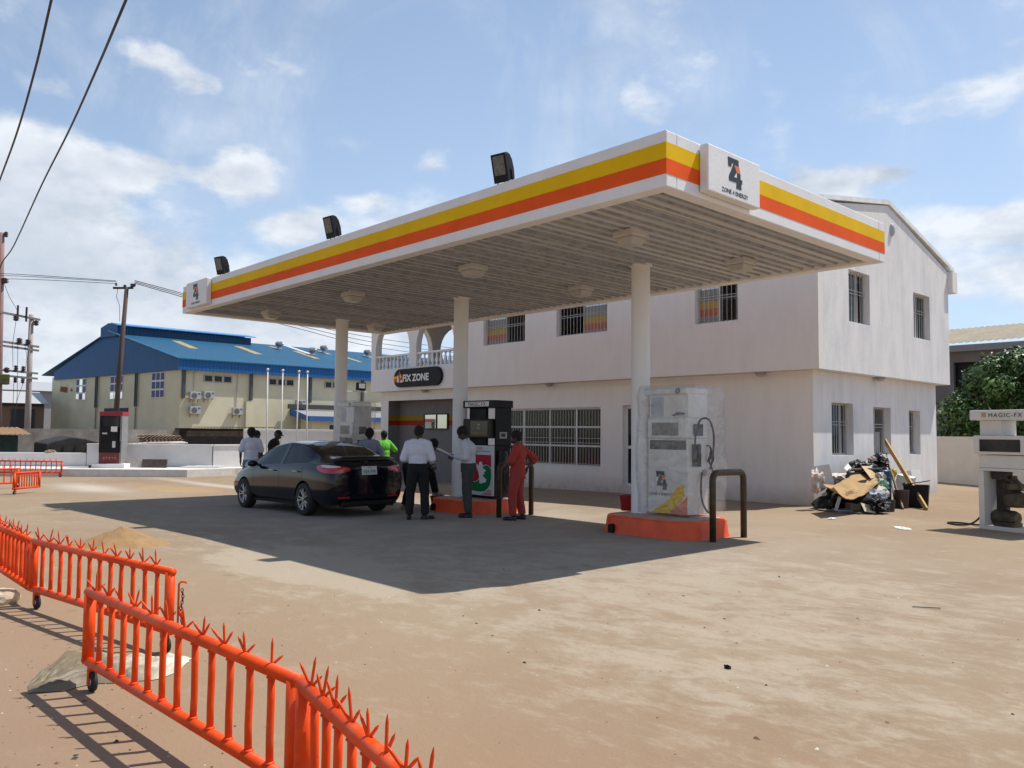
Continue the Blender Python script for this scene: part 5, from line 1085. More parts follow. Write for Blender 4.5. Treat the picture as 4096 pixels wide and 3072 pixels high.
# ------------------------------------------------------------ blue roofed warehouse
WC=Vector((-64.78,24.25,0)); WA=Vector((-.9925,-.122,0)); WB=Vector((0,1,0)); WN=Vector((.122,-.9925,0))   # WN: out of the gable wall
wt=thing('warehouse',(-76,32,-.2),'cream warehouse with a blue metal roof, raised ridge and blue gable cladding','warehouse'); W=dict(parent=wt,world=True)
cream=mat('cream_render',(.60,.565,.41),.85,var=.10,scale=.5,bump=.1,bscale=3)
def clad(nm,colr,axis_u):
    m=bpy.data.materials.new(nm); m.use_nodes=True; T=m.node_tree; N=T.nodes.new; L=T.links.new; b=T.nodes['Principled BSDF']; b.inputs['Roughness'].default_value=.5; b.inputs['Specular IOR Level'].default_value=.2
    tc=N('ShaderNodeTexCoord'); dp=N('ShaderNodeVectorMath'); dp.operation='DOT_PRODUCT'; L(tc.outputs['Object'],dp.inputs[0]); dp.inputs[1].default_value=axis_u
    mu=N('ShaderNodeMath'); mu.operation='MULTIPLY'; mu.inputs[1].default_value=3.3; L(dp.outputs['Value'],mu.inputs[0]); fr=N('ShaderNodeMath'); fr.operation='PINGPONG'; fr.inputs[1].default_value=.5; L(mu.outputs[0],fr.inputs[0])
    mr=N('ShaderNodeMapRange'); mr.inputs['From Min'].default_value=.12; mr.inputs['From Max'].default_value=.22; L(fr.outputs[0],mr.inputs[0])
    bp=N('ShaderNodeBump'); bp.inputs['Strength'].default_value=1; bp.inputs['Distance'].default_value=.06; L(mr.outputs[0],bp.inputs['Height']); L(bp.outputs[0],b.inputs['Normal'])
    n=N('ShaderNodeTexNoise'); n.inputs['Scale'].default_value=.5; n.inputs['Detail'].default_value=6; L(tc.outputs['Object'],n.inputs['Vector']); mx=N('ShaderNodeMix'); mx.data_type='RGBA'; L(n.outputs[0],mx.inputs[0]); mx.inputs[6].default_value=(*[c*.85 for c in colr],1); mx.inputs[7].default_value=(*[c*1.12 for c in colr],1); L(mx.outputs[2],b.inputs['Base Color'])
    return m
blue_g=clad('blue_cladding_gable',(.022,.105,.27),tuple(WA)); blue_s=clad('blue_cladding_side',(.02,.13,.37),(0,1,0)); blue_r=clad('blue_roof_sheet',(.022,.105,.20),(0,1,0))
def GP(s,z,out=0,y=0): return WC+WA*s+WN*out+WB*y+Vector((0,0,z))
def gprism(poly,o0,o1,m,nm,par=None,bev=0):
    b=MB(); A_=[GP(s,z,o0) for s,z in poly]; B_=[GP(s,z,o1) for s,z in poly]; k=len(poly)
    b.add(A_+B_,[tuple(range(k)),tuple(range(k,2*k))[::-1]]+[(i,(i+1)%k,(i+1)%k+k,i+k) for i in range(k)]); return ob(nm,b,m,par or wt,world=par is None,bev=bev)
LEN=62; 
b=MB(); V=[GP(.35,-.4,-.05),GP(26.0,-.4,-.05),GP(26.0,-.4,-LEN),GP(.35,-.4,-LEN)]
# main walls: long side runs along +Y from the corner
def block(pts,z0,z1,m,nm): b=MB(); k=len(pts); b.add([Vector((p[0],p[1],z0)) for p in pts]+[Vector((p[0],p[1],z1)) for p in pts],[tuple(range(k))[::-1],tuple(range(k,2*k))]+[(i,(i+1)%k,(i+1)%k+k,i+k) for i in range(k)]); return ob(nm,b,m,wt,world=True)
c0=GP(.25,0,-.05);c1_=GP(25.9,0,-.05); block([(c0.x,c0.y),(c0.x,c0.y+LEN),(c1_.x,c0.y+LEN),(c1_.x,c1_.y)],-.4,6.6,cream,'wall')
gprism([(0,6.3),(0,7.12),(12.6,10.22),(25.06,7.08),(24.92,6.3)],.0,.15,blue_g,'gable_cladding')
# roof planes
RZ0,RZ1=7.16,10.28
def roofp(s0,z0,s1,z1,nm,m=blue_r,y0=-.0,y1=LEN,th=.08,o=.35):
    b=MB(); a=GP(s0,z0,o);c=GP(s1,z1,o); P=[a,c,Vector((c.x,WC.y+y1,z1)),Vector((a.x,WC.y+y1,z0))]; b.add(P+[p-Vector((0,0,th)) for p in P],[(0,1,2,3),(7,6,5,4),(0,4,5,1),(1,5,6,2),(2,6,7,3),(3,7,4,0)]); return ob(nm,b,m,wt,world=True)
roofp(-.25,RZ0,12.6,RZ1,'roof'); roofp(27.6,6.9,12.6,RZ1+.003,'roof')
b=MB(); b.bx(-65.03+.32,-65.03+.42,WC.y-.32,WC.y+LEN,6.28,7.18); ob('side_cladding',b,blue_s,**W)
b=MB(); b.bx(-64.62,-64.52,WC.y-.35,WC.y+LEN,7.18,7.24); b.tube([GP(-.25,RZ0+.04,.4),GP(12.6,RZ1+.04,.4)],.05,6); ob('ridge_flashing',b,mat('bright_blue_trim',(.06,.26,.55),.35),**W)
# raised ridge vent
b=MB(); gprism([(10.9,9.75),(10.9,10.66),(12.6,10.98),(14.2,10.66),(14.2,9.75)],.30,.38,blue_g,'ridge_vent_front')
b=MB(); xa,xb=GP(10.9,0,0).x,GP(14.2,0,0).x; b.bx(xb+.15,xa-.15,GP(12.6,0,0).y-.2,35.0,9.7,10.6); ob('ridge_vent',b,clad('blue_cladding_vent',(.02,.075,.16),(0,1,0)),**W)
b=MB(); ym=22.55; P=[(xa+.25,ym,10.62),(GP(12.6,0,0).x,ym,10.98),(xb-.25,ym,10.62)]; Q=[(p[0],35.3,p[2]) for p in P]; b.add(P+Q+[(p[0],p[1],p[2]+.07) for p in P+Q],[(0,1,4,3),(1,2,5,4),(6,9,10,7),(7,10,11,8),(0,6,7,1),(1,7,8,2),(3,4,10,9),(4,5,11,10),(0,3,9,6),(2,8,11,5)]); ob('ridge_vent_roof',b,MT['bright_blue_trim'],**W)
# translucent roof sheets
sky_l=mat('yellowed_roof_sheet',(.36,.28,.12),.5,var=.2)
def rs(x0,x1,y0,y1,m=sky_l,nm='roof_light'):
    f=lambda x:RZ0+(RZ1-RZ0)*((-64.53-x)/12.85)+.02; sk=-.15
    b=MB(); V=[(x0,y0,f(x0)+.03),(x1,y0+sk,f(x1)+.03),(x1,y1+sk,f(x1)+.03),(x0,y1,f(x0)+.03)]; b.add(V+[(v[0],v[1],v[2]-.05) for v in V],[(0,1,2,3),(7,6,5,4),(0,4,5,1),(1,5,6,2),(2,6,7,3),(3,7,4,0)]); ob(nm,b,m,**W)
for y0,y1,x0,x1 in ((26.9,27.7,-70.3,-74.2),(32.6,33.4,-69.8,-74),(38.6,39.3,-69.8,-73.9),(43.5,44.1,-69.8,-72.4),(37.0,37.5,-74.9,-76),(42.2,42.8,-73.6,-75.5),(47.4,48.2,-73,-75)): rs(x0,x1,y0,y1)
rs(-72.7,-77.2,39.5,40.1,mat('white_roof_sheet',(.6,.6,.6),.4),'roof_light')
# turbine vents
def turbine(x,y,lab):
    z=RZ0+(RZ1-RZ0)*((-64.53-x)/12.85)+.02; t_=thing('roof_vent',(x,y,z),lab,'roof vent','round metal vents on the blue roof')
    b=MB(); b.lathe([(.30,-.15),(.24,.10),(.22,.32)],(0,0,0),18); ob('vent_neck',b,steel,t_,smooth=True)
    b=MB(); n=20; V=[];F=[]
    for i,(r,z_) in enumerate([(.22,.32),(.38,.42),(.43,.56),(.38,.70),(.20,.80),(.02,.83)]):
        for j in range(n*2): rr=r*(1 if j%2 else .90); a=2*math.pi*j/(2*n)+i*.12; V.append((rr*math.cos(a),rr*math.sin(a),z_))
    for i in range(5):
        for j in range(2*n): F.append((i*2*n+j,i*2*n+(j+1)%(2*n),(i+1)*2*n+(j+1)%(2*n),(i+1)*2*n+j))
    b.add(V,F); ob('vent_head',b,steel,t_)
turbine(-74.3,37.3,'round metal vent nearest the raised ridge on the blue roof'); turbine(-71.9,39.6,'round metal vent at the lower end of the white roof strip'); turbine(-74.4,42.3,'round metal vent just left of the leftmost canopy column'); turbine(-74.0,47.3,'round metal vent half hidden by the balcony corner')
# gable wall windows
winw=mat('white_window_bars',(.62,.63,.66),.5)
def gwin(s0,s1,z0,z1,nc,nr):
    f=gprism([(s0,z0),(s1,z0),(s1,z1),(s0,z1)],-.045,.0,winw,'window')
    pw=(s1-s0)/nc;ph=(z1-z0)/nr
    b=MB()
    for i in range(nc):
        for j in range(nr):
            a,c,d,e=s0+pw*i+.07,s0+pw*(i+1)-.07,z0+ph*j+.07,z0+ph*(j+1)-.07
            b.add([GP(a,d,.012),GP(c,d,.012),GP(c,e,.012),GP(a,e,.012)],[(0,1,2,3)])
    ob('pane',b,gl_blue,f)
gwin(17.8,20.0,4.2,6.25,3,3); gwin(10.2,12.7,4.15,6.25,3,3); gwin(2.74,4.95,4.12,6.25,3,3)
for s in (15.3,7.5):
    for k in (-.16,.16):
        b=MB(); b.tube([GP(s+k,3.45,.10),GP(s+k,6.3,.10)],.07,8); ob('downpipe',b,mat('dark_downpipe',(.06,.065,.075),.5),**W)
    b=MB(); b.tube([GP(s,-.3,.08),GP(s,3.4,.08)],.06,8); ob('conduit',b,mat('tan_pipe',(.26,.2,.14),.6),**W)
gprism([(9.08,0),(13.74,0),(13.74,3.38),(9.08,3.38)],-.04,.0,mat('dark_blue_door',(.012,.016,.03),.5),'door')
b=MB(); b.add([GP(22,5.0,.05),GP(22.5,5.1,.5),GP(22.3,5.6,.5),GP(21.9,5.5,.05)],[(0,1,2,3),(3,2,1,0)]); b.add([GP(20.9,5.1,.03),GP(21.2,5.1,.03),GP(21.2,5.35,.03),GP(20.9,5.35,.03)],[(0,1,2,3)]); ob('red_bracket',b,mat('faded_red_box',(.25,.08,.06),.7),**W)
# long side windows, pipes, pilasters
XW=-65.02
for y0,y1,n in ((26.1,28.5,3),(31.7,34.1,3),(37.1,39.4,3),(42.6,45,3)):
    b=MB(); b.bx(XW+.0,XW+.05,y0,y1,5.42,6.02); f=ob('window',b,mat('grey_window_surround',(.38,.36,.32),.7),**W)
    b=MB(); w=(y1-y0)/n
    for i in range(n): b.bx(XW+.051,XW+.056,y0+w*i+.10,y0+w*(i+1)-.10,5.5,5.94)
    ob('pane',b,gl_dark,f)
for y,z0 in ((24.5,4.05),(30.13,4.05),(35.65,4.05),(41.04,4.3),(46.6,4.3)):
    b=MB(); b.bx(XW+.0,XW+.18,y-.12,y+.12,z0,6.3); ob('downpipe',b,MT['dark_downpipe'],**W)
for y in (29.86,35.2): b=MB(); b.bx(XW,XW+.25,y-.18,y+.18,-.3,3.95); ob('pilaster',b,cream,**W)
for y,z0 in ((25.35,3.4),(28.95,3.4)): b=MB(); b.tube([(XW+.05,y,z0),(XW+.05,y,6.3)],.035,6); ob('conduit',b,mat('pale_conduit',(.45,.45,.45),.6),**W)
def ac(y,z,lab):
    t_=thing('air_conditioner',(XW+.25,y,z-.3),lab,'air conditioner','air conditioner units on the warehouse wall')
    b=MB(); b.bx(-.17,.17,-.42,.42,0,.60); ob('casing',b,mat('ac_casing',(.42,.42,.40),.5,var=.06),t_,bev=.02)
    b=MB(); b.lathe([(.22,.171),(.23,.18),(.20,.185),(.02,.185)],(0,0,0),24,ax='x'); b.v=[(v[0],v[1]-.10,v[2]+.3) for v in b.v]; ob('fan_grille',b,mat('ac_grille',(.12,.12,.12),.6),t_)
    b=MB(); b.bx(.171,.174,.18,.38,.38,.52); ob('blue_sticker',b,mat('blue_sticker',(.06,.14,.35),.5),t_)
    for s in (-.3,.3): b=MB(); b.tube([(-.24,s,-.25),(-.2,s,-.02),(.17,s,-.02)],.018,6); ob('bracket',b,darkm,t_)
ac(25.35,4.27,'air conditioner at the upper left of the warehouse wall, near the corner downpipe'); ac(26.47,4.35,'air conditioner right beside the upper left one on the warehouse wall'); ac(25.39,3.11,'air conditioner on the warehouse wall directly below the upper left one'); ac(28.9,3.11,'lone air conditioner on the warehouse wall left of the first white pole'); ac(34.6,3.94,'air conditioner behind the third white pole above the small blue porch roof')
# lean-to porch
pt=thing('porch',(-63.5,38,0),'small blue edged lean-to porch on the warehouse side','porch'); b=MB()
b.add([(-65,33.8,3.42),(-61.9,33.9,2.74),(-61.9,43,2.74),(-65,43,3.42)],[(0,1,2,3)]); b.add([(-65,33.8,3.36),(-61.9,33.9,2.68),(-61.9,43,2.68),(-65,43,3.36)],[(3,2,1,0)]); ob('porch_roof',b,clad('grey_porch_sheet',(.33,.33,.34),(0,1,0)),pt,world=True)
b=MB(); b.bx(-61.9,-61.8,33.85,43,2.38,2.80); b.prism([(0,2.80),(0,2.38),(-3.1,2.9),(-3.1,3.5)],(-61.9,33.85,0),(1,0,0),(0,0,1),.08); ob('porch_fascia',b,mat('porch_blue',(.02,.10,.30),.5),pt,world=True)
b=MB(); b.bx(XW+.3,XW+.45,33.4,43,3.45,3.85); ob('dark_flashing',b,mat('dark_flashing',(.05,.05,.05),.7),pt,world=True)
b=MB(); b.bx(-64.6,-62.6,34.6,43,-.2,2.7); ob('porch_wall',b,cream,pt,world=True)
b=MB(); b.bx(-62.599,-62.56,36.2,39.4,1.55,2.15); f=ob('window',b,winw,pt,world=True); b=MB()
for i in range(3): b.bx(-62.559,-62.55,36.27+i*1.07,37.2+i*1.07,1.62,2.08)
ob('pane',b,gl_dark,f)
# ------------------------------------------------------------ sheds and shacks between the walls
rust=mat('rusty_sheet',(.16,.085,.05),.8,var=.5,scale=4,col2=(.30,.22,.16)); tarp=mat('black_tarp',(.018,.017,.016),.75,var=.5,scale=3,bump=.5,bscale=5)
def corr(b,P0,U,Vv,nu,amp,pitch=.18):
    U=Vector(U);Vv=Vector(Vv);N_=U.cross(Vv).normalized(); L_=U.length; k=int(L_/pitch)*2; o=len(b.v); V=[];F=[]
    for i in range(k+1):
        for j in (0,1): V.append(Vector(P0)+U*(i/k)+Vv*j+N_*(amp if i%2 else -amp))
    F=[(2*i,2*i+2,2*i+3,2*i+1) for i in range(k)]; b.add(V,F)
t_=thing('shed',(-46,18.8,-.2),'low dark shed with a rusty corrugated roof above the long white wall','shed')
b=MB(); corr(b,(-44.6,16.5,1.70),(0,6.0,.04),(-4,1.5,.02),20,.03); ob('corrugated_roof',b,rust,t_,world=True); b=MB(); b.bx(-46.4,-45.0,17.1,22.2,-.3,1.65); ob('shed_wall',b,mat('dark_boards',(.035,.028,.024),.85,var=.5,scale=3),t_,world=True)
b=MB(); b.bx(-44.99,-44.95,17.2,21.9,1.2,1.52); ob('rust_panel',b,mat('dull_rust_panel',(.10,.075,.055),.8,var=.4),t_,world=True)
t_=thing('sheet_stack',(-42,14.9,.5),'stack of rusty orange corrugated sheets behind the white wall','stack'); rn=random.Random(5)
for i in range(6):
    b=MB(); corr(b,(-41.6-.15*i,13.9+rn.uniform(-.15,.2),.95+.065*i),(0,1.9,rn.uniform(-.05,.05)),(-1.2,0,.02),10,.02); ob('corrugated_sheet',b,mat('orange_rust',(.24,.105,.045),.8,var=.5,scale=3,col2=(.33,.24,.16)),t_,world=True)
t_=thing('pipe_bundle',(-41,14.5,.85),'bundle of pale pipes lying on top of the white wall side','pipes')
for i in range(5): b=MB(); b.tube([(-41+.1*i,12.9+.2*i,.84+.02*i),(-41.1-.05*i,15.8-.1*i,.90+.03*(i%3))],.035,7); ob('pipe',b,mat('pale_pipe',(.5,.48,.45),.6),t_,world=True)
t_=thing('tarpaulin_hut',(-41,10.2,0),'low black tarpaulin covered hut behind the lower white wall','hut')
b=MB(); P=[(9.2,.0),(9.2,.9),(9.6,1.03),(10.25,1.2),(10.8,1.12),(11.35,.95),(11.25,0)]; V=[Vector((-40,y,z)) for y,z in P]+[Vector((-42.6,y+.1,z*1.02)) for y,z in P]; k=len(P); b.add(V,[tuple(range(k)),tuple(range(k,2*k))[::-1]]+[(i,(i+1)%k,(i+1)%k+k,i+k) for i in range(k)]); ob('tarpaulin',b,tarp,t_,world=True,bev=.05)
for y in (9.4,9.9,10.4,10.9): b=MB(); b.tube([(-39.95,y,0),(-39.95,y+.02,.85)],.03,6); ob('hut_post',b,darkm,t_,world=True)
t_=thing('kiosk',(-41.5,7.6,0),'dark green kiosk with a rusty tilted roof at the far left edge','kiosk')
b=MB(); b.bx(-43,-41.1,5.5,8.35,-.3,1.25); ob('kiosk_wall',b,mat('dark_green_board',(.012,.035,.032),.7,var=.3),t_,world=True); b=MB(); corr(b,(-40.6,5.2,1.30),(0,3.6,.0),(-2.6,0,.30),12,.02); ob('kiosk_roof',b,mat('orange_tan_roof',(.30,.17,.08),.8,var=.3),t_,world=True)
t_=thing('distant_building',(-86,14,0),'distant brown row of rooms under a pale metal roof behind the twin utility poles','building')
b=MB(); b.bx(-88,-85.5,-4,19.4,-.3,3.7); ob('wall',b,mat('brown_wall',(.20,.13,.09),.85,var=.2),t_,world=True); b=MB(); b.bx(-85.49,-85.3,-4,19.3,3.55,3.8); ob('fascia_board',b,mat('dark_brown_board',(.05,.035,.03),.8),t_,world=True)
b=MB(); b.add([(-84.9,-4,3.82),(-84.9,19.6,3.82),(-93,20.6,5.2),(-93,-4,5.2)],[(0,1,2,3)]); b.add([(-84.9,-4,3.78),(-84.9,19.6,3.78),(-93,20.6,5.16),(-93,-4,5.16)],[(3,2,1,0)]); ob('roof',b,mat('pale_zinc',(.50,.50,.49),.5,metal=.2,var=.15),t_,world=True)
for y0,y1,z1,c in ((16.7,18.6,3.3,'grey'),(12.8,13.6,2.5,'g'),(10.2,11.2,2.3,'g'),(14.4,14.9,2.2,'b')): b=MB(); b.bx(-85.49,-85.40,y0,y1,-.2,z1); ob('door',b,mat('dark_opening',(.03,.035,.045),.7),t_,world=True)
t_=thing('distant_shed',(-105,24,0),'distant pale grey shed roof left of the warehouse','building'); b=MB(); b.bx(-112,-100,14,26,-.3,5.6); ob('wall',b,mat('pale_grey_wall',(.36,.36,.38),.8,var=.1),t_,world=True); b=MB(); b.prism([(-113,5.6),(-99.6,5.6),(-106,6.9)],(0,26.2,0),(1,0,0),(0,0,1),12.4); ob('roof',b,mat('pale_grey_roof',(.38,.38,.40),.6),t_,world=True)
# ------------------------------------------------------------ white poles, small floodlight post
poles=[((-.9649,.4372),(1071,1499),'first'),((0,0),(0,0),'')]
def flagpole(xb,yb,xt,yt,lab,grp='white flag poles'):
    t_=thing('flag_pole',(xb,yb,-.0),lab,'pole',grp); zt=3.88
    b=MB(); b.tube([(0,0,-.25),(fz(0,xt-xb,.45),fz(0,yt-yb,.45),zt*.45),(xt-xb,yt-yb,zt)],[.032,.028,.022],12); ob('shaft',b,mat('pole_white_paint',(.70,.69,.68),.5,var=.08),t_,smooth=True)
    b=MB(); b.ell((xt-xb,yt-yb,zt+.05),(.055,.055,.055)); ob('ball_finial',b,MT['pole_white_paint'],t_,smooth=True)
def rp(d,t): return (d[0]*t,d[1]*t)
flagpole(-29.4,14.34,-29.4,14.30,'leftmost of the four slim white poles, left of the capped person'); flagpole(-29.4,14.92,-29.4,14.93,'second slim white pole from the left, just behind the capped person'); flagpole(-29.4,15.56,-29.4,15.63,'third slim white pole from the left'); flagpole(-29.4,16.05,-29.4,16.0,'fourth slim white pole, closest to the leftmost canopy column')
t_=thing('floodlight_post',(-30,18.7,-.2),'small floodlight on a thin white post right of the leftmost column','floodlight')
b=MB(); b.tube([(0,0,0),(0,0,3.48)],.03,8); b.box((0,0,3.48),(.05,1.0,.05)); ob('post',b,frame_w,t_); b=MB(); b.box((.05,.15,3.70),(.16,.42,.34)); ob('lamp_housing',b,blackp,t_,bev=.02); b=MB(); b.box((.135,.15,3.72),(.01,.30,.20)); ob('lamp_glass',b,mat('pale_lamp_glass',(.5,.5,.5),.1),t_)
# ------------------------------------------------------------ electricity poles and cables
pole_w=mat('weathered_wood_pole',(.075,.052,.045),.85,var=.35,scale=5,stretch=(1,1,.15),bump=.3,bscale=25); pole_c=mat('pale_concrete_pole',(.36,.31,.29),.85,var=.2,scale=3,stretch=(1,1,.2)); ins=mat('brown_insulator',(.05,.012,.012),.25,var=.2); wire=mat('cable_black',(.02,.02,.022),.6)
t_=thing('utility_pole',(-38.9,11.6,-.2),'leaning brown wooden utility pole rising behind the black and red dispenser','utility pole')
b=MB(); b.tube([(0,0,-.3),(.25,.10,4.2),(.5,.2,8.15)],[.125,.108,.085],14); ob('pole_shaft',b,pole_w,t_,smooth=True)
b=MB(); b.box((.42,.14,8.18),(.10,.10,.16)); b.tube([(.18,-.28,8.1),(.45,.15,8.12),(.60,.45,8.14)],.05,8); b.box((.58,.42,8.26),(.12,.16,.14)); ob('cross_arm',b,darkm,t_)
for q in ((.26,-.18,8.28),(.62,.50,8.30)): b=MB(); b.lathe([(.03,-.08),(.055,-.05),(.035,-.02),(.055,.01),(.03,.05)],q,10); ob('insulator',b,ins,t_)
b=MB(); b.tube([(.32,-.12,8.1),(.30,-.16,7.7),(.34,-.02,7.3),(.30,.02,6.6)],.012,6); ob('drop_wire',b,wire,t_)
t_=thing('twin_pole_frame',(-47,9.2,-.2),'twin pole electricity frame with cross arms and brown insulators at the left edge','utility pole')
b=MB(); b.tube([(-47.9,10.15,-.3),(-47.62,10.02,7.45)],[.16,.11],12); ob('right_pole',b,pole_c,t_,world=True,smooth=True); b=MB(); b.tube([(-46.45,8.60,-.3),(-46.2,8.30,11.2)],[.16,.10],12); ob('left_pole',b,mat('pinkish_pole',(.26,.15,.14),.85,var=.3,scale=3,stretch=(1,1,.2)),t_,world=True,smooth=True)
d_=Vector((-47.62+46.3,10.02-8.4,0)).normalized()
def arm(z,e0,e1,r=.05): p=Vector((-47.62,10.02,z)); b=MB(); b.box(tuple(p+d_*(e1-e0)/2-d_*0+Vector((0.1,0.02,0))),(e0+e1,.09,.10),rot=Matrix.Rotation(math.atan2(d_.y,d_.x),3,'Z')); ob('cross_arm',b,mat('galvanised_arm',(.16,.15,.15),.6,metal=.3,var=.3),t_,world=True)
for z in (7.25,5.82,5.62,4.42,4.15): arm(z,2.6,.55)
def insu(p,s=1,up=1): b=MB(); b.lathe([(.02,-.02),(.10*s,.03),(.05*s,.07),(.11*s,.11),(.05*s,.16),(.10*s,.21),(.03,.27)],(0,0,0),12); b.v=[(p[0]+v[0],p[1]+v[1],p[2]+v[2]*up) for v in b.v]; ob('insulator',b,ins,t_,world=True,smooth=True)
def along(e,z): q=Vector((-47.4,10.04,z))-d_*e; return (q.x,q.y,q.z)
for e,z,s,u in ((1.15,7.2,1.5,-1),(.0-.25,7.15,1.5,-1),(.85,5.85,1.6,1),(.25,5.85,1.6,1),(1.0,4.45,1.1,1),(.5,4.45,1.1,1),(1.0,4.1,1.0,-1),(.5,4.1,1.0,-1),(2.0,8.7,1.8,1),(2.05,11.0,1.0,1),(1.6,4.3,1.4,1)): insu(along(e,z),s,u)
for e in (1.05,.45): b=MB(); p=along(e,7.0); b.tube([p,(p[0],p[1],7.75)],.05,8); ob('fuse_holder',b,mat('dark_red_fuse',(.05,.02,.02),.5),t_,world=True)
for i,(e0,z0,e1,z1) in enumerate(((.95,5.8,.95,0.5),(1.15,6.9,1.2,4.6),(.45,5.8,.35,4.5),(.35,4.1,1.0,2.0),(1.1,4.1,1.3,1.4),(2.05,8.7,1.0,7.4),(1.1,7.3,-.2,7.1))):
    a=Vector(along(e0,z0));c=Vector(along(e1,z1)); b=MB(); b.tube([a,a.lerp(c,.5)+d_*.12*(-1)**i,c],.012,5); ob('jumper_wire',b,wire,t_,world=True)
b=MB(); b.box(along(1.9,3.95),(.5,.6,.5)); ob('switch_box',b,mat('yellow_black_box',(.06,.055,.01),.6,var=.5),t_,world=True,bev=.03)
def cable(P,r,lab):
    Q=[];P=[Vector(p) for p in P]
    for i in range(len(P)-1):
        p0,p1,p2,p3=P[max(i-1,0)],P[i],P[i+1],P[min(i+2,len(P)-1)]
        for k in range(6): t=k/6; Q.append(.5*((2*p1)+(p2-p0)*t+(2*p0-5*p1+4*p2-p3)*t*t+(3*p1-p0-3*p2+p3)*t**3))
    Q.append(P[-1]); b=MB(); b.tube(Q,r,7); return top('overhead_cable',b,wire,lab,'cable',smooth=True)
cable([(-3,1.4,8.2),(-13.33,2.88,7.98),(-16.22,3.29,7.96),(-19.88,3.76,7.98),(-24.21,4.24,8.01),(-34,5.3,8.05),(-60,8.1,8.2)],.020,'thick dark overhead cable nearest the top left corner')
cable([(-2,2.3,8.2),(-12.99,3.82,8.2),(-16.49,4.42,8.58),(-21.85,5.24,8.95),(-27.96,6.0,9.07),(-36.05,6.88,8.66),(-39.34,7.04,8.25),(-46.2,8.2,7.6)],.022,'thick dark overhead cable running from the top edge down to the left edge')
cable([(-46.2,8.3,8.9),(-41.67,7.48,8.42),(-38.62,11.4,8.22)],.013,'upper thin wire from the left edge to the leaning brown pole'); cable([(-46.2,8.3,8.7),(-41.68,7.48,8.33),(-38.60,11.42,8.18)],.012,'middle thin wire from the left edge to the leaning brown pole'); cable([(-46.2,8.3,8.4),(-41.7,7.49,8.18),(-38.60,11.44,8.10)],.012,'lowest thin wire from the left edge to the leaning brown pole')
for i,(z,dz,l) in enumerate(((8.28,.0,'top'),(8.22,-.34,'middle'),(8.16,-.68,'bottom'))): cable([(-38.28,12.1,z),(-44.0,22.4,8.12+dz*.5),(-49.0,35.0,8.12+dz),(-61,66,9.6+dz)],.018,l+' one of the three wires passing under the canopy behind the balcony')
# ------------------------------------------------------------ right background: shed, tree
t_=thing('industrial_shed',(-13,50,0),'grey industrial shed with a tan corrugated roof behind the tree','building')
b=MB(); b.wall((0,48.5,0),(1,0,0),(0,0,1),(0,1,0),-24,-4,-.3,6.5,[(-16.3,-14.4,3.6,5.7)],.3); ob('wall',b,mat('shed_grey_wall',(.17,.155,.15),.85,var=.2,scale=1),t_,world=True)
b=MB(); b.bx(-16.4,-14.3,48.9,49,3.5,5.8); ob('dark_interior',b,blackp,t_,world=True)
b=MB(); corr(b,(-25,47.9,6.62),(22,0,.25),(0,9,1.9),30,.04,.35); ob('corrugated_roof',b,mat('tan_roof_sheet',(.20,.165,.11),.8,var=.22,scale=.8,col2=(.29,.25,.18)),t_,world=True); b=MB(); b.bx(-25,-3,47.85,47.95,6.25,6.60); ob('gutter_board',b,mat('grey_gutter',(.22,.22,.23),.7),t_,world=True)
b=MB(); b.bx(-12.6,-12.2,48.2,48.48,-.2,6.2); ob('downpipe',b,mat('green_pipe',(.08,.12,.11),.6),t_,world=True)
def tree(loc,R_,H0,H1,seed,lab,nleaf,shape=(1,1)):
    t_=thing('leafy_tree',loc,lab,'tree'); rn=random.Random(seed); V=[];F=[];MI=[]
    cl=[]
    for i in range(80):
        a=rn.uniform(0,6.283); r=R_*math.sqrt(rn.random())*.95; z=H0+(H1-H0)*rn.random()**.8
        k=1-((z-H0)/(H1-H0))**1.35; 
        if r>R_*math.sqrt(max(k,.04)): r=R_*math.sqrt(max(k,.04))*rn.uniform(.75,1)
        cl.append((r*math.cos(a)*shape[0],r*math.sin(a)*shape[1],z,rn.uniform(.35,.75)))
    for i in range(nleaf):
        c=rn.choice(cl); u=Vector((rn.gauss(0,1),rn.gauss(0,1),rn.gauss(0,.8))).normalized()*c[3]*rn.uniform(.55,1.05); p=Vector(c[:3])+u
        n_=(u.normalized()+Vector((rn.gauss(0,.5),rn.gauss(0,.5),rn.gauss(.4,.5)))).normalized(); a=n_.orthogonal().normalized(); a=Matrix.Rotation(rn.uniform(0,6.28),3,n_)@a; bq=n_.cross(a); L_=rn.uniform(.07,.13); w_=L_*.45
        o=len(V); V+=[p-a*L_,p-bq*w_*.9-a*.02,p+a*L_,p+bq*w_]; F.append((o,o+1,o+2,o+3)); MI.append(0 if rn.random()<.6 else (1 if rn.random()<.6 else 2))
    b=MB(); b.v=[tuple(v) for v in V]; b.f=F; b.m=MI
    ob('crown',b,[mat('leaf_mid',(.055,.12,.022),.5,var=.3,scale=2),mat('leaf_dark',(.022,.055,.012),.5,var=.3),mat('leaf_light',(.15,.24,.05),.5,var=.3)],t_)
    b=MB(); b.tube([(0,0,-.1),(.1,.0,H0*.9),(.05,.1,(H0+H1)*.55)],[.2,.15,.06],10)
    for i in range(7): a=rn.uniform(0,6.28); z=rn.uniform(H0*.7,(H0+H1)*.45); r=R_*rn.uniform(.5,.8); b.tube([(.08,0,z),(r*.5*math.cos(a),r*.5*math.sin(a),z+.5),(r*math.cos(a)*shape[0],r*math.sin(a)*shape[1],z+1.1)],[.08,.05,.02],7)
    ob('trunk',b,mat('bark',(.09,.065,.045),.9,var=.3,bump=.4,bscale=20),t_)
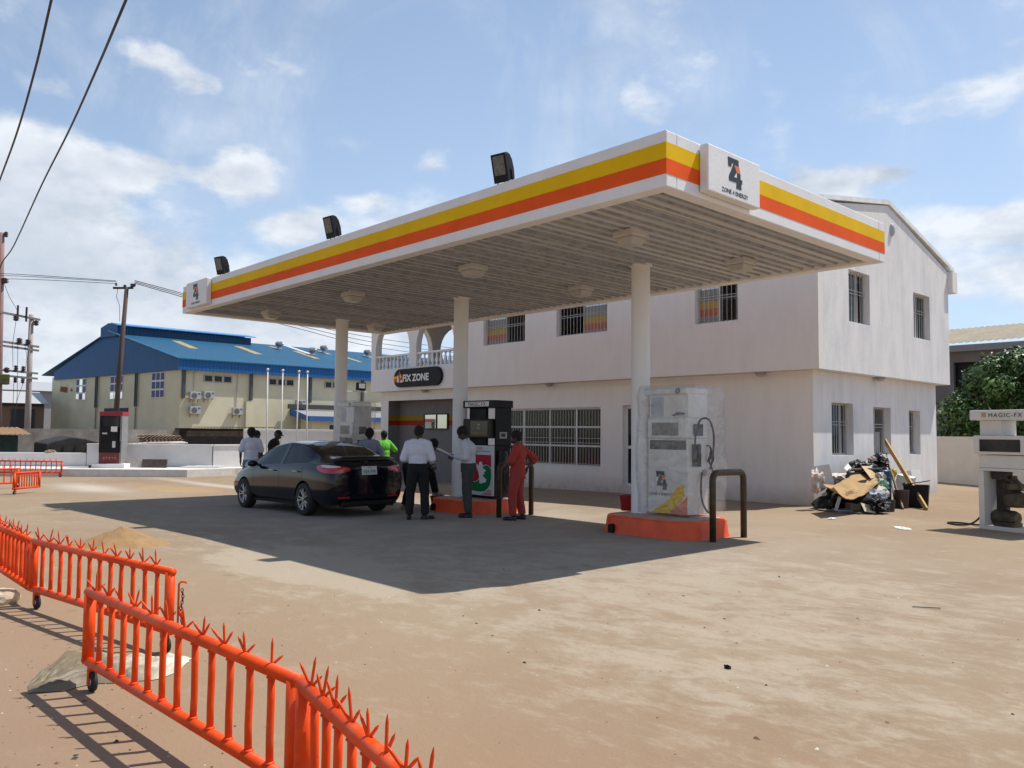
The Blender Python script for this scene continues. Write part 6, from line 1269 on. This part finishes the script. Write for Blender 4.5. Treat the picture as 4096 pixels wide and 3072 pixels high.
tree((-8.9,34.4,0),3.3,.9,4.55,11,'bushy dark green tree behind the pale right hand wall',30000,(1.05,.9)); tree((-5.2,34.2,0),2.4,.8,3.9,12,'lower bushy green tree at the right edge, right of the taller one',18000)
# ------------------------------------------------------------ rubbish heap against the sunlit wall
RB='rubbish leaning against the sunlit wall'
def crump(nm,loc,r,seed,m,lab,cat,amp=.28,freq=3.2,flat=.0,sub=4,rz=0,label_grp=RB,fold=False):
    bm=bmesh.new(); bmesh.ops.create_icosphere(bm,subdivisions=sub,radius=1); o=Vector((seed*3.3,seed*1.7,seed*5.1))
    for v in bm.verts:
        p=v.co.copy(); k=1+amp*noise.noise(p*freq*.6+o)*1.4-amp*abs(noise.noise(p*freq+o))*1.1+amp*.5*noise.noise(p*freq*3+o); p=p*k
        v.co=Vector((p.x*r[0],p.y*r[1],max(p.z,-flat if flat else -9)*r[2]))
    me=bpy.data.meshes.new(nm); bm.to_mesh(me); bm.free()
    if fold: me.polygons.foreach_set('use_smooth',[False]*len(me.polygons))
    ob_=ob(nm,me,m); ob_.location=loc; ob_.rotation_euler=(0,0,rz); tag(ob_,lab,cat,label_grp); return ob_
bagm=mat('black_bag_plastic',(.010,.010,.011),.45,var=.4,bump=.3,bscale=12); sack=mat('white_red_sack',(.62,.60,.57),.6,var=.3,scale=11,col2=(.54,.40,.34)); clearbag=mat('bluish_clear_plastic',(.20,.26,.36),.2,var=.6,scale=9,col2=(.5,.52,.55)); paleb=mat('crumpled_pale_plastic',(.50,.49,.45),.5,var=.4,scale=12,col2=(.28,.27,.25)); greenp=mat('green_print_plastic',(.03,.28,.17),.45,var=.3,scale=6,col2=(.30,.42,.36)); darkj=mat('dark_junk',(.02,.018,.016),.85,var=.6,scale=9)
crump('rubbish_heap',(-8.15,18.0,.10),(.55,1.25,.62),3,darkj,'dark mixed rubbish at the core of the heap under the curved cardboard','rubbish',.30,3.0,.3)
crump('rubbish_bag',(-8.35,18.85,.80),(.26,.46,.24),5,bagm,'black plastic bag behind the dark metal rail of the heap','bag'); crump('rubbish_bag',(-8.35,19.75,.94),(.22,.28,.22),8,bagm,'topmost black plastic bag of the heap beside the leaning planks','bag',.35,4); crump('rubbish_bag',(-7.18,16.98,.16),(.17,.30,.20),9,bagm,'black plastic bag on the ground in front of the heap','bag',.35,4,.6)
crump('rubbish_bag',(-7.3,17.05,.36),(.17,.26,.15),12,clearbag,'crumpled bluish see-through plastic above the front black bag','bag',.5,2.8,sub=3,fold=True)
crump('printed_sack',(-8.35,16.72,.62),(.12,.24,.28),14,sack,'crumpled white and red printed sack at the left top of the heap','sack',.45,2.6,sub=3,fold=True); crump('printed_sack',(-8.2,17.35,.66),(.2,.36,.13),15,sack,'flattened white and red sack lying behind the cardboard','sack',.45,2.6,sub=3,fold=True)
crump('plastic_bundle',(-7.62,18.1,.50),(.15,.26,.17),16,greenp,'green and white printed plastic right of the cardboard','plastic',.42,2.6,sub=3,fold=True); crump('plastic_bundle',(-7.5,17.75,.36),(.2,.36,.13),17,paleb,'crumpled pale plastic under the right edge of the cardboard','plastic',.5,2.8,sub=3,fold=True); crump('plastic_bundle',(-7.9,18.75,.55),(.14,.22,.24),18,paleb,'crumpled pale plastic left of the blue drum','plastic',.5,2.8,sub=3,fold=True)
crump('paper_scrap',(-8.25,19.15,1.06),(.08,.14,.07),19,mat('pinkish_paper',(.5,.40,.36),.8),'small pinkish paper scrap on top of the black bags','paper',.4,4,sub=3)
# curved cardboard
FR=[(15.35,.60),(15.55,.47),(15.90,.335),(16.2,.325),(16.68,.40),(17.15,.54),(17.45,.66)]; BK=[(16.15,.60),(16.65,.56),(17.0,.62),(17.42,.73),(18.10,.76),(18.70,.75),(18.85,.62)]
def lp(P,t): t=min(t,.9999)*(len(P)-1); i=int(t); f=t-i; f=f*f*(3-2*f)*.4+f*.6; return (fz(P[i][0],P[i+1][0],f),fz(P[i][1],P[i+1][1],f))
b=MB(); nu,nv=40,16; V=[];F=[]
for i in range(nu+1):
    a_=lp(FR,i/nu); c_=lp(BK,i/nu)
    for j in range(nv+1):
        v=j/nv; x=-7.36-.62*v; z=fz(a_[1],c_[1],v)-.05*math.sin(math.pi*v)+.025*noise.noise(Vector((i*.25,v*3,2)))+.008*noise.noise(Vector((i*.9,v*9,5))); V.append((x,fz(a_[0],c_[0],v),z))
for i in range(nu):
    for j in range(nv): a=i*(nv+1)+j; F.append((a,a+1,a+nv+2,a+nv+1))
cbm=mat('brown_cardboard',(.30,.175,.07),.85,var=.18,scale=2.2,col2=(.43,.28,.125),bump=.2,bscale=40)
b.add(V,F); o=top('cardboard_sheet',b,cbm,'large curved sheet of brown cardboard on the front of the heap','cardboard',RB,smooth=True); s=o.modifiers.new('s','SOLIDIFY'); s.thickness=.014
b=MB()
for k,(u0,u1,vv) in enumerate(((.40,.60,.30),(.38,.56,.40))):   # faded print on the sheet
    for q in range(7):
        u=fz(u0,u1,q/7); a_=lp(FR,u); c_=lp(BK,u); P=Vector((-7.36-.62*vv,fz(a_[0],c_[0],vv),fz(a_[1],c_[1],vv)-.05*math.sin(math.pi*vv)+.03)); b.box(P,(.045,.035,.003))
ob('faded_print',b,mat('grey_blue_print',(.20,.19,.20),.8),o)
def shard(P,m,lab,nm='cardboard_scrap',cat='cardboard'):
    b=MB(); b.add(P,[(0,1,2,3)]); o=top(nm,b,m,lab,cat,RB); s=o.modifiers.new("s","SOLIDIFY"); s.thickness=.01
tanc=mat('pale_cardboard',(.48,.36,.21),.85,var=.15,scale=4); creamc=mat('cream_scrap',(.55,.50,.36),.85,var=.15,scale=4)
shard([(-7.75,17.9,.66),(-7.95,18.7,.66),(-8.1,18.75,.90),(-8.0,18.0,.92)],tanc,'bent tan cardboard flap standing behind the right end of the curved sheet')
shard([(-7.25,16.9,.28),(-7.3,17.5,.50),(-7.45,17.6,.56),(-7.45,17.0,.36)],creamc,'pale strip of cardboard under the front edge of the curved sheet')
shard([(-7.25,17.05,.03),(-7.2,17.2,.03),(-7.3,17.25,.40),(-7.35,17.1,.42)],tanc,'narrow tan cardboard strip standing below the curved sheet')
shard([(-7.3,16.55,.06),(-7.15,16.72,.02),(-7.3,16.85,.16),(-7.4,16.6,.22)],creamc,'small folded cream scrap at the dark hollow under the curved sheet')
shard([(-8.05,17.55,.78),(-8.1,17.95,.76),(-8.2,17.8,.98),(-8.2,17.6,.88)],paper,'white torn card poking up behind the curved sheet','paper_scrap','paper')
shard([(-7.75,18.45,.25),(-7.7,18.75,.25),(-7.85,18.75,.72),(-7.9,18.5,.74)],tanc,'upright tan cardboard between the green plastic and the blue drum')
shard([(-8.4,16.6,.45),(-8.1,16.95,.5),(-8.2,16.9,.98),(-8.45,16.65,.92)],mat('red_print_sheet',(.58,.50,.46),.7,var=.5,scale=9,col2=(.62,.6,.57)),'stiff white sheet with red print leaning on the wall at the heap left','printed_sheet','sheet')
t_=thing('metal_rail',(-8.0,18.3,.75),'dark rounded metal frame lying behind the cardboard','frame',RB); b=MB(); b.tube([(-8.0,17.33,.62),(-8.0,17.36,.80),(-8.0,17.46,.85),(-8.0,19.20,.83),(-8.0,19.34,.77),(-8.0,19.40,.60)],.035,10); ob('bent_tube',b,darkm,t_,world=True,smooth=True); b=MB(); b.bx(-8.02,-7.98,17.42,19.3,.68,.80); ob('dark_panel',b,mat('brown_black_panel',(.03,.018,.01),.7),t_,world=True)
wood=mat('raw_timber',(.45,.28,.11),.75,var=.2,scale=3,stretch=(4,4,.5)); wood2=mat('grey_timber',(.22,.18,.11),.8,var=.3,scale=3,stretch=(4,4,.5))
def plank(p,q,w,t,m,lab):
    p=Vector(p);q=Vector(q); d=q-p; L_=d.length; b=MB(); b.box((0,0,L_/2),(t,w,L_)); o=top('plank',b,m,lab,'plank',RB,bev=.003); o.location=p; o.rotation_euler=d.to_track_quat('Z','Y').to_euler(); return o
plank((-6.84,18.58,.0),(-8.78,21.2,1.46),.14,.04,wood,'longest leaning plank of raw yellow timber, its foot farthest from the wall'); plank((-7.25,18.35,0),(-8.35,20.2,1.08),.10,.03,wood2,'thinner greyish plank leaning left of the long yellow one'); plank((-7.5,18.6,0),(-8.6,20.8,1.15),.05,.03,mat('dark_timber',(.12,.08,.05),.8),'dark thin stick between the two leaning planks')
def bin_(loc,r,h_,m,lab,cat='bin',n=24,rect=None,rz=0,handle=False):
    t_=thing('waste_bin',loc,lab,cat,RB,rz)
    b=MB()
    if rect:
        w,d=rect; f=.86; V=[(-w*f/2,-d*f/2,0),(w*f/2,-d*f/2,0),(w*f/2,d*f/2,0),(-w*f/2,d*f/2,0),(-w/2,-d/2,h_),(w/2,-d/2,h_),(w/2,d/2,h_),(-w/2,d/2,h_),(-w*.46,-d*.46,h_),(w*.46,-d*.46,h_),(w*.46,d*.46,h_),(-w*.46,d*.46,h_),(-w*.4,-d*.4,.04),(w*.4,-d*.4,.04),(w*.4,d*.4,.04),(-w*.4,d*.4,.04)]
        b.add(V,[(0,1,2,3)]+[(i,(i+1)%4,(i+1)%4+4,i+4) for i in range(4)]+[(4+i,4+(i+1)%4,8+(i+1)%4,8+i) for i in range(4)]+[(8+i,8+(i+1)%4,12+(i+1)%4,12+i) for i in range(4)]+[(12,13,14,15)])
    else: b.lathe([(.001,.01),(r*.86,0),(r*.95,h_*.5),(r,h_-.01),(r*1.05,h_),(r*.95,h_),(r*.84,.03),(.001,.03)],(0,0,0),n,cap=False)
    ob('bin_body',b,m,t_,bev=.006)
    if handle: b=MB(); b.box((-rect[0]*.5,0,h_+.02),(.03,rect[1]*.9,.03)); b.box((0,-rect[1]*.2,h_+.05),(rect[0]*1.1,.02,.02),rot=Matrix.Rotation(R(-12),3,'Y')); ob('bin_rim',b,m,t_)
    return t_
bin_((-7.30,19.25,0),0,.50,blackp,'square black waste bin at the right end of the heap',rect=(.52,.44),rz=.3,handle=True); bin_((-7.42,18.72,0),.155,.40,mat('brown_bin_plastic',(.055,.03,.022),.6,var=.3),'dark brown round bin between the planks and the black bin'); bin_((-7.28,17.62,0),.155,.24,mat('charcoal_tub',(.02,.018,.016),.6),'small dark tub at the front of the heap',cat='tub')
t_=thing('blue_drum',(-7.95,19.0,0),'tall dark blue drum standing behind the planks in the heap','drum',RB); b=MB(); b.lathe([(.17,0),(.18,.02),(.18,.3),(.19,.32),(.18,.34),(.18,.62),(.19,.64),(.18,.66),(.18,.80),(.16,.82)],(0,0,0),22); ob('drum_body',b,mat('dark_blue_plastic',(.008,.035,.09),.4,var=.2),t_); b=MB(); b.lathe([(.05,.82),(.05,.86),(.02,.865)],(.05,0,0),12); ob('drum_cap',b,blackp,t_)
def carton(loc,d,rz,ry,lab,m,flap=True):
    t_=thing('carton',loc,lab,'box',RB); t_.rotation_euler=(0,ry,rz); b=MB(); b.box((0,0,d[2]/2),d); ob('box_body',b,m,t_,bev=.004)
    if flap: b=MB(); b.box((d[0]*.5+.04,0,d[2]+.03),(.12,d[1]*.96,.006),rot=Matrix.Rotation(R(-35),3,'Y')); ob('flap',b,m,t_)
    return t_
ctn=mat('white_carton',(.62,.62,.60),.8,var=.08)
carton((-8.1,20.55,.30),(.36,.62,.34),.25,R(14),'larger white carton tipped behind the long plank',ctn); carton((-8.2,21.35,.42),(.30,.40,.30),-.2,R(-10),'white polystyrene box at the right top of the heap',mat('polystyrene',(.72,.72,.70),.8),False); carton((-7.95,16.65,.02),(.05,.28,.30),.5,R(16),'small white panel box standing at the left foot of the heap',ctn,False); carton((-7.75,17.0,.01),(.22,.24,.16),.9,R(8),'small pinkish carton under the left end of the cardboard',mat('pinkish_carton',(.35,.27,.22),.85)); carton((-7.85,16.75,.0),(.3,.5,.05),.7,0,'flat white and blue carton at the left corner of the heap',mat('white_blue_carton',(.45,.47,.5),.7,scale=6,col2=(.1,.25,.42)),False); carton((-7.85,18.62,.28),(.10,.20,.42),.2,R(-6),'narrow tan carton left of the blue drum',mat('tan_carton',(.42,.28,.18),.85),False)
crump('yellow_rag',(-8.0,19.75,.72),(.06,.10,.12),22,mat('yellow_cloth',(.6,.42,.02),.7),'small bright yellow rag between the planks','rag',.4,4,sub=3)
b=MB(); P=[(-8.3,16.5),(-7.35,16.45),(-7.25,17.3),(-7.7,17.75),(-8.4,17.9)]; b.prism(P,(0,0,.012),(1,0,0),(0,1,0),.02); top('grey_mat',b,mat('grey_mat_cloth',(.14,.13,.12),.9,var=.3),'flat grey mat on the ground under the left half of the heap','mat',RB)
# ------------------------------------------------------------ litter, sheet, sand
crump('paper_scrap',(-7.28,15.09,.015),(.05,.10,.02),31,paper,'small white paper scrap on the ground left of the larger one','paper',.4,4,sub=3,label_grp='paper litter by the heap'); crump('paper_scrap',(-5.78,14.57,.012),(.10,.22,.016),32,paper,'larger torn white paper lying flat on the ground near the stripped dispenser','paper',.5,5,sub=3,label_grp='paper litter by the heap',rz=.9)
crump('black_scrap',(-3.13,4.93,.010),(.026,.014,.015),33,blackp,'tiny black scrap on the bare concrete in the foreground','scrap',.5,5,sub=3,label_grp=None)
b=MB(); b.tube([(-3.08,7.97,.01),(-2.88,8.10,.012)],.005,6); top('stick',b,darkm,'short dark stick on the ground at the lower right','stick')
crump('beige_stone',(-8.63,1.70,.05),(.10,.13,.09),34,mat('beige_stone',(.55,.43,.30),.9),'rounded beige lump under the left barrier at the picture edge','stone',.15,2,sub=3,label_grp=None)
rn=random.Random(77); b=MB()
for i in range(700):
    a=rn.random(); 
    if a<.55: x,y=rn.uniform(-7.5,-.5),rn.uniform(.6,9)
    else: x,y=rn.uniform(-8,-3.5),rn.uniform(.3,1.8)
    s=rn.uniform(.003,.009)*(1 if rn.random()<.90 else 2.2); V=[(x+s*rn.uniform(.6,1.4)*q[0],y+s*rn.uniform(.6,1.4)*q[1],s*.8*rn.uniform(.4,1)*q[2]) for q in ((1,0,0.1),(-1,0,0.1),(0,1,.1),(0,-1,.1),(0,0,1))]
    b.add(V,[(0,2,4),(2,1,4),(1,3,4),(3,0,4)],rn.choice([0,0,1,2]))
tag(ob('gravel',b,[mat('grit_dark',(.06,.05,.045),.9),mat('grit_brown',(.20,.12,.08),.9),mat('grit_pale',(.6,.55,.48),.9)]),'loose grit and small stones scattered over the forecourt','grit',None,'stuff')
# crumpled dusty sheet under the near barriers
lo=[(-5.62,1.25),(-5.53,1.42),(-5.56,1.60),(-5.46,1.75),(-5.40,1.90),(-5.44,2.06),(-5.62,2.20)]; hi=[(-5.80,1.30),(-6.02,1.47),(-6.30,1.68),(-6.22,1.88),(-6.02,2.03),(-5.85,2.16),(-5.72,2.28)]
def lerpl(P,t): t*=len(P)-1; i=min(int(t),len(P)-2); f=t-i; return (fz(P[i][0],P[i+1][0],f),fz(P[i][1],P[i+1][1],f))
b=MB(); nu,nv=64,34; V=[];F=[]
for i in range(nu+1):
    for j in range(nv+1):
        u,v=i/nu,j/nv; a=lerpl(lo,u);c=lerpl(hi,u); e=.02*noise.noise(Vector((u*9,v*2,4))); x,y=fz(a[0],c[0],v)+e,fz(a[1],c[1],v)+e
        edge=min(1,min(u,1-u,v,1-v)*9); z=.005+edge*(.006+.085*(.45-abs(noise.noise(Vector((u*5+v*2,v*9,1)))))*(1 if u<.35 else .6)+.038*(.5-abs(noise.noise(Vector((u*13,v*16,3)))))+.008*noise.noise(Vector((x*40,y*40,3)))+.045*math.exp(-((u-.27)/.08)**2)*v)
        V.append((x,y,z))
for i in range(nu):
    for j in range(nv): a=i*(nv+1)+j; F.append((a,a+1,a+nv+2,a+nv+1))
b.add(V,F)
def sheet_mat():
    m=bpy.data.materials.new('dusty_sheet'); m.use_nodes=True; T=m.node_tree; N=T.nodes.new; L=T.links.new; q=T.nodes['Principled BSDF']; q.inputs['Roughness'].default_value=.55
    tc=N('ShaderNodeTexCoord'); n=N('ShaderNodeTexNoise'); n.inputs['Scale'].default_value=5; n.inputs['Detail'].default_value=8; L(tc.outputs['Object'],n.inputs['Vector']); sp=N('ShaderNodeSeparateXYZ'); L(tc.outputs['Object'],sp.inputs[0])
    a=N('ShaderNodeMath'); a.operation='MULTIPLY_ADD'; a.inputs[1].default_value=1.6; a.inputs[2].default_value=-3.1; L(sp.outputs[1],a.inputs[0]); c=N('ShaderNodeMath'); c.operation='ADD'; L(a.outputs[0],c.inputs[0]); L(n.outputs[0],c.inputs[1])
    cr=N('ShaderNodeValToRGB'); cr.color_ramp.elements[0].position=.15; cr.color_ramp.elements[0].color=(.17,.135,.085,1); cr.color_ramp.elements[1].position=.8; cr.color_ramp.elements[1].color=(.66,.60,.48,1); L(c.outputs[0],cr.inputs[0]); L(cr.outputs[0],q.inputs['Base Color']); return m
top('plastic_sheet',b,sheet_mat(),'crumpled dusty tan and white plastic sheet lying under the nearest barrier','sheet',smooth=True)
# sand heap
b=MB(); V=[];F=[]; nr,na=18,48
for i in range(nr+1):
    for j in range(na):
        r=i/nr; a=2*math.pi*j/na; x,y=.66*r*math.cos(a),.48*r*math.sin(a); ca,sa=math.cos(R(47)),math.sin(R(47)); X_,Y_=x*ca-y*sa,x*sa+y*ca
        z=.25*max(0,1-r)**1.15+(.03*noise.noise(Vector((X_*5,Y_*5,0)))+.012*noise.noise(Vector((X_*16,Y_*16,0))))*(1-r)*min(1,r*4+.3)-.004*(r>.98)+.004; k=1+.16*noise.noise(Vector((math.cos(a)*2,math.sin(a)*2,5))); V.append((-11.95+X_*k,3.72+Y_*k,z))
for i in range(nr):
    for j in range(na): F.append((i*na+j,i*na+(j+1)%na,(i+1)*na+(j+1)%na,(i+1)*na+j))
b.add(V,F); tag(ob('sand_heap',b,mat('yellow_sand',(.33,.20,.09),.95,var=.15,scale=9,bump=.5,bscale=90),smooth=True),'small cone of yellow sand beyond the near barriers','sand heap')
# odds and ends on the planter
b=MB(); b.box((0,0,.17),(.95,.10,.36)); o=top('board',b,mat('brown_board',(.085,.065,.055),.85,var=.3),'brown board leaning on the white wall right of the black and red dispenser','board'); o.location=(-33.25,11.5,.04); o.rotation_euler=(R(-12),0,R(51))
b=MB(); b.box((0,0,.14),(.75,.08,.30)); o=top('board',b,conc_light,'grey slab leaning on the white wall just right of the dispenser plinth','board'); o.location=(-33.75,10.95,.04); o.rotation_euler=(R(-12),0,R(51))
crump('cloth_bundle',(-34.4,9.6,.10),(.28,.16,.07),41,mat('dark_red_cloth',(.07,.02,.02),.9,var=.5),'small dark red bundle on the kerb left of the dispenser plinth','bundle',.5,4,sub=3,label_grp=None)
t_=thing('rod_pile',(-31.9,13.2,.08),'pile of thin white rods on the planter left of the T-shirt person','rods')
for i in range(6): b=MB(); b.tube([(-32.6+.05*i,12.3+.1*i,.09+.02*(i%3)),(-31.6-.06*i,13.4+.08*i,.10+.02*(i%2))],.022,6); ob('rod',b,frame_w,t_,world=True)
# block between the two walls at the step
crump('rubble',(-36.6,8.6,.62),(.16,.22,.10),43,rust,'brown rubble lump on top of the lower white wall','rubble',.3,3,sub=3,label_grp=None)
bpy.data.scenes.remove(TMP)
